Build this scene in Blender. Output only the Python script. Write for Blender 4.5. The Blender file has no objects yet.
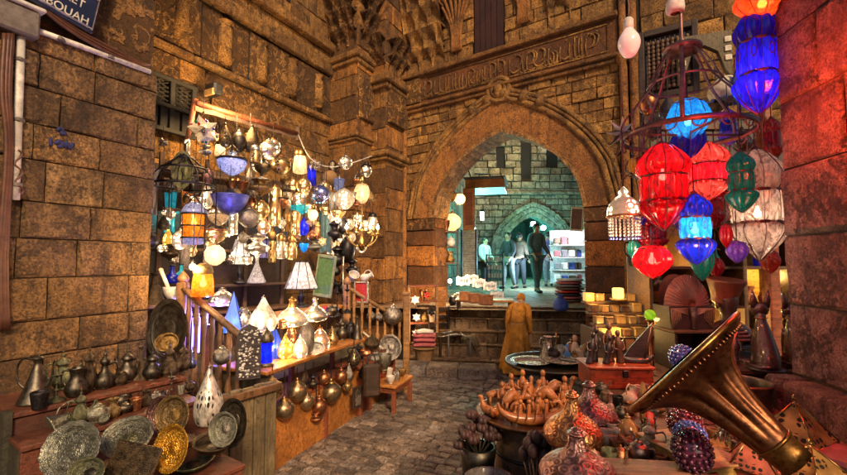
import bpy, math, random
from mathutils import Vector, Matrix, Euler
random.seed(7)
R = random.Random(11)
PI = math.pi
S = bpy.context.scene
COL = S.collection
# ------------------------------------------------------------------ camera
W0, H0, F = 847.0, 475.0, 423.5
EYE = Vector((0, 0, 1.55)); PITCH = math.radians(3.3)
cam = bpy.data.cameras.new('camera'); cam.lens = 18.0; cam.sensor_width = 36.0; cam.clip_end = 400; cam.clip_start = .05
co = bpy.data.objects.new('camera', cam); COL.objects.link(co); co.location = EYE
co.rotation_euler = (PI/2 + PITCH, 0, 0); S.camera = co
def ray(px, py):
    dx, dy = (px - W0/2)/F, (H0/2 - py)/F
    return Vector((dx, math.cos(PITCH) - math.sin(PITCH)*dy, math.sin(PITCH) + math.cos(PITCH)*dy))
def at(px, py, Y):
    d = ray(px, py); return EYE + d*(Y/d.y)
def on(px, py, z):
    d = ray(px, py); return EYE + d*((z - EYE.z)/d.z)
def m(npx, Y): return npx*Y/F
# ------------------------------------------------------------------ materials
MATS = {}
class NT:
    def __init__(s, name):
        s.m = bpy.data.materials.new(name); s.m.use_nodes = True
        s.t = s.m.node_tree; s.t.nodes.clear(); MATS[name] = s.m
        s.out = s.n('ShaderNodeOutputMaterial'); s._tc = None
    def n(s, ty, **kw):
        nd = s.t.nodes.new(ty)
        for k, v in kw.items():
            if hasattr(nd, k) and k not in nd.inputs: setattr(nd, k, v)
            else: s.set(nd, k, v)
        return nd
    def set(s, nd, k, v):
        i = nd.inputs[k]
        if isinstance(v, bpy.types.NodeSocket): s.t.links.new(v, i)
        else:
            if isinstance(v, (tuple, list)) and len(v) == 3 and i.type == 'RGBA': v = (*v, 1)
            i.default_value = v
    def tc(s, which='Object'):
        if s._tc is None: s._tc = s.n('ShaderNodeTexCoord')
        return s._tc.outputs[which]
    def math(s, op, a, b=0.0):
        nd = s.n('ShaderNodeMath'); nd.operation = op; s.set(nd, 0, a); s.set(nd, 1, b); return nd.outputs[0]
    def noise(s, vec, scale, detail=6, rough=.6, dist=0):
        nd = s.n('ShaderNodeTexNoise'); s.set(nd, 'Vector', vec); s.set(nd, 'Scale', scale); s.set(nd, 'Detail', detail)
        s.set(nd, 'Roughness', rough); s.set(nd, 'Distortion', dist); return nd
    def vor(s, vec, scale, feature='F1', rnd=1.0, dim='3D'):
        nd = s.n('ShaderNodeTexVoronoi'); nd.voronoi_dimensions = dim; nd.feature = feature
        s.set(nd, 'Vector', vec); s.set(nd, 'Scale', scale); s.set(nd, 'Randomness', rnd); return nd
    def ramp(s, fac, stops):
        nd = s.n('ShaderNodeValToRGB'); s.set(nd, 0, fac); e = nd.color_ramp.elements
        while len(e) < len(stops): e.new(.5)
        for el, (p, c) in zip(e, stops):
            el.position = p; el.color = (*c, 1) if isinstance(c, tuple) else (c, c, c, 1)
        return nd.outputs[0]
    def mix(s, fac, a, b, mode='MIX'):
        nd = s.n('ShaderNodeMix'); nd.data_type = 'RGBA'; nd.blend_type = mode
        s.set(nd, 0, fac); s.set(nd, 6, a); s.set(nd, 7, b); return nd.outputs[2]
    def bump(s, h, strength=.5, dist=.01, normal=None):
        nd = s.n('ShaderNodeBump'); s.set(nd, 'Height', h); s.set(nd, 'Strength', strength); s.set(nd, 'Distance', dist)
        if normal is not None: s.set(nd, 'Normal', normal)
        return nd.outputs[0]
    def pbr(s, **kw):
        nd = s.n('ShaderNodeBsdfPrincipled')
        for k, v in kw.items(): s.set(nd, k.replace('_', ' '), v)
        return nd.outputs[0]
    def done(s, sh): s.t.links.new(sh, s.out.inputs[0]); return s.m

def stone(name, dark, light, scale=1.0, bump=.8, rough=.88, pit_shade=(.05, .03, .02), carve=0.0):
    t = NT(name); v0 = t.tc()
    a = t.n('ShaderNodeAttribute'); a.attribute_name = 'Col'
    sc = t.n('ShaderNodeVectorMath'); sc.operation = 'SCALE'; t.set(sc, 0, a.outputs[1]); t.set(sc, 'Scale', 9.0)
    vo = t.n('ShaderNodeVectorMath'); vo.operation = 'ADD'; t.set(vo, 0, v0); t.set(vo, 1, sc.outputs[0]); v = vo.outputs[0]    # every block has its own stone
    n0 = t.noise(v, .9*scale, 5, .6, .8); n1 = t.noise(v, 3.2*scale, 9, .72, .5); n2 = t.noise(v, 13*scale, 9, .75); n3 = t.noise(v, 60*scale, 6, .7)
    mp = t.n('ShaderNodeMapping'); t.set(mp, 'Vector', v0); t.set(mp, 'Scale', (7*scale, 7*scale, .9*scale)); st = t.noise(mp.outputs[0], 1.0, 7, .7, .6)
    c = t.mix(t.ramp(n1.outputs[0], [(.36, 0.0), (.62, 1.0)]), dark, light)
    c = t.mix(t.ramp(n0.outputs[0], [(.38, .55), (.58, 0.0)]), c, tuple(x*.62 for x in dark))
    c = t.mix(1.0, c, a.outputs[0], 'MULTIPLY')
    c = t.mix(t.ramp(st.outputs[0], [(.34, .8), (.47, 0.0)]), c, tuple(x*.4 for x in dark))
    c = t.mix(t.ramp(st.outputs[0], [(.60, 0.0), (.74, .6)]), c, tuple(min(1, x*1.35) for x in light))
    c = t.mix(t.ramp(n2.outputs[0], [(.36, .95), (.48, 0.0)]), c, tuple(x*.3 for x in dark))
    c = t.mix(t.ramp(n3.outputs[0], [(.40, .8), (.53, 0.0)]), c, pit_shade)  # pits and cracks painted darker, shade put into the colour
    c = t.mix(t.ramp(n3.outputs[0], [(.60, .0), (.74, .6)]), c, tuple(min(1, x*1.8) for x in light))
    h = t.math('ADD', t.math('MULTIPLY', n2.outputs[0], 1.4), t.math('MULTIPLY', n3.outputs[0], .5))
    h = t.math('ADD', h, t.math('MULTIPLY', n1.outputs[0], 1.2))
    cr = t.vor(t.mix(.3, v, n2.outputs[1]), 1.6*scale, 'DISTANCE_TO_EDGE')
    crk = t.ramp(cr.outputs[0], [(.0, 0.0), (.022, 1.0)])
    h = t.math('ADD', h, t.math('MULTIPLY', crk, .5))
    c = t.mix(t.math('MULTIPLY', t.math('SUBTRACT', 1.0, crk), .6), c, pit_shade)
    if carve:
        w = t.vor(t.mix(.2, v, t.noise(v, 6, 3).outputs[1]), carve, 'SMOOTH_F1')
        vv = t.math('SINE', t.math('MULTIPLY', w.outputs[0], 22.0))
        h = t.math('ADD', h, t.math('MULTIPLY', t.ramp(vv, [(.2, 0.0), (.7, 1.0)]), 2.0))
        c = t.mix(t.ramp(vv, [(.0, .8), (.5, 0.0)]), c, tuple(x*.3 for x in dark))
    b = t.bump(h, bump, .045)
    return t.done(t.pbr(Base_Color=c, Roughness=rough, Normal=b))

def metal(name, col, dark=None, rough=.34, met=.92, eng=0.0, spot=.5, noise=7.0):
    t = NT(name); v = t.tc(); dark = dark or tuple(x*.25 for x in col)
    oi = t.n('ShaderNodeObjectInfo')
    n1 = t.noise(v, noise, 6, .65); n2 = t.noise(v, noise*7, 4, .6)
    c = t.mix(t.ramp(n1.outputs[0], [(.35, 1.0), (.62, 0.0)]), col, dark)
    c = t.mix(t.ramp(n2.outputs[0], [(.35, spot), (.5, 0.0)]), c, tuple(x*.5 for x in dark))
    h = t.math('MULTIPLY', n2.outputs[0], .25)
    if eng:
        w = t.vor(v, eng, 'F1', .45); vv = t.math('SINE', t.math('MULTIPLY', w.outputs[0], 18.0))
        h = t.math('ADD', h, t.math('MULTIPLY', vv, .22))
        c = t.mix(t.ramp(vv, [(.0, .6), (.45, 0.0)]), c, tuple(x*.6 for x in dark))
    hs = t.n('ShaderNodeHueSaturation'); t.set(hs, 'Color', c)
    t.set(hs, 'Value', t.math('ADD', t.math('MULTIPLY', oi.outputs['Random'], .5), .75))
    r = t.math('ADD', t.math('MULTIPLY', n1.outputs[0], .35), rough - .15)
    return t.done(t.pbr(Base_Color=hs.outputs[0], Metallic=met, Roughness=r, Normal=t.bump(h, .5, .006)))

def wood(name, col, dark=None, rough=.5, scale=1.0, axis=(1, 14, 14), coat=0.0):
    t = NT(name); dark = dark or tuple(x*.28 for x in col)
    mp = t.n('ShaderNodeMapping'); t.set(mp, 'Vector', t.tc()); t.set(mp, 'Scale', tuple(a*scale for a in axis))
    oi = t.n('ShaderNodeObjectInfo')
    n1 = t.noise(mp.outputs[0], 2.5, 8, .7, 1.5); n2 = t.noise(t.tc(), 30, 5, .7); n3 = t.noise(t.tc(), 3, 5, .6)
    c = t.mix(t.ramp(n1.outputs[0], [(.3, 1.0), (.65, 0.0)]), col, dark)
    c = t.mix(t.ramp(n2.outputs[0], [(.34, .8), (.48, 0.0)]), c, tuple(x*.4 for x in dark))
    c = t.mix(t.ramp(n3.outputs[0], [(.4, .6), (.55, 0.0)]), c, tuple(x*.8 for x in dark))
    hs = t.n('ShaderNodeHueSaturation'); t.set(hs, 'Color', c)
    t.set(hs, 'Value', t.math('ADD', t.math('MULTIPLY', oi.outputs['Random'], .5), .75))
    b = t.bump(t.math('ADD', n1.outputs[0], t.math('MULTIPLY', n2.outputs[0], .4)), .45, .008)
    return t.done(t.pbr(Base_Color=hs.outputs[0], Roughness=rough, Normal=b, Coat_Weight=coat))

def pierced(name, col, N=18, rnd=.55, lit=0.0, litcol=(1, .7, .35), hole=.36, rough=.35, met=.85, body=0.0):
    """Sheet metal cut with small openings; LIT > 0: the burning bulb shows in the openings."""
    t = NT(name)
    mp = t.n('ShaderNodeMapping'); t.set(mp, 'Vector', t.tc('UV')); t.set(mp, 'Scale', (N, N, N))
    w = t.vor(mp.outputs[0], 1.0, 'F1', rnd, '2D')
    big = t.vor(mp.outputs[0], .28, 'F1', .4, '2D')
    hol = t.ramp(w.outputs[0], [(hole - .05, 1.0), (hole + .03, 0.0)])
    ring = t.ramp(t.math('SINE', t.math('MULTIPLY', big.outputs[0], 9.0)), [(.1, 0.0), (.3, 1.0)])
    hol = t.math('MULTIPLY', hol, ring)
    n1 = t.noise(t.tc(), 8, 5, .6)
    c = t.mix(t.ramp(n1.outputs[0], [(.35, 1.0), (.6, 0.0)]), col, tuple(x*.3 for x in col))
    b = t.bump(t.math('SUBTRACT', 1.0, hol), .8, .006)
    if body:
        base = t.pbr(Base_Color=c, Metallic=met, Roughness=rough, Normal=b, Emission_Color=litcol, Emission_Strength=body)
    else: base = t.pbr(Base_Color=c, Metallic=met, Roughness=rough, Normal=b)
    if lit:
        e = t.n('ShaderNodeEmission'); t.set(e, 0, litcol); t.set(e, 1, lit); hs = e.outputs[0]
    else:
        hs = t.pbr(Base_Color=(.012, .009, .006), Roughness=.9)
    mx = t.n('ShaderNodeMixShader'); t.set(mx, 0, hol); t.set(mx, 1, base); t.set(mx, 2, hs)
    return t.done(mx.outputs[0])

def glass(name, col, see=.28, streak=1.0, lit=0.0, litcol=None, rough=.08):
    """Coloured blown glass: lets its lamp's light through, shines outside. LIT: glow put into the material, also on unlit bottles and panes."""
    t = NT(name); n1 = t.noise(t.tc(), 6, 6, .65, 2.0)
    c = t.mix(t.ramp(n1.outputs[0], [(.38, 0.0), (.60, 1.0)]), tuple(x*.25 for x in col), col)
    d = t.n('ShaderNodeBsdfTranslucent'); t.set(d, 0, c)
    p = t.pbr(Base_Color=c, Roughness=rough, Specular_IOR_Level=.8, Coat_Weight=.6, Coat_Roughness=.05, Normal=t.bump(n1.outputs[0], .25, .01),
              Emission_Color=litcol or col, Emission_Strength=lit)
    tr = t.n('ShaderNodeBsdfTransparent'); t.set(tr, 0, tuple(min(1, x*.9 + .03) for x in col))
    m1 = t.n('ShaderNodeMixShader'); t.set(m1, 0, .5); t.set(m1, 1, d.outputs[0]); t.set(m1, 2, p)
    m2 = t.n('ShaderNodeMixShader'); t.set(m2, 0, see); t.set(m2, 1, m1.outputs[0]); t.set(m2, 2, tr.outputs[0])
    return t.done(m2.outputs[0])

def emit(name, col, strength):
    t = NT(name); e = t.n('ShaderNodeEmission'); t.set(e, 0, col); t.set(e, 1, strength); return t.done(e.outputs[0])

def plain(name, col, rough=.6, met=0.0, bump=.3, scale=20, var=.5, coat=0.0, emis=0.0):
    t = NT(name); n1 = t.noise(t.tc(), scale, 6, .65); n2 = t.noise(t.tc(), scale*.2, 4, .6)
    c = t.mix(t.ramp(n1.outputs[0], [(.35, 1.0), (.6, 0.0)]), col, tuple(x*(1 - var) for x in col))
    c = t.mix(t.ramp(n2.outputs[0], [(.35, .8), (.55, 0.0)]), c, tuple(x*(1 - var) for x in col))
    return t.done(t.pbr(Base_Color=c, Roughness=rough, Metallic=met, Normal=t.bump(n1.outputs[0], bump, .008), Coat_Weight=coat,
                        Emission_Color=col, Emission_Strength=emis))

stone('ochre_stone', (.20, .085, .018), (.60, .31, .075), 1.0, .9)
stone('brown_stone', (.17, .088, .032), (.50, .29, .115), 1.0, 1.0)
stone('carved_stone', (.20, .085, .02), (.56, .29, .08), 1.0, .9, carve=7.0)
stone('plaster_stone', (.27, .10, .02), (.47, .20, .042), .8, .7)
stone('pink_stone', (.11, .065, .06), (.50, .38, .34), 1.6, 1.2, pit_shade=(.07, .035, .035))
stone('grey_stone', (.12, .11, .075), (.33, .31, .22), .9, .8)
stone('cobble_stone', (.21, .155, .125), (.58, .47, .38), 1.5, .8, rough=.38, pit_shade=(.03, .022, .018))
stone('step_stone', (.26, .15, .08), (.56, .37, .21), 1.2, .8, rough=.7)
plain('mortar', (.030, .020, .012), .95)
plain('earth', (.06, .045, .035), .95, scale=6)
metal('brass', (.62, .38, .13), rough=.3, eng=45)
metal('brass_plain', (.60, .36, .12), rough=.28)
metal('old_brass', (.48, .32, .14), rough=.4, eng=16)
metal('bronze', (.23, .16, .09), (.05, .04, .03), rough=.42, eng=30)
metal('dark_bronze', (.14, .12, .09), (.035, .032, .028), rough=.4)
metal('green_bronze', (.30, .29, .17), (.08, .09, .05), rough=.42, eng=16)
metal('silver', (.70, .65, .57), (.22, .19, .16), rough=.30, eng=18)
metal('silver_plain', (.62, .56, .48), (.2, .16, .13), rough=.25)
metal('tin', (.56, .55, .44), (.17, .17, .12), rough=.40, eng=14)
metal('copper', (.55, .24, .11), (.16, .06, .03), rough=.32)
metal('gold', (.95, .55, .08), (.5, .22, .02), rough=.34, eng=14)
metal('iron', (.055, .05, .055), (.02, .018, .02), rough=.45)
metal('purple_brass', (.50, .27, .23), (.16, .075, .075), rough=.38, eng=7)
metal('gold_dull', (.50, .38, .22), (.22, .15, .08), rough=.3)
metal('brass_rich', (.78, .40, .15), (.30, .11, .06), rough=.34, eng=7)
metal('copper_silver', (.45, .32, .26), (.15, .09, .07), rough=.3)
metal('copper_brown', (.30, .15, .07), (.09, .045, .025), rough=.45)
metal('hoop_iron', (.30, .16, .14), (.09, .05, .05), rough=.45, met=.75)
metal('blue_silver', (.35, .40, .75), (.12, .13, .3), rough=.2)
metal('blue_enamel', (.12, .15, .62), (.05, .06, .3), rough=.3, met=.4)
metal('wire', (.16, .06, .07), (.05, .02, .02), rough=.4, met=.7)
metal('horn_brass', (.42, .21, .055), (.13, .05, .02), rough=.33, spot=.7, noise=9)
wood('red_wood', (.30, .085, .035), rough=.5)
wood('orange_wood', (.62, .24, .05), rough=.45, coat=.2)
wood('honey_wood', (.50, .26, .09), rough=.5)
wood('brown_wood', (.17, .085, .04), rough=.6)
wood('dark_wood', (.065, .035, .02), rough=.5)
wood('green_wood', (.05, .044, .024), rough=.7)
wood('plank_wood', (.20, .15, .075), rough=.7, axis=(14, 14, 1))
wood('rail_wood', (.24, .12, .05), rough=.55, axis=(14, 14, 1))
wood('carved_wood', (.52, .17, .04), rough=.42, scale=3, coat=.25)
wood('ebony', (.035, .022, .022), (.015, .01, .01), rough=.28, scale=3, coat=.5)
wood('yellow_board', (.62, .36, .08), rough=.5)
wood('chest_red', (.58, .09, .025), rough=.4)
wood('carved_dark', (.19, .08, .035), rough=.4, scale=3, coat=.3)
wood('ebony_red', (.055, .022, .02), (.022, .011, .01), rough=.25, scale=3, coat=.6)
wood('nemes_red', (.26, .06, .032), (.08, .024, .018), rough=.4, scale=3, coat=.2)
wood('nemes_dark', (.075, .036, .036), (.028, .016, .016), rough=.35, scale=3, coat=.3)
wood('nemes_edge', (.40, .27, .18), (.16, .09, .06), rough=.4, scale=3)
wood('amber_ware', (.62, .27, .05), rough=.25, scale=3, coat=.6)
wood('dark_red_wood', (.05, .014, .01), rough=.6)
wood('black_wood', (.020, .016, .010), rough=.75)
metal('bright_silver', (.82, .78, .72), (.4, .36, .32), rough=.25, met=.65, eng=12)
wood('stand_wood', (.17, .05, .022), rough=.6)
metal('horn_bell', (.30, .115, .05), (.08, .03, .018), rough=.36, spot=.7, noise=9)
# ------------------------------------------------------------------ mesh builder
def cr(pts, n=3):
    """Catmull-Rom through pts; a doubled point stays a corner."""
    if n <= 1: return list(pts)
    out = []
    for i in range(len(pts) - 1):
        p0, p1, p2, p3 = pts[max(0, i-1)], pts[i], pts[i+1], pts[min(len(pts)-1, i+2)]
        for k in range(n):
            t = k/n
            out.append(tuple(.5*((2*b) + (c - a)*t + (2*a - 5*b + 4*c - d)*t*t + (3*b - a - 3*c + d)*t**3) for a, b, c, d in zip(p0, p1, p2, p3)))
    out.append(tuple(pts[-1])); return out
class MB:
    def __init__(s): s.v, s.f, s.sm, s.uv, s.col, s.mi = [], [], [], [], [], []
    def add(s, vs, fs, smooth=False, uvs=None, col=(1, 1, 1), mi=0, M=None):
        b = len(s.v)
        s.v += [tuple(M @ Vector(p)) if M is not None else tuple(p) for p in vs]
        s.col += [col]*len(vs)
        for k, f in enumerate(fs):
            s.f.append([b + i for i in f]); s.sm.append(smooth); s.mi.append(mi)
            s.uv.append(uvs[k] if uvs else [(vs[i][0], vs[i][2] if abs(vs[i][2]) > 1e-9 else vs[i][1]) for i in f])
        return s
    def box(s, c, d, M=None, col=(1, 1, 1), mi=0):
        x, y, z = (q/2 for q in d)
        vs = [(c[0] + a*x, c[1] + b*y, c[2] + e*z) for e in (-1, 1) for a, b in ((-1, -1), (1, -1), (1, 1), (-1, 1))]
        return s.add(vs, [(3, 2, 1, 0), (4, 5, 6, 7), (0, 1, 5, 4), (1, 2, 6, 5), (2, 3, 7, 6), (3, 0, 4, 7)], col=col, mi=mi, M=M)
    def bbox(s, c, d, bv=.004, M=None, col=(1, 1, 1), mi=0):
        """box with all edges bevelled"""
        x, y, z = (q/2 for q in d); bv = min(bv, x*.8, y*.8, z*.8); vs = []; idx = {}
        def V(p):
            if p not in idx: idx[p] = len(vs); vs.append(tuple(c[i] + p[i] for i in range(3)))
            return idx[p]
        h = (x, y, z); fs = []
        def P(axis, sg, a, b):
            i, j = [k for k in range(3) if k != axis]; p = [0, 0, 0]; p[axis] = sg*h[axis]; p[i] = a*(h[i] - bv); p[j] = b*(h[j] - bv); return V(tuple(p))
        for ax in range(3):
            for sg in (-1, 1):
                q = [P(ax, sg, -1, -1), P(ax, sg, 1, -1), P(ax, sg, 1, 1), P(ax, sg, -1, 1)]
                fs.append(q if (sg > 0) != (ax == 1) else q[::-1])
        for ax in range(3):
            i, j = [k for k in range(3) if k != ax]
            for a in (-1, 1):
                for b in (-1, 1):
                    def Q(face, e):
                        p = [0, 0, 0]; p[ax] = e*(h[ax] - bv)
                        if face == i: p[i] = a*h[i]; p[j] = b*(h[j] - bv)
                        else: p[i] = a*(h[i] - bv); p[j] = b*h[j]
                        return V(tuple(p))
                    fs.append([Q(i, -1), Q(i, 1), Q(j, 1), Q(j, -1)])
        for a in (-1, 1):
            for b in (-1, 1):
                for e in (-1, 1):
                    fs.append([V((a*x, b*(y-bv), e*(z-bv))), V((a*(x-bv), b*y, e*(z-bv))), V((a*(x-bv), b*(y-bv), e*z))])
        return s.add(vs, fs, col=col, mi=mi, M=M)
    def lathe(s, prof, seg=22, n=3, M=None, flute=None, mi=0, smooth=True):
        p = cr(prof, n); vs = []; fs = []; uvs = []
        rm = max(max(r for r, z in p), 1e-6); L = [0]
        for a, b in zip(p, p[1:]): L.append(L[-1] + math.hypot(b[0]-a[0], b[1]-a[1]))
        for k, (r, z) in enumerate(p):
            for i in range(seg):
                a = 2*PI*i/seg; q = max(r, 1e-4)*(flute(a, k/(len(p)-1)) if flute else 1)
                vs.append((q*math.cos(a), q*math.sin(a), z))
        for k in range(len(p)-1):
            v0, v1 = L[k]/(2*PI*rm), L[k+1]/(2*PI*rm)
            for i in range(seg):
                j = (i+1) % seg
                fs.append((k*seg+i, k*seg+j, (k+1)*seg+j, (k+1)*seg+i))
                u0, u1 = i/seg, (i+1)/seg; uvs.append([(u0, v0), (u1, v0), (u1, v1), (u0, v1)])
        return s.add(vs, fs, smooth, uvs, mi=mi, M=M)
    def tube(s, path, r, seg=6, closed=False, n=1, M=None, mi=0, flat=None, smooth=True, caps=True):
        """r: number or list of radii (or (rx, ry)); path smoothed n times"""
        path = [tuple(p) for p in path]
        rl = list(r) if isinstance(r, list) else [r]*len(path)
        rl = [q if isinstance(q, tuple) else (q, q) for q in rl]
        if n > 1:
            both = cr([p + q for p, q in zip(path, rl)], n); path = [b[:3] for b in both]; rl = [b[3:] for b in both]
        P = [Vector(p) for p in path]; N = len(P); vs = []; fs = []; up = None
        for k in range(N):
            if closed: t = P[(k+1) % N] - P[k-1]
            else: t = P[min(k+1, N-1)] - P[max(k-1, 0)]
            if t.length < 1e-9: t = Vector((0, 0, 1))
            t.normalize()
            if up is None:
                up = Vector((0, 0, 1)) if abs(t.z) < .9 else Vector((0, 1, 0))
            up = up - t*up.dot(t)
            if up.length < 1e-6: up = Vector((1, 0, 0)) - t*t.x
            up.normalize(); sd = t.cross(up)
            for i in range(seg):
                a = 2*PI*i/seg
                vs.append(P[k] + sd*(math.cos(a)*abs(rl[k][0])) + up*(math.sin(a)*abs(rl[k][1])))
        for k in range(N if closed else N-1):
            k2 = (k+1) % N
            for i in range(seg):
                j = (i+1) % seg; fs.append((k*seg+i, k*seg+j, k2*seg+j, k2*seg+i))
        if not closed and caps: fs += [tuple(range(seg))[::-1], tuple((N-1)*seg+i for i in range(seg))]
        return s.add(vs, fs, smooth, mi=mi, M=M)
    def ring(s, r, th, z=0, seg=28, M=None, c=(0, 0), k=6):
        return s.tube([(c[0]+r*math.cos(2*PI*i/seg), c[1]+r*math.sin(2*PI*i/seg), z) for i in range(seg)], th, k, True, M=M)
    def ball(s, c, r, seg=12, rings=8, M=None, sc=(1, 1, 1), mi=0):
        pr = [(math.sin(PI*k/rings)*r, -math.cos(PI*k/rings)*r) for k in range(rings+1)]
        T = Matrix.Translation(c) @ Matrix.Diagonal((*sc, 1))
        return s.lathe(pr, seg, 1, M=(M @ T if M is not None else T), mi=mi)
    def prism(s, pts, y0, y1, M=None, mi=0):
        """outline pts (x, z) extruded from y0 to y1"""
        n = len(pts); vs = [(x, y0, z) for x, z in pts] + [(x, y1, z) for x, z in pts]
        fs = [tuple(range(n)), tuple(range(2*n-1, n-1, -1))] + [(i, i+n, (i+1) % n + n, (i+1) % n) for i in range(n)]
        return s.add(vs, fs, M=M, mi=mi)
    def mesh(s, name, mats):
        me = bpy.data.meshes.new(name); me.from_pydata(s.v, [], s.f)
        me.polygons.foreach_set('use_smooth', s.sm); me.polygons.foreach_set('material_index', s.mi)
        ul = me.uv_layers.new(name='UVMap'); ul.data.foreach_set('uv', [c for f in s.uv for p in f for c in p])
        ca = me.color_attributes.new('Col', 'FLOAT_COLOR', 'POINT'); ca.data.foreach_set('color', [c for q in s.col for c in (*q, 1)])
        for q in (mats if isinstance(mats, (list, tuple)) else [mats]): me.materials.append(MATS[q])
        return me
    def obj(s, name, mat, parent=None):
        o = bpy.data.objects.new(name, s.mesh(name, mat)); COL.objects.link(o); o.parent = parent; return o
def tag(o, label=None, cat=None, group=None, kind=None):
    for k, v in (('label', label), ('category', cat), ('group', group), ('kind', kind)):
        if v: o[k] = v
    return o
def empty(name, label, cat, loc=(0, 0, 0), rot=(0, 0, 0), scale=(1, 1, 1), group=None):
    o = bpy.data.objects.new(name, None); COL.objects.link(o); o.location = loc; o.rotation_euler = rot; o.scale = scale
    o.empty_display_size = .05
    return tag(o, label, cat, group)
LE = .55
def light(loc, energy, col=(1, .62, .28), r=.03, parent=None, name='lamp_light'):
    l = bpy.data.lights.new(name, 'POINT'); l.energy = energy*LE; l.color = col; l.shadow_soft_size = r
    o = bpy.data.objects.new(name, l); COL.objects.link(o); o.location = loc
    if parent: o.parent = parent
    return o
# ------------------------------------------------------------------ masonry
A = Vector((.455, .89, 0)).normalized()          # along the left wall, away from the camera
B = Vector((.821, -.571, 0)).normalized()        # along the gate wall, towards the right
def frame(o, d, n):                              # local (s along d, out along n, z) -> world
    return Matrix(((d.x, n.x, 0, o[0]), (d.y, n.y, 0, o[1]), (0, 0, 1, o[2]), (0, 0, 0, 1)))
def tone(r, lo=.6, hi=1.25, warm=.12):
    v = r.uniform(lo, hi); w = r.uniform(-warm, warm); return (v*(1+w*.5), v, v*(1-w))
def masonry(mb, M, s0, s1, z0, z1, ch, bl, r, prot=.018, gap=.007, bev=.012, skip=None, col=None, jit=.004, lo=.6, hi=1.25, vary=.18, wins=()):
    z = z0; row = 0
    while z < z1 - .02:
        h = min(ch*r.uniform(1-vary*.6, 1+vary*.6), z1 - z)
        if z1 - z - h < ch*.35: h = z1 - z
        s = s0; first = True
        while s < s1 - .01:
            l = bl*r.uniform(1-vary*1.6, 1+vary*1.6)
            if first: l *= .55 if row % 2 else 1; first = False
            l = min(l, s1 - s)
            if s1 - s - l < bl*.3: l = s1 - s
            a, b, c, d = s + gap/2, s + l - gap/2, z + gap/2, z + h - gap/2
            pieces = [(a, b)]
            for w0, w1, v0, v1 in wins:
                if v0 < (c+d)/2 < v1: pieces = [q for x, y in pieces for q in ((x, min(y, w0)), (max(x, w1), y)) if q[1] - q[0] > .03]
            for a, b in pieces:
                if skip and skip(a, b, c, d): continue
                p = prot*r.uniform(.3, 1.25); J = lambda: r.uniform(-jit, jit)
                def rim(ins, dep, wob):
                    out = []
                    for (x0, y0), (x1, y1) in (((a, c), (b, c)), ((b, c), (b, d)), ((b, d), (a, d)), ((a, d), (a, c))):
                        for u in (0, .33, .67):
                            q = 1.0 if u else r.choice((1, 1, 1, 2.6))
                            x, y = x0 + (x1-x0)*u, y0 + (y1-y0)*u; e = ins*q*r.uniform(1-wob, 1+wob)
                            e = min(e, (b-a)*.3, (d-c)*.3)
                            x += e if x - a < 1e-6 else -e if b - x < 1e-6 else J(); y += e if y - c < 1e-6 else -e if d - y < 1e-6 else J()
                            out.append((x, dep + (J()*.6 if dep else 0), y))
                    return out
                vs = rim(0, 0, 0)
                vs += rim(bev*.22, p*.5, .9)
                vs += rim(bev, p, .75)
                fs = [(k + i, k + (i+1) % 12, k + 12 + (i+1) % 12, k + 12 + i) for k in (0, 12) for i in range(12)] + [tuple(range(24, 36))]
                cc = col(s + l/2, z + h/2, row) if col else tone(r, lo, hi)
                mb.add(vs, fs, col=cc, M=M)
            s += l
        z += h; row += 1
def slab(mb, M, s0, s1, y0, y1, z0, z1, col=(1, 1, 1), mi=0, bv=0):
    c, d = ((s0+s1)/2, (y0+y1)/2, (z0+z1)/2), (s1-s0, y1-y0, z1-z0)
    return mb.bbox(c, d, bv, M, col, mi) if bv else mb.box(c, d, M, col, mi)
# ------------------------------------------------------------------ the setting
def world():
    w = bpy.data.worlds.new('World'); S.world = w; w.use_nodes = True
    nt = w.node_tree; bg = nt.nodes['Background']
    sky = nt.nodes.new('ShaderNodeTexSky'); sky.sky_type = 'NISHITA'; sky.sun_disc = False
    sky.sun_elevation = math.radians(SUN_EL); sky.sun_rotation = math.radians(SUN_ROT); sky.air_density = 1.0; sky.dust_density = 3.0; sky.ozone_density = .5
    nt.links.new(sky.outputs[0], bg.inputs[0]); bg.inputs[1].default_value = SKY
    l = bpy.data.lights.new('sun', 'SUN'); l.energy = SUN; l.angle = math.radians(SUN_ANGLE); l.color = (1, .68, .38)
    o = bpy.data.objects.new('sun', l); COL.objects.link(o)
    e, r = math.radians(SUN_EL), math.radians(SUN_ROT)
    d = Vector((math.sin(r)*math.cos(e), math.cos(r)*math.cos(e), math.sin(e)))     # towards the sun
    o.rotation_euler = (-d).to_track_quat('-Z', 'Y').to_euler(); o.location = d*30
SUN_EL, SUN_ROT, SKY, SUN, SUN_ANGLE = 34, 160, .04, 2.3, 10
world()
S.view_settings.view_transform = 'Standard'; S.view_settings.look = 'None'; S.view_settings.gamma = 1
S.view_settings.exposure = 1.0
S.cycles.use_denoising = True; S.cycles.max_bounces = 6; S.cycles.transparent_max_bounces = 8
S.cycles.sample_clamp_indirect = 4; S.cycles.caustics_reflective = False; S.cycles.caustics_refractive = False
NA = Vector((A.y, -A.x, 0)); NB = Vector((B.y, -B.x, 0))
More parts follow.
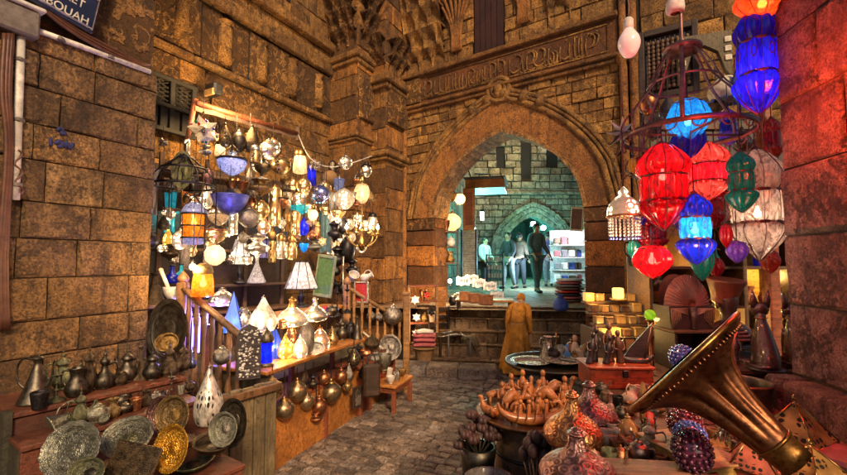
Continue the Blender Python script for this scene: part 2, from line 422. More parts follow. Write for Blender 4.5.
# ground and street
g = MB(); g.add([(-60, -60, 0), (60, -60, 0), (60, 90, 0), (-60, 90, 0)], [(0, 1, 2, 3)]); tag(g.obj('ground', 'earth'), kind='structure')
mb = MB(); r = random.Random(3); D = NA; MS = frame((-.2, 1.2, 0), NA, A); y = -.1
while y < 6.2:
    h = r.uniform(.075, .11); x = -2.6 + r.uniform(0, .2)
    while x < 2.9:
        l = r.uniform(.10, .19)
        p = MS @ Vector((x, y, 0))
        if -2.2 < p.x < 2.2 and p.y > 1.2:
            q = .028 + r.uniform(-.007, .007); b = .013; j = lambda: r.uniform(-.006, .006)
            a0, a1, b0, b1 = x+.004, x+l-.004, y+.004, y+h-.004
            wv = .018*math.sin(p.x*3 + p.y*2)
            vs = [(a0, b0+wv, 0), (a1, b0+wv, 0), (a1, b1+wv, 0), (a0, b1+wv, 0)]
            vs += [(u+j(), v+wv+j(), q*.75) for u, v in ((a0, b0), (a1, b0), (a1, b1), (a0, b1))]
            vs += [(u+j(), v+wv+j(), q+j()*.5) for u, v in ((a0+b, b0+b), (a1-b, b0+b), (a1-b, b1-b), (a0+b, b1-b))]
            fs = [(k+i, k+(i+1) % 4, k+4+(i+1) % 4, k+4+i) for k in (0, 4) for i in range(4)] + [(8, 9, 10, 11)]
            mb.add(vs, fs, col=tone(r, .55, 1.4, .10), M=MS)
        x += l
    y += h
tag(mb.obj('street', 'cobble_stone'), kind='structure')
# near left pier ------------------------------------------------------
E0 = Vector((-2.13, 3.3, 0)); MP = frame(E0, A, NA)
pier = empty('stone_wall', 'near brown block wall on the left that carries the street sign and the white conduit', 'wall')
mb = MB(); r = random.Random(5)
masonry(mb, MP, -3.4, 0, 0, 3.03, .245, .41, r, .024, gap=.005, jit=.007, bev=.016, col=lambda s, z, w: tone(r, .62, 1.3, .14))
ME = frame(E0, -NA, A)
masonry(mb, ME, 0, .9, 0, 3.03, .275, .45, r, .015)
mb.obj('lower_blocks', 'brown_stone', pier)
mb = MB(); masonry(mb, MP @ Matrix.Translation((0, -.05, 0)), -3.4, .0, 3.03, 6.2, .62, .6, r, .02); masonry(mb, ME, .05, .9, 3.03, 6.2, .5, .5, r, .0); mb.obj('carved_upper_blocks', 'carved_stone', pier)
mb = MB(); slab(mb, MP, -3.4, -.004, -.9, -.004, 0, 3.02); slab(mb, MP, -3.4, -.01, -.9, -.06, 3.021, 6.2); mb.obj('core', 'mortar', pier)
# main left wall --------------------------------------------------------
FA = Vector((-1.70, 7.55, 0)); ML = frame(FA, A, NA)
lw = empty('stone_wall', 'long ochre wall with raised string courses rising above the hanging lamps', 'wall')
mb = MB(); r = random.Random(6)
masonry(mb, ML, -5.2, 0, 0, 4.03, .34, .55, r, .022, lo=.55); masonry(mb, ML, -5.2, 0, 5.12, 5.32, .2, .7, r, .03); masonry(mb, ML, -5.2, 0, 5.5, 7.4, .38, .6, r, .025, lo=.55)
mb.obj('block_facing', 'ochre_stone', lw)
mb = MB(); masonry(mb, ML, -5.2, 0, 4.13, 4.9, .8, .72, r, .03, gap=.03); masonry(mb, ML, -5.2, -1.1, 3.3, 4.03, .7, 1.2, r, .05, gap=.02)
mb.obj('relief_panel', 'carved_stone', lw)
for z0, z1, p in ((4.035, 4.125, .10), (4.905, 5.115, .10), (5.325, 5.49, .13)):
    mb = MB(); s = -5.2
    while s < -.05:
        l = min(r.uniform(.7, 1.1), -s); mb.bbox((s+l/2, p/2, (z0+z1)/2), (l-.006, p + r.uniform(-.01, .01), z1-z0), .02, ML, tone(r, .7, 1.15)); s += l
    mb.obj('string_course', 'ochre_stone', lw)
mb = MB()
for k in range(7):
    s = -.35 - k*.62; mb.lathe([(.0, 0), (.09, .02), (.09, .5), (.06, .54), (.1, .6)], 12, 1, M=ML @ Matrix.Translation((s, .02, 4.2)))
mb.obj('half_round_shaft', 'ochre_stone', lw)
mb = MB(); slab(mb, ML, -5.2, -.005, -.6, -.004, 0, 7.4); mb.obj('core', 'mortar', lw)
mb = MB()
for s, z in ((-1.35, 5.72), (-2.5, 5.75)): slab(mb, ML, s, s+.3, .02, .045, z, z+.6)
mb.obj('dark_opening', 'ebony', lw)
# corner piers ----------------------------------------------------------
def muqarnas(mb, M, s0, s1, z0, tiers, w, h, out, r):
    """tiers of little pointed niches, each tier leaning out over the one below"""
    N = 9
    for k in range(tiers):
        n = max(1, round((s1-s0)/w)); ww = (s1-s0)/n; off = .5*(k % 2)
        for i in range(n + (k % 2)):
            a = max(s0, s0 + (i-off)*ww); b = min(s1, s0 + (i+1-off)*ww)
            if b - a < .05: continue
            cc = tone(r, .75, 1.3); vs = []; dep = min(.09, (b-a)*.4)
            for j in range(N+1):
                for q in range(N+1):
                    u, v = q/N, j/N; x = 2*u - 1
                    top = .92 - .75*abs(x)**2.2            # pointed hood outline
                    inn = max(0, min(1, (top - v)/.12))*max(0, min(1, (1 - abs(x))/.14))
                    y = out*k*.55 + out*(.25 + .75*v**2) - dep*inn*(.55 + .45*math.cos(x*1.3))*(.35 + .65*v)
                    vs.append((a + (b-a)*u, y + r.uniform(-.003, .003), z0 + k*h + h*v + r.uniform(-.006, .006)))
            fs = [(j*(N+1)+q, j*(N+1)+q+1, (j+1)*(N+1)+q+1, (j+1)*(N+1)+q) for j in range(N) for q in range(N)]
            mb.add(vs, fs, True, col=cc, M=M)
        slab(mb, M, s0, s1, -.02, out*(k+1)*.55 + .03, z0 + (k+1)*h - .035, z0 + (k+1)*h + .01, col=(.7, .65, .6), bv=.008)
def pier_thing(F0, lenB, lenA, top, label, seed, ledges, muq):
    t = empty('stone_pier', label, 'pier'); r = random.Random(seed); mb = MB()
    M1 = frame(F0, B, -A); E1 = F0 + B*lenB; M2 = frame(E1, A, NA)
    def ab(s, z, row):
        v = r.uniform(.8, 1.15); return (v*.42, v*.36, v*.33) if row % 3 == 1 else (v*1.2, v, v*.78) if row % 3 == 0 else (v*.8, v*.72, v*.62)
    for M, L in ((M1, lenB), (M2, lenA)):
        masonry(mb, M, 0, L, 0, top, .40, max(.33, L*.6), r, .02, col=ab)
    mb.obj('ablaq_courses', 'ochre_stone', t)
    mb = MB(); c = [F0, E1, E1 + A*lenA, F0 + A*lenA]
    c = [p*1.0 for p in c]
    mb.add([(p.x, p.y, z) for z in (0, top) for p in c], [(3, 2, 1, 0), (4, 5, 6, 7), (0, 1, 5, 4), (1, 2, 6, 5), (2, 3, 7, 6), (3, 0, 4, 7)]); mb.obj('core', 'mortar', t)
    for z, h, p in ledges:
        mb = MB(); slab(mb, M1, -.02, lenB + p, .004, p, z, z+h, bv=.02); slab(mb, M2, .0, lenA, .004, p, z, z+h*.98, bv=.02)
        slab(mb, M1, -.02, lenB + p*.6, .004, p*.6, z-h*.7, z-.003, bv=.015); slab(mb, M2, .0, lenA, .004, p*.6, z-h*.69, z-.003, bv=.015)
        mb.obj('cornice', 'ochre_stone', t)
    for z, n in muq:
        mb = MB(); muqarnas(mb, M1, .0, lenB, z, n, .24, .30, .14, r); muqarnas(mb, M2, .05, lenA, z, n, .24, .30, .14, r); mb.obj('muqarnas', 'carved_stone', t)
    mb = MB(); masonry(mb, M2 @ Matrix.Translation((0, .02, 0)), .04, lenA-.03, 4.05, 4.85, .8, 1, r, .04); mb.obj('carved_block', 'carved_stone', t)
pier_thing(Vector((-1.70, 7.55, 0)), .66, .52, 7.4, 'broad stone buttress with a carved block and honeycomb cornice behind the hanging lamps', 21, ((5.1, .12, .10), (3.7, .08, .07)), ((5.35, 4),))
pier_thing(Vector((-.942, 7.6, 0)), .327, .72, 7.4, 'narrow banded stone pier standing right beside the big pointed gate', 22, ((3.42, .10, .12), (4.75, .14, .14)), ((5.0, 2),))
# gate wall -------------------------------------------------------------
GO = Vector((-.29, 8.0, 0)); MG = frame(GO, B, NB)
AC, AZ = 1.91, 2.4
def arch(hw, rise, n=28, cx=AC, zs=AZ):
    h = []
    for i in range(n+1):
        u = i/n; u2 = 1 - (1-u)**1.7; x = hw*(1-u2); h.append((x, rise*(.74*math.sqrt(max(0, 1-(1-u2)**2)) + .26*u2)))
    return [(cx - x, zs + z) for x, z in h] + [(cx + x, zs + z) for x, z in h[::-1][1:]]
def inside(s, z, hw, rise, cx=AC, zs=AZ):
    x = abs(s - cx)/hw
    if x >= 1: return False
    u = 1 - x; return z < zs + rise*(.74*math.sqrt(max(0, 1-x*x)) + .26*u)
gate = empty('stone_gate', 'tall ochre stone gate wall with a smooth pointed arch and a carved inscription band', 'gate')
GH = 7.4; HW, RI, HO, RO, TH = 1.30, 1.28, 1.72, 1.86, .42
r = random.Random(8); mb = MB()
def skip(a, b, c, d):
    q = [(a, c), (b, c), (b, d), (a, d)]
    if all(inside(s, z, HO-.03, RO-.03) for s, z in q): return True
    if d < AZ + .25 and b > AC-HO+.02 and a < AC+HO-.02: return True
    if any(inside(s, z, HW+.02, RI+.02) for s, z in q): return True
    return False
masonry(mb, MG, -.1, 3.74, 2.1, 4.43, .165, .30, r, .03, jit=.009, skip=skip, lo=.75, hi=1.35)
mb.obj('block_facing', 'ochre_stone', gate); mb = MB()
masonry(mb, MG, -.1, 3.74, 5.10, GH, .24, .42, r, .03, jit=.006, wins=((1.43, 2.01, 5.0, 6.3),), lo=.75, hi=1.3)
mb.obj('block_facing', 'ochre_stone', gate); mb = MB()
masonry(mb, MG, 4.02, 6.2, 0, GH, .27, .45, r, .025)
mb.obj('block_facing', 'ochre_stone', gate)
# solid core with the arched opening
mb = MB(); pin = arch(HW+.03, RI+.03)
slab(mb, MG, -.9, AC-HW-.03, -TH, -.004, 0, GH); slab(mb, MG, AC+HW+.03, 6.2, -TH, -.004, 0, GH)
for (a, z0), (b, z1) in zip(pin, pin[1:]):
    for yy in (-.004, -TH): mb.add([(a, yy, z0), (b, yy, z1), (b, yy, GH), (a, yy, GH)], [(0, 1, 2, 3)], M=MG)
mb.obj('core', 'mortar', gate)
# smooth arch ring, face and reveal
mb = MB(); pi_, po = arch(HW, RI), arch(HO, RO)
zb = 2.35
pi_ = [(AC-HW, zb)] + pi_ + [(AC+HW, zb)]; po = [(AC-HO, zb)] + po + [(AC+HO, zb)]
for k in range(len(pi_)-1):
    a, b, c, d = pi_[k], pi_[k+1], po[k+1], po[k]
    mb.add([(a[0], .035, a[1]), (b[0], .035, b[1]), (c[0], .045, c[1]), (d[0], .045, d[1]), (d[0], .0, d[1]), (c[0], 0, c[1])], [(0, 1, 2, 3), (3, 2, 5, 4)], M=MG, smooth=False)
mb.obj('arch_ring', 'plaster_stone', gate)
mb = MB()
for k in range(len(pi_)-1):
    a, b = pi_[k], pi_[k+1]; v = r.uniform(.95, 1.3)
    mb.add([(a[0], .04, a[1]), (b[0], .04, b[1]), (b[0], -TH-.02, b[1]), (a[0], -TH-.02, a[1])], [(0, 1, 2, 3)], col=(v*1.7, v*1.55, v*1.25), M=MG)
    # worn lip
    e = 1.045
    a2, b2 = ((a[0]-AC)*e+AC, (a[1]-zb)*e+zb), ((b[0]-AC)*e+AC, (b[1]-zb)*e+zb)
    mb.add([(a[0], .04, a[1]), (b[0], .04, b[1]), (b2[0], .037, b2[1]), (a2[0], .037, a2[1])], [(0, 1, 2, 3)], col=(v*1.2, v*1.1, v*.9), M=MG)
mb.obj('reveal', 'brown_stone', gate)
for off, rad in ((0.0, .045), (.085, .03), (.15, .04)):
    mb = MB(); pts = arch(HO+off, RO+off, 22); pts = [(AC-HO-off, zb)] + pts + [(AC+HO+off, zb)]
    mb.tube([(s, .04, z) for s, z in pts], rad, 8, M=MG); mb.obj('roll_moulding', 'ochre_stone', gate)
for k in (15, 20, 27, 33, 40, 44):
    mb = MB(); s, z = arch(HO+.08, RO+.08, 28)[k]; mb.lathe([(.001, .08), (.045, .07), (.075, .03), (.09, 0)], 14, 2, M=MG @ Matrix.Translation((s, .05, z)) @ Matrix.Rotation(-PI/2, 4, 'X')); mb.obj('knot_boss', 'ochre_stone', gate)
mb = MB(); MBo = MG @ Matrix.Translation((AC, .05, 4.40)) @ Matrix.Rotation(-PI/2, 4, 'X')
mb.ring(.19, .05, 0, M=MBo); mb.ring(.115, .035, .02, M=MBo); mb.ball((0, 0, .03), .085, M=MBo, sc=(1, 1, .8)); mb.obj('apex_boss', 'ochre_stone', gate)
# jambs in bands
mb = MB()
def band(s, z, row):
    v = r.uniform(.85, 1.1); return (v*1.25, v*1.1, v*.8) if row % 2 == 0 else (v*.5, v*.42, v*.38)
for a, b in ((AC-HO-.2, AC-HW), (AC+HW, AC+HO+.14)):
    mb = MB(); masonry(mb, MG, a, b, 0, 2.12, .36, .8, r, .05, col=band, vary=.1); mb.obj('banded_jamb', 'plaster_stone', gate)
mb = MB(); masonry(mb, frame(GO + B*(AC-HW), -NB, B), .0, TH, 0, 2.34, .36, .5, r, .012, col=band); mb.obj('jamb_reveal', 'plaster_stone', gate)
for a, b in ((AC-HO-.2, AC-HW), (AC+HW, AC+HO+.14)):
    mb = MB(); masonry(mb, MG, a, b, 2.125, 2.35, .23, .6, r, .055, col=lambda *q: (.62, .5, .45)); mb.obj('carved_impost', 'carved_stone', gate)
# inscription band
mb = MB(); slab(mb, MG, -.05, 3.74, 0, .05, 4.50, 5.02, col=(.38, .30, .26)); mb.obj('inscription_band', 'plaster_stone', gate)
mb = MB()
for z, h, p in ((4.44, .06, .11), (4.365, .072, .07), (5.022, .07, .12), (5.095, .03, .08)): slab(mb, MG, -.06, 3.75, .002, p, z, z+h, col=(.75, .65, .55), bv=.015)
mb.obj('band_moulding', 'ochre_stone', gate)
mb = MB(); s = .38; y = .055; rr = random.Random(4)
mb.tube([(.5, y, 4.56), (.5, y, 4.96), (3.6, y, 4.96), (3.6, y, 4.56)], .012, 5, True, M=MG)
while s < 3.5:
    k = rr.random(); h = rr.uniform(.22, .33); z = 4.59
    if k < .42: mb.tube([(s, y, z), (s-.008, y, z+h*.6), (s+.004, y, z+h)], [.016, .013, .010], 5, M=MG)
    elif k < .56: mb.tube([(s-.10, y, z+.16), (s-.06, y, z+.06), (s, y, z+.02), (s+.07, y, z+.05), (s+.09, y, z+.12)], [.006, .015, .018, .014, .006], 5, n=3, M=MG)
    elif k < .68: mb.tube([(s+.06, y, z+.02), (s-.02, y, z+.10), (s-.04, y, z+.2), (s+.03, y, z+.3)], [.016, .014, .011, .008], 5, n=3, M=MG)
    elif k < .86: mb.tube([(s-.07, y, z+.1), (s-.03, y, z), (s+.03, y, z+.03), (s+.035, y, z+.15), (s, y, z+.2)], [.008, .017, .015, .012, .006], 5, n=3, M=MG)
    else: mb.tube([(s-.08, y, z+.25), (s-.02, y, z+.3), (s+.05, y, z+.24), (s+.02, y, z+.12), (s-.05, y, z+.09)], [.006, .015, .016, .012, .006], 5, n=3, M=MG)
    if rr.random() < .6: mb.tube([(s-.05, y, 4.60), (s, y, 4.575), (s+.06, y, 4.61)], [.008, .016, .008], 5, n=2, M=MG)
    if rr.random() < .4: mb.bbox((s+.03, y, 4.9), (.022, .02, .022), .004, M=MG)
    s += rr.uniform(.038, .085)
mb.obj('inscription', 'ochre_stone', gate)
mb = MB(); masonry(mb, MG, .0, .34, 4.52, 5.0, .5, .5, r, .08, col=lambda *q: (1.3, 1.3, 1.2)); mb.obj('carved_corner_block', 'carved_stone', gate)
# shutter over the band and its frame; honeycomb hoods to both sides
mb = MB(); slab(mb, MG, 1.45, 1.99, .006, .02, 5.13, 6.25)
for k in range(5): slab(mb, MG, 1.46+k*.106, 1.555+k*.106, .02, .034, 5.14, 6.24)
mb.obj('window_shutter', 'dark_red_wood', gate)
mb = MB(); muqarnas(mb, MG, .0, .85, 5.14, 5, .28, .36, .13, r); mb.obj('muqarnas_hood', 'ochre_stone', gate)
mb = MB(); muqarnas(mb, MG, 2.75, 3.4, 5.25, 4, .32, .34, .10, r); mb.obj('muqarnas_hood', 'ochre_stone', gate)
mb = MB()
for k in range(7):
    a = -.9 + k*.3; mb.tube([(1.1 + .03*k - .1, .03, 5.3), (1.1 + .12*a, .05, 5.8), (1.1 + .5*a, .10, 6.5)], .03, 6, n=3, M=MG)
for k in range(7):
    a = -.9 + k*.3; mb.tube([(2.35 + .03*k - .1, .03, 5.4), (2.35 + .12*a, .05, 5.9), (2.35 + .5*a, .10, 6.6)], .03, 6, n=3, M=MG)
mb.obj('ribbed_fan', 'plaster_stone', gate)
for s in (3.80, 3.93, -.06):
    mb = MB(); mb.lathe([(.09, 0), (.09, .15), (.055, .2), (.055, 4.3), (.09, 4.36), (.09, 4.44), (.05, 4.5), (.05, 7.2)], 12, 1, M=MG @ Matrix.Translation((s, .05, .02))); mb.obj('engaged_colonnette', 'plaster_stone', gate)
# steps and upper street ------------------------------------------------
MT = frame((-.4, 7.12, 0), Vector((.985, -.174, 0)), Vector((-.174, -.985, 0)))
st = empty('stone_steps', 'worn stone steps climbing from the cobbles up into the gate', 'steps'); r = random.Random(12)
for k in range(5):
    z = .84 - .168*k
    mb = MB(); s = .3
    y1 = .20*(k+1) - (.2 if k == 0 else .2) + (.06 if k == 4 else 0)
    while s < 3.0:
        l = r.uniform(.5, .9); mb.bbox((s+l/2, y1 - .15, z/2 + .001), (l-.006, .3 + r.uniform(-.008, .008), z), .018, MT, tone(r, .7, 1.3)); s += l
    mb.obj('step', 'step_stone', st)
    mb = MB(); mb.tube([(.3, y1+.002, z-.012), (3.2, y1+.002, z-.012)], .014, 6, M=MT, flat=None); mb.obj('worn_nosing', 'brown_stone', st)
mb = MB(); s = -.3
while s < 1.2:
    l = r.uniform(.35, .6); mb.bbox((s+l/2, 1.12, .08), (l-.008, .34, .16), .02, MT, tone(r, .9, 1.4)); s += l
mb.obj('kerb_block', 'cobble_stone', st)
mb = MB(); mb.add([(-1.5, 7.1, .8), (3.9, 6.2, .8), (14, 30, .8), (-1.5, 30, .8)], [(0, 1, 2, 3)]); masonry
x = -1
rr = random.Random(2)
for i in range(16):
    for j in range(22):
        a, b = .1 + i*.42, 7.2 + j*.42 - i*.075
        if b < 7.0 - .16*i*.42: continue
        mb.bbox((a+.21, b+.21, .818), (.41, .41, .04), .008, col=tone(rr, .8, 1.3, .05))
tag(mb.obj('upper_street', 'step_stone'), kind='structure')
# ------------------------------------------------------------------ kinds of goods, each in a unit box (width 1, height 1)
pierced('pierced_silver', (.60, .54, .46), 16, lit=0)
pierced('pierced_brass', (.56, .36, .14), 16, lit=0)
pierced('pierced_dark', (.20, .14, .08), 14, lit=0)
pierced('lit_silver', (.62, .54, .44), 16, lit=2.0, litcol=(1, .68, .38), body=.02)
pierced('lit_brass', (.60, .38, .14), 15, lit=2.2, litcol=(1, .56, .22), body=.02)
pierced('lit_white', (.62, .50, .36), 15, lit=3.2, litcol=(1, .72, .42), met=.4, body=.12)
pierced('lit_amber', (.55, .25, .05), 16, lit=7, litcol=(1, .48, .06), body=.35)
pierced('lit_red_brown', (.4, .12, .05), 14, lit=3, litcol=(1, .35, .1), body=.1)
pierced('scale_white', (.72, .66, .56), 9, rnd=0, lit=1.1, litcol=(1, .75, .45), hole=.42, met=.3)
pierced('filigree_silver', (.72, .68, .60), 22, rnd=.35, hole=.32, met=.45, rough=.45)
pierced('lit_copper', (.6, .28, .14), 15, lit=4, litcol=(1, .6, .3), body=.12)
pierced('cyan_pierced', (.03, .06, .70), 14, rnd=.3, lit=2.2, litcol=(.06, .22, 1), met=.2, body=.5, hole=.32)
pierced('filigree_tin', (.42, .40, .34), 12, rnd=.3, hole=.30)
pierced('lantern_tin', (.75, .42, .13), 7, rnd=.2, hole=.36, met=.5, rough=.45)
pierced('lantern_red_tin', (.75, .17, .10), 8, rnd=.2, hole=.34, met=.3, rough=.5)
glass('cobalt_glass', (.012, .03, .70), .22, lit=.04, litcol=(.02, .05, 1))
glass('cyan_cobalt', (.08, .20, .95), .2, lit=.5, litcol=(.06, .18, 1))
glass('lime_glass', (.45, .80, .05), .25, lit=.35, litcol=(.4, .9, .05))
glass('violet_glass', (.28, .12, .65), .2, lit=.12, litcol=(.3, .1, .9))
glass('red_orange_glass', (.9, .12, .03), .2, lit=.2, litcol=(1, .12, .02))
glass('amber_ware_glass', (.85, .35, .05), .2, lit=.2)
glass('dark_cobalt_glass', (.018, .012, .50), .2, lit=.04, litcol=(.03, .02, 1))
glass('cyan_glass', (.02, .36, .90), .25, lit=.12, litcol=(.02, .45, 1))
glass('red_glass', (.72, .006, .016), .24, lit=.04, litcol=(1, .0, .02))
glass('deep_red_glass', (.42, .005, .015), .30, lit=.03, litcol=(.9, .0, .05))
glass('rose_glass', (.70, .09, .07), .42, lit=.02)
glass('green_glass', (.01, .30, .22), .18, lit=.06, litcol=(.0, .6, .4))
glass('clear_glass', (.85, .66, .56), .5, lit=.02)
glass('amber_glass', (.75, .26, .02), .25, lit=.14, litcol=(1, .36, .02))
glass('milk_glass', (.78, .58, .38), .06, lit=.24, litcol=(1, .62, .30))
glass('white_shade', (.80, .76, .76), .04, lit=.18, litcol=(1, .84, .72))
glass('blue_milk_glass', (.30, .36, .72), .05, lit=.12, litcol=(.45, .55, 1))
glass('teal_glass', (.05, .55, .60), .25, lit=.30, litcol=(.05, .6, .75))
glass('ghost_glass', (.80, .78, .75), .65)
glass('violet_panel', (.45, .36, .62), .1, lit=.22, litcol=(.5, .4, .9))
emit('candle_glow', (1, .52, .12), 1.6); emit('violet_light', (.25, .14, 1), 5); emit('hot_bulb', (1, .78, .48), 26); emit('white_bulb', (1, .93, .85), 26); emit('cool_bulb', (.75, .9, 1), 20); emit('green_bulb', (.35, 1, .55), 40); emit('cyan_bulb', (.3, .9, 1), 40); emit('flame', (1, .62, .18), 22)
plain('pink_bulb', (.86, .62, .58), .15, var=.1, coat=.5, bump=.02, emis=.12)  # faint glow put into the colour though the bulb is unlit
plain('slit_shade', (.004, .004, .004), .95); plain('white_paint', (.72, .68, .62), .5); plain('cream', (.75, .66, .5), .6); plain('black_paint', (.02, .02, .022), .35); plain('navy_enamel', (.012, .014, .05), .3, var=.5, coat=.4)
plain('brown_enamel', (.10, .075, .055), .4); plain('grey_paint', (.20, .17, .15), .6); plain('cable', (.12, .045, .025), .5); plain('red_paint', (.55, .03, .02), .5); plain('green_paint', (.10, .22, .08), .6); plain('pale_green', (.26, .32, .20), .6, var=.5)
plain('blue_cloth', (.05, .09, .35), .9); plain('teal_cloth', (.10, .19, .22), .9); plain('white_cloth', (.68, .64, .60), .9, var=.35); plain('mustard_cloth', (.58, .23, .02), .85, scale=14, var=.55, bump=.8); plain('pink_cloth', (.55, .14, .16), .9); plain('dark_cloth', (.045, .04, .05), .9); plain('brown_cloth', (.17, .10, .07), .9); plain('grey_cloth', (.24, .23, .25), .9)
plain('orange_cloth', (.55, .2, .03), .85)
plain('violet_cloth', (.20, .14, .34), .9)
plain('skin', (.42, .23, .14), .55, var=.15); plain('hair', (.02, .014, .01), .6)
plain('terracotta', (.48, .18, .06), .75); plain('alabaster', (.46, .27, .10), .35, var=.4, coat=.3); plain('lit_alabaster', (.70, .34, .07), .4, emis=.55); plain('bone', (.62, .42, .30), .5, var=.4)
plain('bead_red', (.16, .02, .035), .12, coat=.8, bump=0); plain('bead_blue', (.10, .14, .55), .12, coat=.8, bump=0); plain('bead_purple', (.13, .02, .06), .12, coat=.8, bump=0)
plain('graffiti_paint', (.02, .025, .14), .8); plain('wicker', (.30, .17, .07), .8, scale=60); plain('pod', (.055, .02, .018), .6); plain('slab_pink', (.42, .15, .13), .6)
K = {}
def k(name, *parts): K[name] = parts          # part: (part name, builder, material slot index[, sub-parts])
def L(prof, seg=22, n=3, fl=None): return lambda mb: mb.lathe(prof, seg, n, flute=fl)
def T(path, r, n=3, seg=6): return lambda mb: mb.tube(path, r, seg, n=n)
def many(*fs):
    def go(mb):
        for f in fs: f(mb)
    return go
# standing vessels: origin at the base
k('ewer', ('body', L([(0, 0), (.42, 0), (.5, .03), (.44, .12), (.26, .45), (.14, .72), (.10, .82), (.17, .93), (.13, .93)]), 0),
  ('lid', L([(.15, .93), (.10, .96), (.03, .97), (.035, .99), (0, 1)]), 0),
  ('handle', T([(-.36, 0, .25), (-.62, 0, .42), (-.66, 0, .75), (-.45, 0, .92), (-.12, 0, .88)], .028), 0),
  ('spout', T([(.30, 0, .32), (.48, 0, .55), (.5, 0, .8), (.58, 0, .88)], [.05, .035, .025, .03]), 0))
k('coffee_pot', ('body', L([(0, 0), (.34, 0), (.30, .03), (.46, .14), (.5, .24), (.44, .36), (.24, .52), (.22, .6), (.30, .66)]), 0),
  ('lid', L([(.30, .66), (.27, .72), (.12, .80), (.05, .84), (.08, .88), (.03, .92), (.0, 1)]), 0, (('finial', L([(.0, .95), (.05, .97), (.03, 1.0), (0, 1.04)], 10, 2), 1),)),
  ('spout', T([(.40, 0, .30), (.60, 0, .42), (.70, 0, .60), (.84, 0, .62)], [.09, .06, .045, .02]), 0),
  ('handle', T([(-.26, 0, .62), (-.56, 0, .66), (-.66, 0, .45), (-.50, 0, .2), (-.44, 0, .16)], .032), 0))
k('tall_coffee_pot', ('body', L([(0, 0), (.36, 0), (.40, .04), (.5, .12), (.46, .26), (.20, .42), (.15, .55), (.22, .60)]), 0),
  ('lid', L([(.22, .60), (.24, .66), (.16, .72), (.07, .78), (.10, .82), (.05, .86), (.03, .92), (0, 1)]), 0),
  ('spout', T([(.42, 0, .2), (.60, 0, .30), (.58, 0, .5), (.80, 0, .62), (.74, 0, .64)], [.10, .06, .045, .03, .02]), 0),
  ('handle', T([(-.18, 0, .56), (-.58, 0, .62), (-.64, 0, .40), (-.44, 0, .16)], .03), 0))
k('teapot', ('body', L([(0, 0), (.25, 0), (.28, .05), (.5, .35), (.44, .62), (.22, .74)]), 0), ('lid', L([(.24, .74), (.18, .82), (.04, .86), (.06, .93), (0, 1)]), 0),
  ('spout', T([(.42, 0, .35), (.66, 0, .5), (.80, 0, .8)], [.1, .06, .04]), 0), ('handle', T([(-.42, 0, .6), (-.75, 0, .7), (-.75, 0, .35), (-.46, 0, .25)], .035), 0))
k('jug', ('body', L([(0, 0), (.34, 0), (.5, .22), (.46, .42), (.28, .66), (.28, .84), (.38, 1), (.34, 1), (.25, .84)]), 0), ('handle', T([(-.3, 0, .92), (-.62, 0, .9), (-.7, 0, .6), (-.45, 0, .35)], .04), 0))
k('candlestick', ('foot', L([(0, 0), (.5, 0), (.46, .05), (.2, .12), (.08, .16)]), 0), ('stem', L([(.06, .16), (.06, .3), (.14, .34), (.06, .38), (.06, .52), (.13, .56), (.05, .6), (.05, .74)]), 0), ('drip_cup', L([(.05, .74), (.28, .80), (.30, .83), (.12, .84), (.11, 1), (.07, 1)]), 0))
k('lidded_pot', ('body', L([(0, 0), (.3, 0), (.34, .05), (.5, .3), (.42, .55), (.34, .62)]), 0), ('lid', L([(.40, .62), (.34, .72), (.12, .82), (.05, .86), (.09, .92), (0, 1)]), 0))
k('cup', ('', L([(0, 0), (.34, 0), (.38, .05), (.46, .6), (.5, 1), (.44, 1), (.38, .2), (0, .14)]), 0))
k('bowl', ('', L([(0, 0), (.22, 0), (.22, .08), (.42, .5), (.5, 1), (.46, 1), (.36, .5), (0, .2)]), 0))
k('sugar_bowl', ('bowl', L([(0, 0), (.3, 0), (.2, .08), (.45, .35), (.5, .5)]), 0), ('cover', L([(.5, .5), (.42, .7), (.2, .82), (.05, .86), (.08, .93), (0, 1)]), 0))
k('bottle', ('body', L([(0, 0), (.4, 0), (.5, .1), (.46, .36), (.2, .52), (.13, .7), (.13, .92)]), 0), ('mouth', L([(.13, .92), (.2, .95), (.2, 1), (.12, 1)]), 1))
k('bell', ('body', L([(.5, 0), (.48, .05), (.36, .25), (.28, .5), (.16, .62), (.14, .66)]), 0), ('neck', L([(.14, .66), (.12, .9), (.18, .95), (.16, 1), (.0, 1)]), 0))
def flut(n, a): return lambda t, u: 1 + a*math.cos(n*t)
k('plate', ('dish', L([(0, .25), (.30, .25), (.36, .32), (.40, .6), (.42, .7), (.40, .62), (.36, .22), (0, .12)], 36, 1), 0),
  ('rim', L([(.42, .7), (.49, .9), (.5, 1), (.48, 1), (.41, .80)], 36, 1), 0), ('centre_boss', L([(.16, .26), (.14, .36), (.0, .42)], 24, 1), 1))
k('scalloped_plate', ('dish', L([(0, .25), (.30, .25), (.36, .4), (.40, .62), (.36, .22), (0, .12)], 48, 1, flut(16, .012)), 0),
  ('rim', L([(.40, .62), (.49, .9), (.5, 1), (.47, .95), (.40, .7)], 60, 1, flut(16, .022)), 0), ('centre_boss', L([(.16, .26), (.14, .4), (.0, .5)], 24, 1, flut(8, .1)), 1))
def rect_tray(mb):
    mb.bbox((0, 0, .3), (1, .62, .3), .02)
def rect_rim(mb):
    mb.tube([(-.5, -.31, .5), (.5, -.31, .5), (.5, .31, .5), (-.5, .31, .5)], (.03), 6, True)
k('rectangular_tray', ('bed', rect_tray, 0), ('rim', rect_rim, 1))
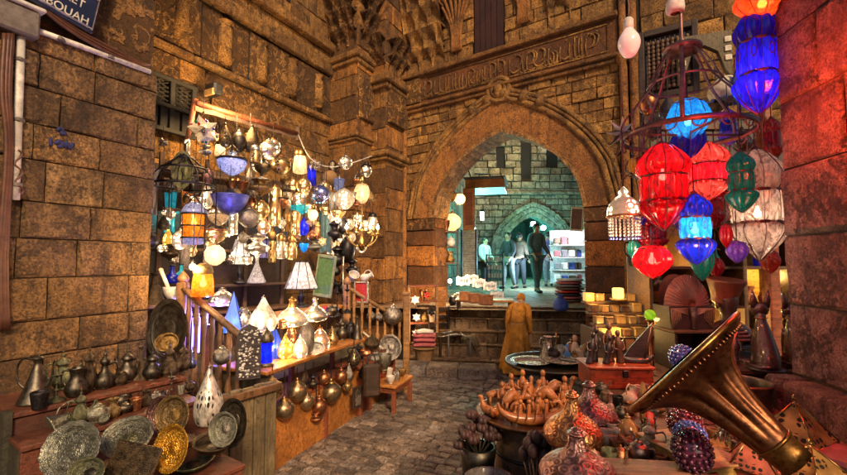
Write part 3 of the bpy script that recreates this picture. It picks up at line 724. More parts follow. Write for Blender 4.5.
# table lamps of pierced metal
k('onion_lamp', ('body', L([(.30, 0), (.42, .04), (.5, .26), (.42, .46), (.20, .70), (.06, .90)]), 0), ('base_ring', L([(.0, 0), (.34, 0), (.34, .04), (.28, .05)]), 1), ('spire', L([(.06, .90), (.08, .93), (.03, .95), (0, 1)], 12), 1))
k('dome_lamp', ('shade', L([(.5, 0), (.5, .12), (.46, .35), (.30, .62), (.10, .8)]), 0), ('knob', L([(.10, .8), (.14, .86), (.05, .9), (.07, .95), (0, 1)], 12), 1))
k('teardrop_lamp', ('body', L([(.26, 0), (.44, .08), (.5, .26), (.38, .5), (.18, .72), (.05, .9), (0, .95)]), 0), ('foot', L([(0, 0), (.3, -.01), (.28, .04), (.2, .06)]), 1), ('tip', L([(.05, .9), (.06, .93), (.02, .96), (0, 1)], 10), 1))
k('ovoid_lamp', ('body', L([(.22, 0), (.40, .12), (.5, .42), (.42, .72), (.2, .9)], fl=None), 0), ('cap', L([(.2, .9), (.24, .92), (.12, .97), (0, 1)], 14), 1), ('foot', L([(0, 0), (.28, 0), (.24, .04), (.2, .05)]), 1))
k('cylinder_lamp', ('glass', L([(.40, .1), (.42, .12), (.42, .6), (.40, .64)], 18, 1), 0), ('foot', L([(0, 0), (.5, 0), (.5, .05), (.42, .1), (.3, .1)], 18, 1), 1), ('hood', L([(.46, .62), (.48, .66), (.40, .8), (.14, .92), (.05, .94), (.06, .97), (0, 1)], 18, 2), 1))
def hexa(mb): mb.lathe([(.25, 0), (.5, .35), (.42, .55), (.12, .9)], 6, 1, smooth=False)
def hexedge(mb):
    for i in range(6):
        a = 2*PI*i/6; mb.tube([(r_*math.cos(a), r_*math.sin(a), z) for r_, z in ((.25, 0), (.5, .35), (.42, .55), (.12, .9), (0, 1))], .018, 5)
k('faceted_lamp', ('glass', hexa, 0), ('leading', hexedge, 1))
def pyr(mb): mb.lathe([(.5, 0), (.5, .02), (.02, .98)], 4, 1, smooth=False, M=Matrix.Rotation(PI/4, 4, 'Z'))
def pyre(mb):
    for i in range(4):
        a = PI/4 + PI/2*i; mb.tube([(.5*math.cos(a), .5*math.sin(a), 0), (0, 0, 1)], .02, 5)
        b = a + PI/2; mb.tube([(.5*math.cos(a), .5*math.sin(a), 0), (.5*math.cos(b), .5*math.sin(b), 0)], .02, 5)
k('pyramid_lamp', ('glass', pyr, 0), ('edges', pyre, 1))
k('shade_lamp', ('shade', L([(.5, .42), (.5, .44), (.20, .98), (.20, 1)], 8, 1), 0), ('shade_wires', lambda mb: [mb.tube([(.505*math.cos(a), .505*math.sin(a), .42), (.205*math.cos(a), .205*math.sin(a), 1)], .012, 5) for a in [2*PI*i/8 for i in range(8)]] + [mb.ring(.505, .014, .42), mb.ring(.205, .014, 1)], 1), ('stem', L([(0, 0), (.24, 0), (.22, .05), (.08, .1), (.12, .25), (.05, .35), (.04, .9)], 14), 1))
k('cone_vase', ('body', L([(0, 0), (.44, 0), (.5, .06), (.44, .14), (.14, .58), (.09, .72), (.13, .9), (.12, .95)]), 0), ('collar', L([(.13, .93), (.17, .96), (.15, 1), (.0, 1)]), 1))
k('dome_vessel', ('belly', L([(.26, 0), (.43, .05), (.5, .19), (.47, .32), (.36, .45), (.22, .55), (.14, .64)], 36), 0), ('neck', L([(.14, .64), (.105, .74), (.09, .85), (.115, .88)], 40, 3, flut(12, .09)), 1), ('finial', L([(.11, .87), (.13, .9), (.07, .93), (.08, .96), (0, 1)], 14), 1))
# hanging lamps: origin at the middle of the body, which spans z -.5 .. +.5
k('ball_lamp', ('globe', L([(.0, -.5), (.2, -.46), (.43, -.25), (.5, 0), (.43, .25), (.18, .46)]), 0), ('cap', L([(.18, .44), (.2, .48), (.08, .56), (.05, .62), (0, .66)], 14), 1))
k('bowl_lamp', ('bowl', L([(0, -.5), (.12, -.46), (.40, -.22), (.5, .1), (.48, .22)]), 0), ('rim', L([(.48, .20), (.53, .24), (.53, .30), (.47, .32)]), 1), ('hangers', lambda mb: [mb.tube([(.5*math.cos(a), .5*math.sin(a), .3), (0, 0, .95)], .014, 5) for a in (0, 2.1, 4.2)], 1))
k('urn_lamp', ('bowl', L([(0, -.5), (.08, -.45), (.14, -.36), (.42, -.22), (.5, -.05), (.34, .06)]), 0), ('neck', L([(.34, .06), (.20, .16), (.28, .28), (.40, .34)]), 0), ('cap', L([(.42, .34), (.36, .40), (.12, .5), (0, .56)]), 1))
k('drop_lamp', ('body', L([(0, -.5), (.3, -.44), (.5, -.2), (.40, .08), (.16, .38), (.05, .5)]), 0), ('cap', L([(.07, .46), (.1, .52), (.03, .58), (0, .6)], 12), 1))
k('bulb_lamp', ('glass', L([(0, -.5), (.3, -.42), (.5, -.12), (.42, .1), (.22, .24)]), 0), ('socket', L([(.22, .22), (.24, .3), (.2, .46), (.1, .5), (0, .5)], 14, 1), 1), ('shade_plate', L([(.5, .18), (.45, .26), (.2, .32)], 18, 1), 1))
k('tube_lamp', ('sleeve', L([(.42, -.5), (.5, -.48), (.5, .4), (.3, .48)], 18, 1), 0), ('cap', L([(.4, .42), (.3, .5), (.05, .54), (0, .6)], 14), 1))
k('jar_lamp', ('glass', L([(0, -.5), (.38, -.48), (.46, -.4), (.42, 0), (.36, .2)], 18, 2), 0), ('cap', L([(.40, .18), (.42, .24), (.34, .40), (.12, .5), (0, .5)], 18, 1), 1))
k('saucer_lamp', ('saucer', L([(0, -.5), (.3, -.3), (.5, .2), (.46, .24), (.2, .3)]), 0), ('hub', L([(.2, .28), (.12, .4), (.03, .5), (0, .5)], 14), 1))
k('cage_lantern', ('glass', L([(.38, -.36), (.42, -.34), (.42, .1), (.38, .12)], 16, 1), 0), ('hood', L([(.42, .12), (.46, .16), (.3, .3), (.12, .36)], 16, 2), 2), ('foot_glass', L([(.38, -.36), (.36, -.48), (.2, -.5), (0, -.5)], 16, 1), 2),
  ('cage', lambda mb: [mb.ring(.45, .018, z) for z in (-.36, .12, -.12)] + [mb.tube([(.44*math.cos(a), .44*math.sin(a), -.5), (.45*math.cos(a), .45*math.sin(a), .14), (.2*math.cos(a), .2*math.sin(a), .36), (0, 0, .5)], .018, 5) for a in [2*PI*i/6 for i in range(6)]], 1))
def star_pts(mb, M=None, n=12):
    g = (1 + 5**.5)/2
    for a, b, c in [(0, s*1, t*g) for s in (-1, 1) for t in (-1, 1)]:
        for d in ((a, b, c), (c, a, b), (b, c, a)):
            q = Vector(d).normalized().to_track_quat('Z', 'Y').to_matrix().to_4x4()
            mb.lathe([(.19, .22), (.0, .5)], 5, 1, M=q, smooth=False)
k('star_lamp', ('points', star_pts, 0), ('core', lambda mb: mb.ball((0, 0, 0), .27), 1), ('hook', lambda mb: mb.tube([(0, 0, .45), (.04, 0, .55), (0, 0, .62), (-.03, 0, .56)], .015, 5), 2))
k('picture_frame', ('panel', lambda mb: mb.box((0, 0, 0), (.84, .04, .86)), 0), ('frame', lambda mb: [mb.bbox((x, -.01, z), d, .015) for x, z, d in ((-.45, 0, (.1, .08, 1)), (.45, 0, (.1, .08, 1)), (0, .46, (.8, .08, .08)), (0, -.46, (.8, .08, .08)))], 1))
def gl_prof(which):
    top = [(.06, 1.0), (.16, .96), (.36, .86), (.42, .76), (.34, .67)]
    mid = [(.34, .67), (.37, .62), (.37, .42), (.34, .38)]
    bot = [(.34, .38), (.46, .33), (.46, .26), (.26, .12), (.08, .05), (0, .03)]
    if which == 'fat': top = [(.08, 1.0), (.22, .96), (.48, .80), (.5, .70), (.42, .62)]; mid = [(.42, .62), (.44, .58), (.44, .38), (.40, .34)]; bot = [(.40, .34), (.5, .30), (.46, .22), (.24, .10), (.06, .02), (0, 0)]
    return [[(r_, z - .5) for r_, z in q] for q in (top, mid, bot)]
def gl(which):
    t_, m_, b_ = gl_prof(which); fl = flut(8, .085)
    def cage(mb):
        prof = cr(t_[:1] + t_[1:] + m_[1:] + b_[1:], 3)
        for i in range(8):
            a = 2*PI*(i+.5)/8; mb.tube([(r_*.94*math.cos(a) + .012*math.cos(a), r_*.94*math.sin(a) + .012*math.sin(a), z) for r_, z in prof], .0075, 5)
        for r_, z in (t_[-1], m_[-1]): mb.ring(r_+.012, .014, z)
        for i in range(8):      # wire curls
            a = 2*PI*i/8; mb.tube([(.43*math.cos(a + .12*math.cos(q)), .43*math.sin(a + .12*math.cos(q)), .05 + .05*math.sin(q)) for q in [2*PI*j/8 for j in range(8)]], .008, 4, True)
    return (('crown_glass', L(t_, 60, 3, fl), 0), ('middle_glass', L(m_, 60, 3, fl), 1), ('foot_glass', L(b_, 60, 3, fl), 0), ('wire_cage', cage, 2), ('hook_cap', L([(.10, .48), (.07, .52), (.02, .54), (.02, .6), (0, .6)], 12, 1), 2))
k('slim_lantern', *gl('slim')); k('fat_lantern', *gl('fat'))
def gl_short():
    b_ = [(.12, .5), (.34, .42), (.5, .12), (.46, -.1), (.24, -.36), (.06, -.48), (0, -.5)]; fl = flut(8, .085)
    return (('glass', L(b_, 60, 3, fl), 0), ('wire_cage', lambda mb: [mb.tube([((r_*.93+.008)*math.cos(a), (r_*.93+.008)*math.sin(a), z) for r_, z in cr(b_, 3)], .009, 5) for a in [2*PI*(i+.5)/8 for i in range(8)]] + [mb.ring(.36, .015, .40)], 2), ('hook_cap', L([(.14, .48), (.08, .54), (.02, .56), (.02, .62), (0, .62)], 12, 1), 2))
k('drop_lantern', *gl_short())
CACHE = {}
def part_mesh(kind, pname, fn, mat):
    key = (kind, pname, mat)
    if key not in CACHE:
        mb = MB(); fn(mb); CACHE[key] = mb.mesh(pname or kind, mat)
    return CACHE[key]
def place(kind, name, label, cat, loc, w, h, mats, rz=0.0, tilt=(0, 0), d=None, group=None, chain=0, lit=None, lcol=(1, .62, .28), loff=None, skip=(), chainmat='iron'):
    """A thing of KIND scaled to W x H metres at LOC. chain: metres of chain above a hanging lamp. lit: watts of its lamp."""
    mats = (mats,) if isinstance(mats, str) else mats
    gm = lambda i: mats[min(i, len(mats)-1)]
    parts = [p for p in K[kind] if p[0] not in skip]; sc = (w, d or w, h); rot = (tilt[0], tilt[1], rz)
    if len(parts) == 1 and not chain and not lit:
        o = bpy.data.objects.new(name, part_mesh(kind, parts[0][0], parts[0][1], gm(parts[0][2]))); COL.objects.link(o)
        o.location = loc; o.rotation_euler = rot; o.scale = sc; return tag(o, label, cat, group)
    t = empty(name, label, cat, loc, rot, sc, group)
    for p in parts:
        o = bpy.data.objects.new(p[0] or 'body', part_mesh(kind, p[0], p[1], gm(p[2]))); COL.objects.link(o); o.parent = t
        for q in (p[3] if len(p) > 3 else ()):
            c = bpy.data.objects.new(q[0], part_mesh(kind, p[0] + q[0], q[1], gm(q[2]))); COL.objects.link(c); c.parent = o
    if chain:
        key = ('chain', chainmat)
        if key not in CACHE:
            mb = MB(); n = 26
            for i in range(n): mb.lathe([(.35, i/n), (1, (i+.3)/n), (1, (i+.7)/n), (.35, (i+1)/n)], 5, 1)
            CACHE[key] = mb.mesh('chain', chainmat)
        o = bpy.data.objects.new('chain', CACHE[key]); COL.objects.link(o); o.parent = t
        top = .5; o.location = (0, 0, top); o.scale = (.0045/w, .0045/sc[1], chain/h)
    if lit: light(loff if loff is not None else (0, 0, 0), lit, lcol, .025, t)
    return t
_place = place
def place(kind, name, label, cat, loc, w, h, mats, lit=None, loff=None, rz=0.0, bulb=None, **kw):
    ml = (mats,) if isinstance(mats, str) else mats
    if lit and loff is None and ml[0].split('_')[0] in ('lit', 'pierced', 'scale', 'filigree', 'brass', 'silver'):
        hanging = kind in ('ball_lamp', 'bowl_lamp', 'urn_lamp', 'drop_lamp', 'bulb_lamp', 'tube_lamp', 'jar_lamp', 'saucer_lamp', 'star_lamp')
        loff = (-.1*math.sin(rz), -.1*math.cos(rz), -.68) if hanging else (-.66*math.sin(rz), -.66*math.cos(rz), .45)
    t = _place(kind, name, label, cat, loc, w, h, mats, lit=lit, loff=loff, rz=rz, **kw)
    if bulb:
        if 'bulb' + bulb not in CACHE:
            mb = MB(); mb.lathe([(.0, -1), (.7, -.7), (1, 0), (.6, .8), (.4, 1.4), (.4, 1.9)], 12, 3); CACHE['bulb' + bulb] = mb.mesh('bulb', bulb)
        o = bpy.data.objects.new('bulb', CACHE['bulb' + bulb]); COL.objects.link(o); o.parent = t; q = min(.022, w*.13); o.scale = (q/w, q/w, q*1.2/h)
        if loff is not None: o.location = loff
    return t
def thing(name, label, cat, group, *parts, loc=(0, 0, 0), rz=0.0):
    """parts: (name, builder(mb), material[, sub-parts]); one unnamed part makes a one-mesh thing"""
    if len(parts) == 1 and not parts[0][0]:
        mb = MB(); parts[0][1](mb); o = mb.obj(name, parts[0][2]); o.location = loc; o.rotation_euler = (0, 0, rz); return tag(o, label, cat, group)
    t = empty(name, label, cat, loc, (0, 0, rz), (1, 1, 1), group)
    for p in parts:
        mb = MB(); p[1](mb); o = mb.obj(p[0], p[2], t)
        for q in (p[3] if len(p) > 3 else ()):
            m2 = MB(); q[1](m2); m2.obj(q[0], q[2], o)
    return t
# ------------------------------------------------------------------ street beyond the gate
r = random.Random(31)
far = empty('arched_wall', 'grey green stone wall far behind the gate with its own pointed arch and slit windows', 'wall')
FX = Vector((0, 16, 0)); MF = frame(FX, Vector((1, 0, 0)), Vector((0, -1, 0)))
wins = [(2.78, 3.1, 5.05, 6.0), (3.7, 4.1, 4.72, 6.1), (4.68, 5.12, 5.05, 5.85)]
def skipf(a, b, c, d):
    q = [(a, c), (b, c), (b, d), (a, d)]
    if all(inside(s, z, 1.55, 1.75, 4.15, 2.0) for s, z in q) or (d < 2.2 and b > 2.6 and a < 5.7): return True
    if any(inside(s, z, 1.1, 1.25, 4.15, 2.0) for s, z in q): return True
    return False
mb = MB(); masonry(mb, MF, 0, 9.5, .8, 4.1, .24, .45, r, .05, gap=.02, skip=skipf, wins=wins, lo=.6, hi=1.3); masonry(mb, MF, 0, 9.5, 4.32, 10, .28, .5, r, .14, gap=.02, skip=skipf, wins=wins, lo=.6, hi=1.3); mb.obj('block_facing', 'grey_stone', far)
mb = MB(); slab(mb, MF, 0, 9.5, 0, .14, 4.1, 4.2); slab(mb, MF, 0, 9.5, 0, .10, 4.2, 4.31); mb.obj('string_course', 'grey_stone', far)
mb = MB(); pf = [(3.02, .8)] + arch(1.13, 1.27, 20, 4.15, 2.0) + [(5.28, .8)]
slab(mb, MF, 0, 3.02, -.7, -.003, .0, 10); slab(mb, MF, 5.28, 9.5, -.7, -.003, 0, 10)
for (a, z0), (b, z1) in zip(pf[1:-1], pf[2:-1]):
    mb.add([(a, -.003, z0), (b, -.003, z1), (b, -.003, 10), (a, -.003, 10)], [(0, 1, 2, 3)], M=MF)
mb.obj('core', 'mortar', far)
for hw, ri, w, p in ((1.12, 1.27, .16, .06), (1.30, 1.46, .15, .10), (1.47, 1.64, .16, .14)):
    mb = MB(); a0 = [(4.15-hw, .8)] + arch(hw, ri, 20, 4.15, 2.0) + [(4.15+hw, .8)]; a1 = [(4.15-hw-w, .8)] + arch(hw+w, ri+w, 20, 4.15, 2.0) + [(4.15+hw+w, .8)]
    for k_ in range(len(a0)-1):
        x, y, u, v = a0[k_], a0[k_+1], a1[k_+1], a1[k_]; c = tone(r, .7, 1.2)
        mb.add([(x[0], p, x[1]), (y[0], p, y[1]), (u[0], p, u[1]), (v[0], p, v[1]), (x[0], -.5, x[1]), (y[0], -.5, y[1])], [(0, 1, 2, 3), (0, 1, 5, 4)], col=c, M=MF)
        if k_ % 2: mb.tube([(v[0], p, v[1]), (u[0], p, u[1])], .03, 5, M=MF)
    mb.obj('arch_band', 'grey_stone', far)
for w0, w1, z0, z1 in wins:
    mb = MB(); slab(mb, MF, w0, w1, .0, .01, z0, z1)
    mb.obj('slit_window', 'slit_shade', far)  # flat black panes put in for the shade inside the slits
mb = MB(); muqarnas(mb, MF, 2.2, 2.75, 6.2, 3, .3, .3, .1, r); muqarnas(mb, MF, 3.1, 3.7, 6.2, 3, .3, .3, .1, r); mb.obj('muqarnas', 'grey_stone', far)
mb = MB()
for x in (2.9, 5.4): slab(mb, MF, x-.1, x+.1, -6, -.7, .8, 4.5)
slab(mb, MF, 2.9, 5.4, -6.1, -6, .8, 4.5); slab(mb, MF, 2.9, 5.4, -6, -.7, 3.6, 3.7); mb.obj('passage', 'grey_stone', far)
pl = empty('shop_wall', 'left side wall of the street behind the gate, with the shops built against it', 'wall')
ML2 = frame(Vector((.12, 8.9, 0)), Vector((.247, .97, 0)).normalized(), Vector((.97, -.247, 0)).normalized())
mb = MB(); masonry(mb, ML2, 0, 7.3, .8, 7, .3, .5, r, .03); mb.obj('block_facing', 'grey_stone', pl); mb = MB(); slab(mb, ML2, 0, 7.3, -.5, -.003, 0, 7); mb.obj('core', 'mortar', pl)
pr = empty('shop_wall', 'right side wall of the street behind the gate, beyond the stacked rugs', 'wall')
MR2 = frame(Vector((3.05, 7.1, 0)), Vector((.32, .95, 0)).normalized(), Vector((-.95, .32, 0)).normalized())
mb = MB(); masonry(mb, MR2, 0, 9.4, .8, 7, .3, .5, r, .03); mb.obj('block_facing', 'ochre_stone', pr); mb = MB(); slab(mb, MR2, 0, 9.4, -.5, -.003, 0, 7); mb.obj('core', 'mortar', pr)
# awning, panel, shutter
c = at(487, 190, 9.6)
thing('shop_awning', 'box awning with orange front and white underside jutting over the upper street', 'awning', None,
      ('soffit', lambda mb: mb.box((0, 0, -.02), (.76, 1.0, .02)), 'white_paint'), ('fascia', lambda mb: [mb.bbox((0, -.52, .06), (.84, .04, .2), .01), mb.bbox((.4, 0, .06), (.04, 1.0, .2), .01), mb.bbox((-.4, 0, .06), (.04, 1.0, .2), .01)], 'orange_wood'),
      ('top_sheet', lambda mb: mb.box((0, 0, .19), (.9, 1.15, .03)), 'brown_wood'), ('stay', lambda mb: mb.tube([(-.3, -.4, .2), (-.55, .1, .8)], .015), 'iron'), loc=c, rz=-.25)
c = at(469, 209, 9.0)
thing('sign_board', 'upright orange brown wooden board under the box awning', 'board', None, ('panel', lambda mb: mb.bbox((0, 0, 0), (.26, .05, .9), .01), 'orange_wood'), ('carved_centre', lambda mb: mb.bbox((0, -.03, 0), (.16, .02, .7), .008), 'red_wood'), loc=c, rz=-.3)
c = at(469, 256, 9.2)
thing('rolling_shutter', 'grey slatted shutter below the wooden sign board', 'shutter', None, ('slats', lambda mb: [mb.bbox((0, 0, -.5 + .05*i), (.30, .03, .044), .008) for i in range(22)], 'white_paint'), ('guide_rail', lambda mb: [mb.bbox((x, 0, 0), (.03, .06, 1.15), .005) for x in (-.17, .17)], 'iron'), loc=c, rz=-.5)
# glowing globes in the left side of the gate
for px, py, d, on_, lb in ((452, 222, 18, 1, 'largest glowing white globe lamp hanging inside the gate'), (444, 218, 14, 1, 'glowing globe lamp half hidden behind the largest globe inside the gate'), (438, 215, 10, 1, 'small glowing globe lamp nearest the left edge of the arch opening'),
                       (460, 199, 11, 1, 'pale glowing globe lamp next to the dark globe in the gate'), (452, 196, 11, 0, 'dark unlit brass globe lamp among the white globes in the gate'), (446, 194, 9, 1, 'small glowing globe lamp just above the dark globe in the gate'), (453, 181, 7, 1, 'tiny glowing globe lamp, topmost of those in the gate')):
    Y = 8.15; place('ball_lamp', 'globe_lamp', lb, 'lamp', at(px, py, Y), m(d, Y), m(d, Y), ('milk_glass', 'brass_plain') if on_ else ('old_brass', 'iron'), chain=.35, lit=10 if on_ else None, loff=(0, 0, 0), group='globe lamps in the gate')
# jug shelf inside the gate
c = at(446, 263, 8.0)
thing('wall_shelf', 'narrow wall shelf with vessels just inside the left of the gate', 'shelf', None, *[('board', (lambda z: lambda mb: mb.bbox((0, 0, z), (.42, .22, .025), .004))(z), 'brown_wood') for z in (0, .3, .58)], ('upright', lambda mb: [mb.bbox((x, .1, .15), (.03, .03, 1.0), .004) for x in (-.2, .2)], 'brown_wood'), loc=c, rz=-.4)
for dx, dz, kd, mt, lb in ((-.08, .015, 'lidded_pot', 'copper', 'copper lidded pot on the lowest wall shelf inside the gate'), (.08, .015, 'jug', 'brass', 'brass jug on the lowest wall shelf inside the gate'), (-.08, .315, 'jug', 'silver', 'silver jug on the middle wall shelf inside the gate'), (.09, .315, 'lidded_pot', 'white_paint', 'white lidded pot on the middle wall shelf inside the gate'), (0, .595, 'bowl', 'copper', 'copper bowl on the top wall shelf inside the gate')):
    place(kd, {'bowl': 'bowl', 'jug': 'jug'}.get(kd, 'lidded_pot'), lb, 'pot', c + Vector((dx, -.04 - dx*.4, dz)), .16, .2, mt)
light(at(452, 283, 7.0), 30, (1, .7, .35), name='shop_lamp_light')
c = at(450, 281, 7.35); thing('table_bulb', 'bright bare bulb burning at the left end of the table in the gate', 'lamp', None, ('glass', lambda mb: mb.ball((0, 0, 0), .035), 'hot_bulb'), ('socket', lambda mb: mb.lathe([(.02, -.09), (.022, -.03), (.015, -.03)], 10, 1), 'iron'), loc=c)
# table with boxes and white price cards
tb = on(484, 300, .98)
thing('market_table', 'low wooden table at the top of the steps carrying white cards', 'table', None, ('top', lambda mb: mb.bbox((0, 0, 0), (.86, .42, .03), .006), 'orange_wood'), *[('leg', (lambda x, y: lambda mb: mb.bbox((x, y, -.07), (.04, .04, .11), .004))(x, y), 'brown_wood') for x in (-.38, .38) for y in (-.16, .16)], loc=tb, rz=-.15)
for i, (px, py, lb) in enumerate(((465, 297, 'orange clay box at the left end of the table in the gate'), (475, 299, 'orange clay box in the middle of the table in the gate'), (486, 301, 'orange clay box at the right end of the table in the gate'))):
    thing('clay_box', lb, 'box', 'clay boxes in the gate', ('box', lambda mb: mb.bbox((0, 0, .06), (.15, .13, .12), .01), 'terracotta'), ('rim', lambda mb: mb.tube([(-.07, -.06, .122), (.07, -.06, .122), (.07, .06, .122), (-.07, .06, .122)], .008, 5, True), 'terracotta'), loc=on(px, py+4, 1.0), rz=.2*i)
def card(mb):
    n = 6; vs = [(-.11 + .22*i/n, .012*math.sin(i*1.7+j), -.07 + .14*j/3 + .01*math.sin(i*2)) for j in range(4) for i in range(n+1)]
    vs2 = [(x, y + .006, z) for x, y, z in vs]; q = n+1; N = len(vs)
    fs = [(j*q+i, j*q+i+1, (j+1)*q+i+1, (j+1)*q+i) for j in range(3) for i in range(n)]
    mb.add(vs + vs2, fs + [tuple(N+a for a in f[::-1]) for f in fs])
def ink(mb):
    for x in (-.06, -.01, .05): mb.tube([(x-.015, -.02, -.02), (x-.01, -.021, .025), (x+.012, -.02, -.015), (x+.018, -.02, .028)], .0045, 5)
for px, py, dy, lb in ((472, 279, .1, 'white price card standing highest at the back of the table in the gate'), (479, 283, .05, 'white price card left of centre on the table in the gate'), (490, 286, .03, 'white price card right of centre on the table in the gate'), (497, 296, -.1, 'lowest white price card at the right front of the table in the gate'), (463, 281, .1, 'white price card nearest the bare bulb in the gate')):
    t = thing('price_card', lb, 'card', 'price cards in the gate', ('sheet', card, 'white_cloth'), ('writing', ink, 'graffiti_paint'), loc=at(px, py, 7.05 + dy), rz=.1)
light(at(482, 262, 6.7), 14, (1, .8, .6), name='shop_lamp_light')
# rugs, bag, framed picture
for i in range(8):
    lb = ['top folded rug, striped white and brown, of the stack by the right jamb', 'second folded rug from the top of the stack by the right jamb', 'third folded rug from the top of the stack by the right jamb', 'fourth folded rug from the top of the stack by the right jamb', 'fourth folded rug from the bottom of the stack by the right jamb', 'third folded rug from the bottom of the stack by the right jamb', 'second folded rug from the bottom of the stack by the right jamb', 'bottom folded rug of the stack by the right jamb'][7-i]
    c = on(574, 303, .84) + Vector((.02*math.sin(i*2.1), .25, .026 + .052*i))
    thing('folded_rug', lb, 'rug', 'rugs stacked by the gate', ('', lambda mb: mb.tube([(-.2, 0, 0), (-.19, 0, .0), (.19, 0, 0), (.2, 0, 0)], [(.1, .01), (.19, .026), (.19, .026), (.1, .01)], 10), ['brown_cloth', 'pink_cloth', 'dark_cloth', 'red_paint', 'brown_cloth', 'grey_cloth', 'pink_cloth', 'white_cloth'][i]), loc=c, rz=.1*math.sin(i*5))
c = on(563, 314, .70)
thing('cloth_bag', 'blue cloth bag slumped at the right end of the steps', 'bag', None, ('bag', L([(0, 0), (.08, 0), (.11, .06), (.09, .14), (.04, .19), (.05, .23)], 14), 'blue_cloth'), ('tie', lambda mb: mb.ring(.042, .008, .19), 'dark_cloth'), loc=on(562, 311, .84) + Vector((0, .05, 0)))
place('picture_frame', 'picture_frame', 'slanting cream picture frame hung inside the right of the gate', 'picture', at(577, 219, 8.0), m(12, 8), m(24, 8), ('brown_wood', 'cream'), d=.6, rz=-.5, tilt=(.12, .1))
c = at(568, 256, 12); 
thing('goods_stall', 'bright white stall crowded with small goods beyond the gate on the right', 'stall', None, ('back_board', lambda mb: mb.box((0, .2, 0), (1.0, .03, 1.5)), 'white_paint'), *[('shelf', (lambda z: lambda mb: mb.bbox((0, 0, z), (1.0, .4, .025), .004))(z), 'white_paint') for z in (-.75, -.4, -.05, .3)], loc=c, rz=-.35)
rr = random.Random(77)
for i in range(14):
    rw, cl = divmod(i, 4); z = -.73 + .35*rw
    lb = '%s parcel, %s on the %s shelf of the white stall' % (['white', 'violet', 'brown', 'pink', 'grey'][i % 5], ['leftmost', 'second from left', 'third from left', 'rightmost'][cl], ['bottom', 'second', 'third', 'top'][rw])
    thing('parcel', lb, 'goods', 'goods on the white stall', ('', lambda mb: mb.bbox((0, 0, .1), (.16, .14, rr.uniform(.14, .24)), .02), ['white_cloth', 'blue_cloth', 'brown_cloth', 'pink_cloth', 'grey_cloth'][i % 5]), loc=c + Vector((-.36 + .24*cl, -.05 + .09*cl - .1, z)))
light(at(566, 236, 11.4), 60, (.95, .9, 1), name='stall_lamp_light'); light(at(551, 232, 13.5), 45, (.35, .3, 1), name='stall_lamp_light')
for px, py, mt, e, cl, lb in ((533, 224, 'green_bulb', 70, (.3, 1, .6), 'green white flood lamp shining in the far arch'), (543, 228, 'cyan_bulb', 70, (.25, .85, 1), 'cyan flood lamp shining right of the green one in the far arch')):
    c = at(px, py, 15.4); thing('flood_lamp', lb, 'lamp', 'flood lamps in the far arch', ('lens', lambda mb: mb.ball((0, -.05, 0), .09), mt), ('housing', lambda mb: mb.bbox((0, .06, 0), (.24, .12, .2), .02), 'iron'), loc=c); light(c + Vector((0, -.25, 0)), e, cl, .08, name='flood_lamp_light')
for px, py, Y, e, cl in ((482, 222, 10.6, 110, (.2, 1, .75)), (500, 245, 13.0, 110, (.12, .85, .9)), (520, 240, 17.5, 260, (.1, .8, .75)), (530, 262, 11.0, 110, (.45, .85, 1)), (520, 160, 14.4, 130, (1, .85, .42))): light(at(px, py, Y), e, cl, .1, name='upper_street_glow')  # coloured street glow, with added fills for the floor and upper far wall
c = at(482, 216, 10.6); thing('wall_lamp', 'green glowing wall lamp behind the awning on the upper street', 'lamp', None, ('tube', lambda mb: mb.lathe([(0, -.1), (.04, -.1), (.04, .1), (0, .1)], 10, 1), 'green_bulb'), ('holder', lambda mb: mb.bbox((0, 0, .13), (.1, .1, .06), .01), 'iron'), loc=c)
c = on(495, 291, .84)
thing('postcard_rack', 'dark rack of small white cards standing in the teal lit street', 'rack', None, ('frame', lambda mb: [mb.bbox((x, 0, .45), (.03, .03, .9), .004) for x in (-.2, .2)] + [mb.bbox((0, 0, z), (.4, .03, .02), .004) for z in (.1, .3, .5, .7, .88)], 'iron'), ('cards', lambda mb: [mb.box((-.14 + .07*i, -.02, .18 + .2*j), (.05, .01, .1)) for i in range(5) for j in range(4)], 'white_cloth'), loc=c)
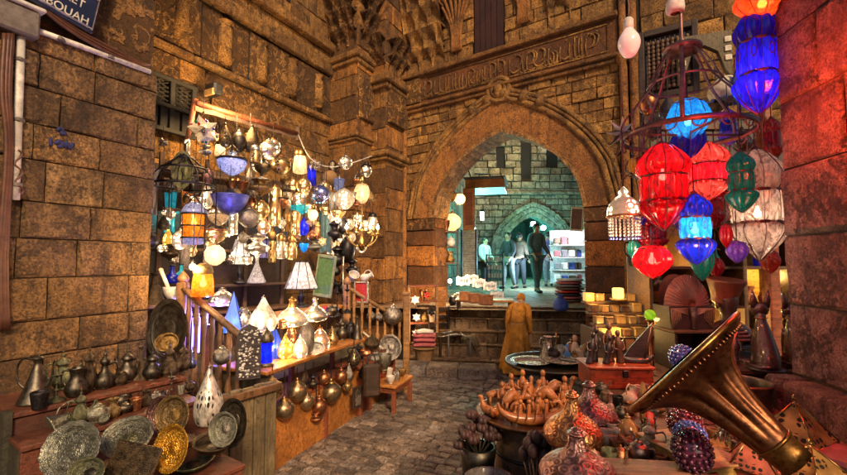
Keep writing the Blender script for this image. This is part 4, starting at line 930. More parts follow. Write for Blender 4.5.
# ------------------------------------------------------------------ people
def skin_obj(name, joints, edges, mat, parent, sub=2, root=0):
    """joints: (x, y, z, r) or (x, y, z, rx, ry); one continuous surface grown over the bones"""
    me = bpy.data.meshes.new(name); me.from_pydata([j[:3] for j in joints], edges, [])
    o = bpy.data.objects.new(name, me); COL.objects.link(o); o.parent = parent; me.materials.append(MATS[mat])
    sk = o.modifiers.new('skin', 'SKIN'); sk.use_smooth_shade = True
    if not me.skin_vertices: me.attributes.new('x', 'FLOAT', 'POINT')
    dat = me.skin_vertices[0].data if len(me.skin_vertices) else None
    if dat:
        for i, j in enumerate(joints): dat[i].radius = (j[3], j[4] if len(j) > 4 else j[3])
        dat[root].use_root = True
    ss = o.modifiers.new('sub', 'SUBSURF'); ss.levels = sub; ss.render_levels = sub
    return o
def ensure_skin(o_me): pass
def person(label, loc, rz, h, top, bottom, robe=False, stride=.12, bend=0.0, arm=.2, hair='hair', group=None):
    """standing or stooping adult; z up, facing -Y; lengths are fractions of 1.7 m"""
    q = h/1.7
    t = empty('person', label, 'person', loc, (0, 0, rz), (q, q, q), group)
    P = Vector((0, 0, .92)); cb, sb = math.cos(bend), math.sin(bend)
    def up(x, y, z):   # torso frame, bent forward about the hips
        return (x, y*cb - z*sb, .92 + z*cb + y*sb)
    hd = bend*.9; kn = bend*.25
    J = [(0, 0, .92, .13, .10), up(0, 0, .16) + (.125, .095), up(0, 0, .36) + (.15, .10), up(0, 0, .50) + (.07, .07), up(0, -.01, .56) + (.055, .055), up(0, -.03, .64) + (.075, .09), up(0, -.03, .73) + (.07, .085), up(0, -.02, .78) + (.03, .03)]
    E = [(0, 1), (1, 2), (2, 3), (3, 4), (4, 5), (5, 6), (6, 7)]
    arms = []
    for s in (-1, 1):
        b = len(J); J += [up(.17*s, 0, .47) + (.06, .06), up(.21*s, -.03*arm*5*.3, .22) + (.045, .045), up(.22*s, -.16 - arm*.3, .02) + (.035, .035), up(.22*s, -.22 - arm*.3, -.04) + (.032, .018), up(.215*s, -.26 - arm*.3, -.10) + (.03, .014)]
        E += [(3, b), (b, b+1), (b+1, b+2), (b+2, b+3), (b+3, b+4)]; arms.append(b)
    legs = []
    for s in (-1, 1):
        b = len(J); y = stride*s
        J += [(.09*s, 0, .84, .085), (.10*s, y*.4 - .03 - kn*.4, .48, .06), (.10*s, y, .09, .042), (.10*s, y - .06, .035, .036), (.10*s, y - .16, .03, .03)]
        E += [(0, b), (b, b+1), (b+1, b+2), (b+2, b+3), (b+3, b+4)]; legs.append(b)
    body = skin_obj('body', J, E, 'skin', t)
    # face and fingers
    mb = MB(); c = Vector(up(0, -.03, .66))
    for s in (-1, 1):
        e = Vector(up(.03*s, -.118, .67)); mb.ball(e, .011, 8, 6)
        mb.ball(Vector(up(.08*s, -.02, .655)), .022, 8, 6, sc=(.5, .8, 1.2))
    mb.tube([up(0, -.115, .68), up(0, -.145, .635), up(0, -.118, .628)], [.008, .014, .008], 6); mb.tube([up(-.025, -.112, .60), up(0, -.12, .597), up(.025, -.112, .60)], .007, 5); mb.obj('face', 'skin', t)
    mb = MB()
    for a, s in zip(arms, (-1, 1)):
        w = Vector(J[a+4][:3]); d = (w - Vector(J[a+3][:3])).normalized()
        for i in range(4):
            o = w + Vector(((i-1.5)*.017, 0, 0)); l = (.055, .068, .072, .058)[i]
            mb.tube([o, o + d*l*.5, o + d*l*.9 + Vector((0, .012, -.008))], [.009, .008, .006], 6)
        o = w - d*.04 + Vector((-s*.03, 0, 0)); mb.tube([o, o + d*.03 + Vector((-s*.022, 0, 0)), o + d*.06 + Vector((-s*.024, 0, 0))], [.011, .009, .007], 6)
    mb.obj('fingers', 'skin', t)
    mb = MB(); mb.ball(up(0, .0, .705), .098, 14, 8, sc=(.92, 1.05, .95)); mb.obj('hair' if hair == 'hair' else 'head_cloth', hair, t)
    # clothes follow the bones, a little wider
    g = lambda i, k_: (*J[i][:3], J[i][3]+k_, (J[i][4] if len(J[i]) > 4 else J[i][3])+k_)
    C = [g(0, .03), g(1, .025), g(2, .025), g(3, .012)]; CE = [(0, 1), (1, 2), (2, 3)]
    for a in arms:
        b = len(C); C += [g(a, .02), g(a+1, .02), g(a+2, .018)]; CE += [(3, b), (b, b+1), (b+1, b+2)]
    skin_obj('robe_top' if robe else 'shirt', C, CE, top, t)
    if robe:
        mb = MB(); n = 66; vs = []; lv = 12
        for j in range(lv):
            u = j/(lv-1); z = .98 - .92*u
            for i in range(n):
                a = 2*PI*i/n; f = 1 + .13*u*math.sin(a*6 + 1.8*u) + .09*u*math.sin(a*11 + 2*u)
                vs.append(((.17 + .15*u)*math.cos(a)*f, (.14 + .20*u)*math.sin(a)*f, z + .015*math.sin(a*3)*u))
        fs = [(j*n+i, j*n+(i+1) % n, (j+1)*n+(i+1) % n, (j+1)*n+i) for j in range(lv-1) for i in range(n)]
        mb.add(vs, fs, True); mb.obj('robe_skirt', bottom, t)
    else:
        C = [g(0, .035)]; CE = []
        for l in legs:
            b = len(C); C += [g(l, .022), g(l+1, .025), (*J[l+2][:3], .06)]; CE += [(0, b), (b, b+1), (b+1, b+2)]
        skin_obj('trousers', C, CE, bottom, t)
        mb = MB()
        for l in legs: mb.tube([Vector(J[l+2][:3]) + Vector((0, .03, -.055)), Vector(J[l+3][:3]) + Vector((0, 0, 0)), Vector(J[l+4][:3])], [.038, .045, .034], 8)
        mb.obj('shoes', 'black_paint', t)
    return t
person('small person in a mustard orange robe and head cloth at the foot of the steps', on(517, 373, .03), 2.7, 1.18, 'mustard_cloth', 'mustard_cloth', robe=True, bend=.72, hair='mustard_cloth', arm=.5)
person('person in a teal blue shirt and trousers standing in the middle of the upper street', on(537, 292, .84), .3, 1.62, 'teal_cloth', 'teal_cloth', stride=.2)
person('person in a brown top standing left of the teal clad one in the upper street', on(520, 288, .84), 2.6, 1.5, 'brown_cloth', 'dark_cloth', stride=.1)
person('person in dark clothes standing just right of the postcard rack', on(509, 288.5, .84), -.8, 1.5, 'dark_cloth', 'grey_cloth', stride=.15)
person('person in a white shirt and dark trousers standing left of the postcard rack', on(485, 289, .84), .6, 1.35, 'white_cloth', 'dark_cloth', stride=.05)
person('person in violet grey standing before the white stall in the far arch', on(549, 286, .84), 3.0, 1.6, 'violet_cloth', 'grey_cloth', stride=.1)
# ------------------------------------------------------------------ left: things on the near wall
def pw(px, py, out=0.0):
    """point on the near left wall seen at px, py"""
    d = ray(px, py); q = E0 + NA*out
    return EYE + d*((q - EYE).dot(NA)/d.dot(NA))
def lwp(px, py, out=0.0):
    d = ray(px, py); q = FA + NA*out
    return EYE + d*((q - EYE).dot(NA)/d.dot(NA))
p0, p1, p2 = pw(22, 25, .03), pw(150, 72, .03), pw(15, 200, .03)
thing('conduit', 'white painted pipe running down and along the near block wall', 'pipe', None, ('upright', lambda mb: mb.tube([pw(21.5, 22, .03), pw(15, 200, .03)], .022, 10), 'white_paint'), ('cross_pipe', lambda mb: mb.tube([p0, pw(80, 46, .03), p1], .018, 10), 'white_paint'),
      *[('clip', (lambda x, y: lambda mb: mb.bbox(pw(x, y, .03), (.05, .05, .025), .005))(x, y), 'grey_paint') for x, y in ((20, 60), (18, 120), (16, 185), (60, 39.5), (110, 57.5))])
thing('cable_bundle', 'dark brown cables sagging under the street sign along the near wall', 'cable', None, *[('cable', (lambda o: lambda mb: mb.tube([pw(30, -12 + o, .05), pw(50, 10 + o, .06), pw(80, 31 + o, .05), pw(115, 50 + o, .04), pw(140, 63 + o*.4, .02), pw(152, 66, .05)], .011, 6, n=4))(o), 'cable') for o in (0, 3, 6)])
thing('cable_bundle', 'thick dark cables hanging straight down at the far left edge of the near wall', 'cable', None, *[('cable', (lambda o: lambda mb: mb.tube([pw(9 + o, 34, .05), pw(6 + o, 90, .06), pw(9 + o*.6, 150, .05), pw(3 + o, 260, .04), pw(5 + o, 330, .04)], .014, 6, n=4))(o), 'cable') for o in (-4, 0, 3)])
thing('wire_coil', 'small loop of thin wire hanging from the foot of the white pipe', 'wire', None, ('', lambda mb: mb.tube([pw(18 + 4*math.sin(i*.9) + i*.1, 150 + 2.6*i, .05) for i in range(18)], .006, 5, n=3), 'cable'))
lb = pw(10, 26, .02)
thing('lintel_box', 'grey weathered beam end sticking out above the white pipe', 'beam', None, ('beam', lambda mb: mb.bbox((-.27, .045, 0), (.62, .09, .17), .012, M=frame(pw(26, 27, 0), A, NA)), 'grey_paint'), ('top_plate', lambda mb: mb.bbox((-.27, .05, .10), (.66, .12, .025), .006, M=frame(pw(26, 27, 0), A, NA)), 'white_paint'))
thing('graffiti', 'blue scrawl sprayed on the near block wall', 'graffiti', None, ('', lambda mb: [mb.tube([pw(x, y, .024) for x, y in q], .011, 5, n=3) for q in (((57, 131), (60, 128), (63, 131), (60, 134), (66, 133)), ((50, 138), (50.5, 146)), ((55, 144), (60, 141), (62, 146), (57, 147)), ((63, 142), (65, 148), (67, 142), (70, 149), (73, 143)))], 'graffiti_paint'))
# street sign: text modelled as letters
def letters(txt, size, M, mat, name, parent, depth=.004):
    cu = bpy.data.curves.new('lettering', 'FONT'); cu.body = txt; cu.size = size; cu.extrude = depth; cu.align_x = 'RIGHT'; cu.resolution_u = 3
    o = bpy.data.objects.new('lettering', cu); COL.objects.link(o); bpy.context.view_layer.update()
    me = bpy.data.meshes.new_from_object(o.evaluated_get(bpy.context.evaluated_depsgraph_get())); bpy.data.objects.remove(o)
    me.transform(M); me.materials.clear(); me.materials.append(MATS[mat])
    q = bpy.data.objects.new(name, me); COL.objects.link(q); q.parent = parent
sg = empty('street_sign', 'navy enamel street sign with white letters and border high on the near wall', 'sign')
c0 = pw(93, 33, .07); MSg = frame(c0, A, NA) @ Matrix.Rotation(math.radians(9), 4, 'Y') @ Matrix.Translation((0, 0, .155))
mb = MB(); mb.bbox((-.62, 0, -.045), (1.24, .02, .25), .008, MSg); mb.bbox((-.62, 0, .395), (1.24, .02, .61), .008, MSg, mi=1); mb.obj('plate', ['navy_enamel', 'brown_enamel'], sg)
mb = MB(); mb.tube([(-1.22, .013, -.14), (-.015, .013, -.14), (-.015, .013, .68), (-1.22, .013, .68)], .008, 5, True, M=MSg); mb.tube([(-1.22, .013, .083), (-.015, .013, .083)], .006, 5, M=MSg); mb.obj('border', 'white_paint', sg)
Rt = Matrix.Rotation(PI/2, 4, 'X')
# letters face the street: local x along A, so seen from the street they read left to right
letters('EL KABOUAH', .080, MSg @ Matrix.Translation((-.04, .012, -.135)) @ Matrix.Diagonal((.86, 1, 1, 1)) @ Rt, 'white_paint', 'lettering', sg)
letters('SEKKET', .080, MSg @ Matrix.Translation((-.085, .012, -.035)) @ Matrix.Diagonal((.86, 1, 1, 1)) @ Rt, 'white_paint', 'lettering', sg)
mb = MB()
for q in (((-.3, .28), (-.25, .25), (-.2, .29), (-.22, .36)), ((-.42, .27), (-.36, .25), (-.34, .32)), ((-.55, .40), (-.50, .27), (-.44, .27)), ((-.75, .27), (-.66, .24), (-.58, .27), (-.57, .42)), ((-.98, .33), (-.92, .25), (-.84, .28), (-.82, .44)), ((-.14, .24), (-.11, .27), (-.13, .30))):
    mb.tube([(x*.8, .014, z*.8 - .08) for x, z in q], .010, 5, n=4, M=MSg)
mb.obj('arabic_lettering', 'white_paint', sg)
# lattice window, floodlight and awning on the long wall
c = lwp(171, 106, .12); MW = frame(c, A, NA)
def lattice(mb):
    for x in (-.27, 0, .27): mb.bbox((x, 0, 0), (.06, .07, .62), .006, MW)
    for z in (-.3, -.02, .3): mb.bbox((0, .01, z), (.62, .06, .05), .006, MW)
def latt2(mb):
    for i in range(5):
        for s in (-1, 1):
            for x0 in (-.135, .135): mb.tube([(x0 - .1, .0, .05 + .05*i - .02*s), (x0 + .1, .0, .05 + .05*i + .02*s*3)], .009, 5, M=MW)
    for i in range(4): mb.bbox((-.2 + .13*i, -.01, -.16), (.1, .03, .24), .004, MW)
thing('lattice_window', 'dark green wooden lattice window frame above the left stall', 'window', None, ('frame', lattice, 'black_wood'), ('lattice', latt2, 'black_wood'), ('backing', lambda mb: mb.box((0, -.05, 0), (.6, .02, .6), MW), 'ebony'))
c = lwp(214, 90, .35)
fl = thing('flood_light', 'black square floodlight on an arm above the left stall', 'lamp', None, ('housing', lambda mb: mb.bbox((0, 0, 0), (.20, .12, .15), .02), 'black_paint'), ('glass', lambda mb: mb.bbox((.0, -.06, -.05), (.16, .03, .08), .004), 'alabaster'), ('bracket', lambda mb: mb.tube([(-.1, .05, 0), (-.2, .1, .05), (-.35, .2, -.1)], .014), 'black_paint'), loc=c, rz=-.5)
c0, c1, c2 = lwp(196, 103, .55), lwp(298, 134, .45), lwp(186, 150, .5)
thing('awning_pole', 'brown wooden pole with a striped cloth edge carrying the hanging lamps', 'pole', None, ('pole', lambda mb: mb.tube([c0, c0.lerp(c1, .5), c1], .035, 8), 'red_wood'), ('cloth_edge', lambda mb: mb.add([tuple(c0.lerp(c1, u) + Vector((0, -.01 + .02*math.sin(u*30), -.03 - v*(.06 - .02*u)))) for u in [i/20 for i in range(21)] for v in (0, 1)], [(2*i, 2*i+2, 2*i+3, 2*i+1) for i in range(20)], True), 'brown_cloth'),
      ('post', lambda mb: mb.tube([c0 + Vector((-.02, .02, .05)), c2], .03, 7), 'red_wood'), ('end_bracket', lambda mb: mb.bbox(c1, (.07, .07, .22), .01), 'brown_wood'))
c3, c4 = at(290, 150, 5.0), at(392, 158, 6.3)
thing('power_cable', 'thin cable slung from the awning pole to the banded pier', 'cable', None, ('', lambda mb: mb.tube([c1, at(310, 158, 5.3), at(330, 167, 5.6), at(352, 163, 5.9), at(372, 156, 6.2)], .008, 5, n=4), 'white_paint'))
# dim rear of the stall: a rack of shelves, back panels, hangings
def Yl(px): return 3.95 + (px - 150)*.0085
bk = [at(158, 262, Yl(158) + .55), at(282, 262, Yl(282) + .55)]
d = (bk[1] - bk[0]); d.z = 0; Lb = d.length; d.normalize(); n = Vector((d.y, -d.x, 0)); MK = frame(Vector((bk[0].x, bk[0].y, 0)), d, n)
def rack(mb):
    for x in (0, Lb*.33, Lb*.66, Lb): mb.bbox((x, 0, 1.6), (.045, .045, 2.3), .005, MK)
def boards(z): return lambda mb: mb.bbox((Lb/2, .1, z), (Lb + .1, .34, .03), .005, MK)
thing('display_rack', 'tall brown wooden shelf rack behind the hanging lamps of the left stall', 'shelf', None, ('posts', rack, 'brown_wood'), *[('shelf', boards(z), 'brown_wood') for z in (.98, 1.28, 1.68, 2.1, 2.5)], ('back_panel', lambda mb: mb.box((Lb/2, -.15, 1.5), (Lb + .3, .02, 2.3), MK), 'dark_wood'))
thing('shop_platform', 'raised wooden floor behind the left counter', 'platform', None, ('', lambda mb: mb.add([(p[0], p[1], z) for z in (0, .5) for p in ((-1.55, 3.4), (-.62, 5.2), (-1.3, 7.0), (-3.0, 4.4))], [(3, 2, 1, 0), (4, 5, 6, 7), (0, 1, 5, 4), (1, 2, 6, 5), (2, 3, 7, 6), (3, 0, 4, 7)]), 'plank_wood'))
for px, py, w, h, mt, dY, lb in ((152, 192, 15, 46, 'white_cloth', .1, 'white lace cloth hanging at the left edge of the hanging lamps'), (170, 212, 13, 40, 'teal_glass', .35, 'teal cloth with painted-in backlight behind the birdcage frame'), (325, 232, 14, 40, 'teal_cloth', .2, 'teal scarf hanging among the black iron lanterns'), (187, 210, 13, 42, 'orange_cloth', .3, 'orange cloth hanging behind the amber cage lantern')):  # the teal cloth glows by emission, its backlight put into the material
    Y = Yl(px) + dY; n_ = 12; ww, hh = m(w, Y), m(h, Y); c = at(px, py, Y)
    def cloth(mb, ww=ww, hh=hh):
        vs = []
        for j in range(9):
            for i in range(n_+1):
                u = i/n_; vs.append(((u-.5)*ww*(1 - .15*(j/8)), .02*math.sin(u*16 + j*.3), hh*(.5 - j/8) - .015*math.sin(u*9)*(j/8)))
        N = len(vs); q = n_+1; f = [(j*q+i, j*q+i+1, (j+1)*q+i+1, (j+1)*q+i) for j in range(8) for i in range(n_)]
        mb.add(vs + [(x, y+.006, z) for x, y, z in vs], f + [tuple(N+a for a in g[::-1]) for g in f], True)
    thing('hanging_cloth', lb, 'cloth', None, ('', cloth, mt), loc=c)
c = at(267, 240, Yl(267) + .25)
thing('leaded_window', 'violet leaded glass panel behind the silver orbs', 'panel', None, ('panes', lambda mb: [mb.box((x, 0, z), (.09, .012, .10)) for x in (-.05, .05) for z in (-.17, -.055, .06, .175)], 'violet_panel'), ('leading', lambda mb: [mb.bbox((x, 0, 0), (.012, .025, .47), .003) for x in (-.1, 0, .1)] + [mb.bbox((0, 0, z), (.2, .025, .012), .003) for z in (-.225, -.11, .003, .118, .23)], 'iron'), loc=c, rz=-.2)
# ------------------------------------------------------------------ hanging lamps of the left stall
CY = 'hanging lamps of the left stall'
def hang(kind, name, label, px, py, wp, hp, mats, dY=0.0, lit=None, lcol=(1, .72, .44), chain=None, cat='lamp', **kw):
    Y = Yl(px) + dY; w, h = m(wp, Y), m(hp, Y); p = at(px, py, Y)
    if lit: lit *= .26
    if chain is None: chain = max(.08, min(.55, 2.98 - p.z - h/2))
    return place(kind, name, label, cat, p, w, h, mats, lit=lit, lcol=lcol, chain=chain, **kw)
WARM = (1, .70, .42); COOL = (.62, .72, 1)
def leafstar(lb, px, py, d, dY=0):
    t = hang('star_lamp', 'star_lamp', lb, px, py, d, d, ('cream', 'lit_white', 'iron'), dY, 7, chain=.2)
    rr = random.Random(1)
    for i in range(26):
        mb = MB(); v = Vector((rr.gauss(0, 1), rr.gauss(0, 1), rr.gauss(0, 1))).normalized()*.34; mb.ball(v, .045, 6, 4); mb.obj('glass_stud', ['red_glass', 'green_glass', 'cobalt_glass'][i % 3], t)
leafstar('many pointed star lamp with coloured glass studs, lit, under the awning pole', 203, 131, 33)
hang('drop_lamp', 'hanging_lamp', 'slim dark pierced lamp just right of the star lamp', 225, 136, 12, 24, ('pierced_dark', 'iron'))
hang('ball_lamp', 'hanging_lamp', 'dark green bronze oval lamp between the star lamp and the lit pierced ball', 239, 142, 14, 22, ('dark_bronze', 'iron'))
hang('drop_lamp', 'hanging_lamp', 'dark bronze drop shaped lamp left of the lit pierced ball', 252, 140, 15, 28, ('bronze', 'iron'))
hang('ball_lamp', 'hanging_lamp', 'lit pierced silver ball, the highest of the round hanging lamps', 269, 150, 20, 19, ('lit_silver', 'silver_plain'), -.1, 6)
hang('ball_lamp', 'hanging_lamp', 'copper tinted pierced ball just below the highest lit silver ball', 281, 165, 20, 19, ('pierced_brass', 'copper'), -.1)
hang('bowl_lamp', 'hanging_lamp', 'glowing blue white mosaic bowl lamp with dark rim', 232, 165, 28, 22, ('blue_milk_glass', 'iron'), -.1, 7, COOL, loff=(0, 0, .3))
hang('urn_lamp', 'hanging_lamp', 'tall dark bronze urn lamp right of the blue white bowl', 262, 164, 17, 26, ('bronze', 'bronze'), .05)
hang('urn_lamp', 'hanging_lamp', 'broad bronze urn lamp hanging low beside the square brass tube', 261, 187, 24, 20, ('old_brass', 'silver'), -.1)
hang('jar_lamp', 'hanging_lamp', 'brightly lit amber jar lamp with a flat cap, right of the pierced balls', 300, 161, 15, 26, ('milk_glass', 'brass_plain'), -.05, 22, bulb='hot_bulb', loff=(0, 0, -.1))
hang('saucer_lamp', 'hanging_lamp', 'wide pale brown saucer lamp above the blue bowl', 238, 187, 24, 18, ('copper', 'copper'), .12)
hang('saucer_lamp', 'hanging_lamp', 'large cobalt blue enamel bowl lamp with a bright spot', 230, 202, 36, 28, ('blue_enamel', 'iron'), -.2)
hang('ball_lamp', 'hanging_lamp', 'plain silver orb beneath the broad urn lamp', 249, 218, 20, 20, ('silver', 'silver_plain'), -.25)
hang('ball_lamp', 'hanging_lamp', 'warm lit brass ball to the right of the plain silver orb', 261, 210, 16, 20, ('lit_brass', 'brass_plain'), -.05, 6)
hang('tube_lamp', 'hanging_lamp', 'long square sided brass tube lamp lit from inside', 275, 206, 12, 40, ('lit_brass', 'brass_plain'), 0, 5)
hang('tube_lamp', 'hanging_lamp', 'dark slender brass tube lamp right of the lit square tube', 286, 214, 9, 36, ('pierced_brass', 'old_brass'), .1)
hang('tube_lamp', 'hanging_lamp', 'short lit brass tube lamp near the teal scarf', 295, 223, 10, 24, ('lit_brass', 'old_brass'), 0, 4)
hang('jar_lamp', 'hanging_lamp', 'lower left jar lamp with pierced brass sleeve under the tube lamps', 281, 246, 12, 26, ('lit_silver', 'brass_plain'), -.1, 3)
hang('jar_lamp', 'hanging_lamp', 'lower right jar lamp with pierced brass sleeve under the tube lamps', 292, 247, 11, 26, ('lit_brass', 'brass_plain'), -.1)
t = hang('cage_lantern', 'cage_lantern', 'amber glass lantern in a black wire cage with a blue hood and foot', 194, 220, 26, 50, ('amber_glass', 'iron', 'blue_milk_glass'), -.45, 14, (1, .5, .12), bulb='hot_bulb', loff=(0, 0, -.06))
hang('ball_lamp', 'hanging_lamp', 'lit white pierced hexagonal lamp below left of the amber cage lantern', 180, 240, 15, 19, ('lit_white', 'silver_plain'), -.3, 6)
hang('bowl_lamp', 'hanging_lamp', 'white enamel bowl lamp just under the cobalt blue bowl', 219, 218, 18, 16, ('milk_glass', 'silver_plain'), -.1)
hang('bowl_lamp', 'hanging_lamp', 'pierced copper bowl lamp right of the amber cage lantern', 215, 235, 22, 18, ('lit_brass', 'copper'), -.3, 5)
hang('ball_lamp', 'hanging_lamp', 'large glowing cream globe under the pierced copper bowl', 215, 255, 20, 21, ('milk_glass', 'silver_plain'), -.35, 14, loff=(0, 0, 0), bulb='white_bulb')
hang('urn_lamp', 'hanging_lamp', 'lit pierced silver urn lamp beside the violet glass panel', 257, 246, 24, 24, ('lit_silver', 'silver_plain'), -.3, 6)
hang('ball_lamp', 'hanging_lamp', 'lit amber ball below the bright jar lamp', 304, 186, 14, 18, ('lit_brass', 'brass_plain'), 0, 9)
hang('ball_lamp', 'hanging_lamp', 'mirror bright blue silver ball in the middle of the right group', 321, 194, 18, 19, ('blue_silver', 'silver_plain'), -.1)
hang('ball_lamp', 'hanging_lamp', 'lit ball lamp ringed with pale blue beads', 344, 199, 21, 21, ('lit_white', 'silver_plain'), -.1, 10, (.9, .85, .8))
hang('bulb_lamp', 'hanging_lamp', 'pear shaped glass lamp hanging rightmost by the banded pier', 362, 190, 16, 28, ('milk_glass', 'brass_plain'), 0, 14, loff=(0, 0, -.15), bulb='hot_bulb')
hang('ball_lamp', 'hanging_lamp', 'dark wicker ball hanging behind the mirror bright ball', 330, 178, 16, 16, ('wicker', 'iron'), .2)
hang('saucer_lamp', 'hanging_lamp', 'pale blue spiky lamp above the blue beaded ball', 339, 184, 12, 20, ('blue_milk_glass', 'silver_plain'), .1)
hang('bulb_lamp', 'hanging_lamp', 'lit bulb lamp in the middle above the amber teardrop shelf', 313, 213, 10, 16, ('milk_glass', 'brass_plain'), -.1, 9, loff=(0, 0, -.15), bulb='hot_bulb')
hang('saucer_lamp', 'hanging_lamp', 'lit brass saucer lamp under the blue beaded ball', 338, 214, 15, 11, ('lit_brass', 'brass_plain'), -.1, 10)
hang('ball_lamp', 'hanging_lamp', 'small copper ball over the conical white lampshade', 312, 236, 10, 10, ('copper', 'copper'), -.1)
hang('urn_lamp', 'hanging_lamp', 'small tin urn lamp over the green frame', 315, 246, 12, 15, ('tin', 'iron'), -.1)
hang('drop_lamp', 'hanging_lamp', 'bright blue glass drop lamp by the teal scarf', 304, 226, 9, 20, ('cobalt_glass', 'iron'), .1, 3, (.3, .4, 1))
hang('bowl_lamp', 'hanging_lamp', 'cyan glass cup lamp left of the small tin urn', 304, 246, 9, 13, ('cyan_glass', 'iron'), .05, 3, (.3, .7, 1), loff=(0, 0, .3))
hang('saucer_lamp', 'hanging_lamp', 'bright cyan glass saucer lamp behind the lit bulb', 300, 209, 20, 12, ('teal_glass', 'iron'), .2, 4, (.3, .9, 1), loff=(0, 0, .6))
hang('ball_lamp', 'hanging_lamp', 'round black pot lamp hanging lowest at the left edge of the stall', 149, 240, 18, 16, ('iron', 'iron'), -.2)
hang('urn_lamp', 'hanging_lamp', 'black urn lamp above the round black pot at the left edge', 143, 229, 22, 14, ('iron', 'iron'), -.25)
hang('drop_lamp', 'hanging_lamp', 'pale cream drop lamp behind the amber cage lantern', 207, 196, 13, 26, ('lit_white', 'silver_plain'), .15, 4)
hang('ball_lamp', 'hanging_lamp', 'dark purple ball lamp under the birdcage frame', 208, 176, 11, 16, ('purple_brass', 'iron'), .1)
hang('drop_lamp', 'hanging_lamp', 'small silver drop lamp above the blue bowl on the right', 250, 176, 10, 18, ('silver', 'silver_plain'), .15)
hang('tube_lamp', 'hanging_lamp', 'violet glass tube lamp behind the bright jar lamp', 312, 175, 8, 22, ('cobalt_glass', 'iron'), .2, 2, (.4, .4, 1))
hang('ball_lamp', 'hanging_lamp', 'small lit brass ball beside the violet tube lamp', 293, 184, 11, 12, ('lit_brass', 'brass_plain'), .1, 3)
hang('bowl_lamp', 'hanging_lamp', 'small lit brass bowl right of the bulb lamp', 326, 210, 12, 10, ('lit_brass', 'brass_plain'), .1, 3)
hang('drop_lamp', 'hanging_lamp', 'plain brass drop lamp above the violet glass panel', 272, 232, 9, 16, ('brass', 'brass_plain'), .1)
hang('ball_lamp', 'hanging_lamp', 'small silver ball at the left of the violet glass panel', 243, 238, 10, 11, ('silver', 'silver_plain'), -.1)
hang('star_lamp', 'star_lamp', 'small white star lamp by the lit copper bowl', 228, 232, 13, 13, ('white_paint', 'cream', 'iron'), .1)
hang('drop_lamp', 'hanging_lamp', 'amber glass drop lamp below the round black pot', 168, 238, 10, 18, ('lit_amber', 'iron'), .1, 3)
hang('urn_lamp', 'hanging_lamp', 'dark brass urn lamp left of the amber cage lantern', 170, 252, 17, 18, ('pierced_dark', 'iron'), .1)
# birdcage frame and its green disc
c = at(184, 186, Yl(184) - .3); w = m(57, Yl(184) - .3)
def cage(mb):
    mb.ring(w/2, .012, 0); mb.ring(w*.36, .01, w*.3); mb.ring(w*.12, .01, w*.5)
    for i in range(10):
        a = 2*PI*i/10; mb.tube([(w*.5*q*math.cos(a), w*.5*q*math.sin(a), z*w) for q, z in ((1, 0), (.95, .15), (.72, .30), (.25, .5), (.05, .62))], .007, 5, n=2)
thing('birdcage', 'large black birdcage shaped hoop frame hanging over the amber lantern', 'frame', None, ('hoops', cage, 'iron'), ('hook', lambda mb: mb.tube([(0, 0, w*.6), (0, 0, w*.75), (.03, 0, w*.8)], .008), 'iron'), loc=c)
place('plate', 'engraved_disc', 'dark green engraved disc standing inside the birdcage frame', 'plate', at(185, 171, Yl(184) - .3), m(22, 4), .05, ('green_bronze', 'green_bronze'), d=m(38, 4), tilt=(PI/2, 0))
# chandelier and the black iron lanterns at the right end
def hangs(*a, **kw): return hang(*a, **kw)
c = at(362, 236, 5.35)
def arms(mb):
    for i in range(7):
        a = 2*PI*i/7; ca, sa = math.cos(a), math.sin(a)
        mb.tube([(0, 0, -.10), (.08*ca, .08*sa, -.13), (.17*ca, .17*sa, -.06), (.20*ca, .20*sa, .02)], .010, 6, n=3); mb.lathe([(.0, 0), (.04, .0), (.035, .02), (.014, .02), (.014, .06), (0, .06)], 10, 1, M=Matrix.Translation((.20*ca, .20*sa, .02)))
ch = thing('chandelier', 'brass chandelier with curled arms and lit candle bulbs beside the banded pier', 'lamp', None, ('arms', arms, 'brass_plain'), ('stem', lambda mb: mb.lathe([(0, -.2), (.03, -.17), (.05, -.1), (.02, -.02), (.035, .08), (.012, .14), (.012, .4)], 12, 3), 'brass_plain'), loc=c)
for i in range(7):
    a = 2*PI*i/7
    mb = MB(); mb.lathe([(0, 0), (.014, .01), (.018, .03), (.008, .055), (0, .075)], 10, 2, M=Matrix.Translation((.20*math.cos(a), .20*math.sin(a), .08))); mb.obj('bulb', 'hot_bulb' if i % 2 == 0 else 'milk_glass', ch)
light((0, -.28, .16), 16, WARM, .04, ch)
for px, py, w_, h_, kd, lb in ((334, 232, 13, 22, 'urn_lamp', 'black iron urn lantern nearest the teal scarf'), (347, 250, 16, 26, 'ball_lamp', 'round black iron lantern under the chandelier'), (337, 258, 14, 24, 'urn_lamp', 'black iron urn lantern left of the round one'), (352, 268, 13, 18, 'urn_lamp', 'low black iron urn lantern above the red picture'), (344, 226, 12, 18, 'drop_lamp', 'slim black iron drop lantern left of the chandelier'), (331, 284, 12, 12, 'ball_lamp', 'left of two dark ball lamps under the iron lanterns'), (342, 288, 12, 12, 'ball_lamp', 'right of two dark ball lamps under the iron lanterns'), (336, 270, 10, 12, 'drop_lamp', 'small black drop lamp over the two dark balls')):
    hang(kd, 'iron_lantern', lb, px, py, w_, h_, ('iron', 'iron'), -.1, chain=.25, group='black iron lanterns')
c = at(343, 285, 5.2); thing('hanging_rod', 'pale metal rod hanging between the black iron lanterns and the railing', 'rod', None, ('rod', lambda mb: mb.tube([(0, 0, -.45), (0, 0, .35)], .012, 8), 'silver_plain'), ('foot', lambda mb: mb.lathe([(0, -.47), (.05, -.46), (.03, -.42), (.012, -.4)], 12, 2), 'silver_plain'), loc=c)
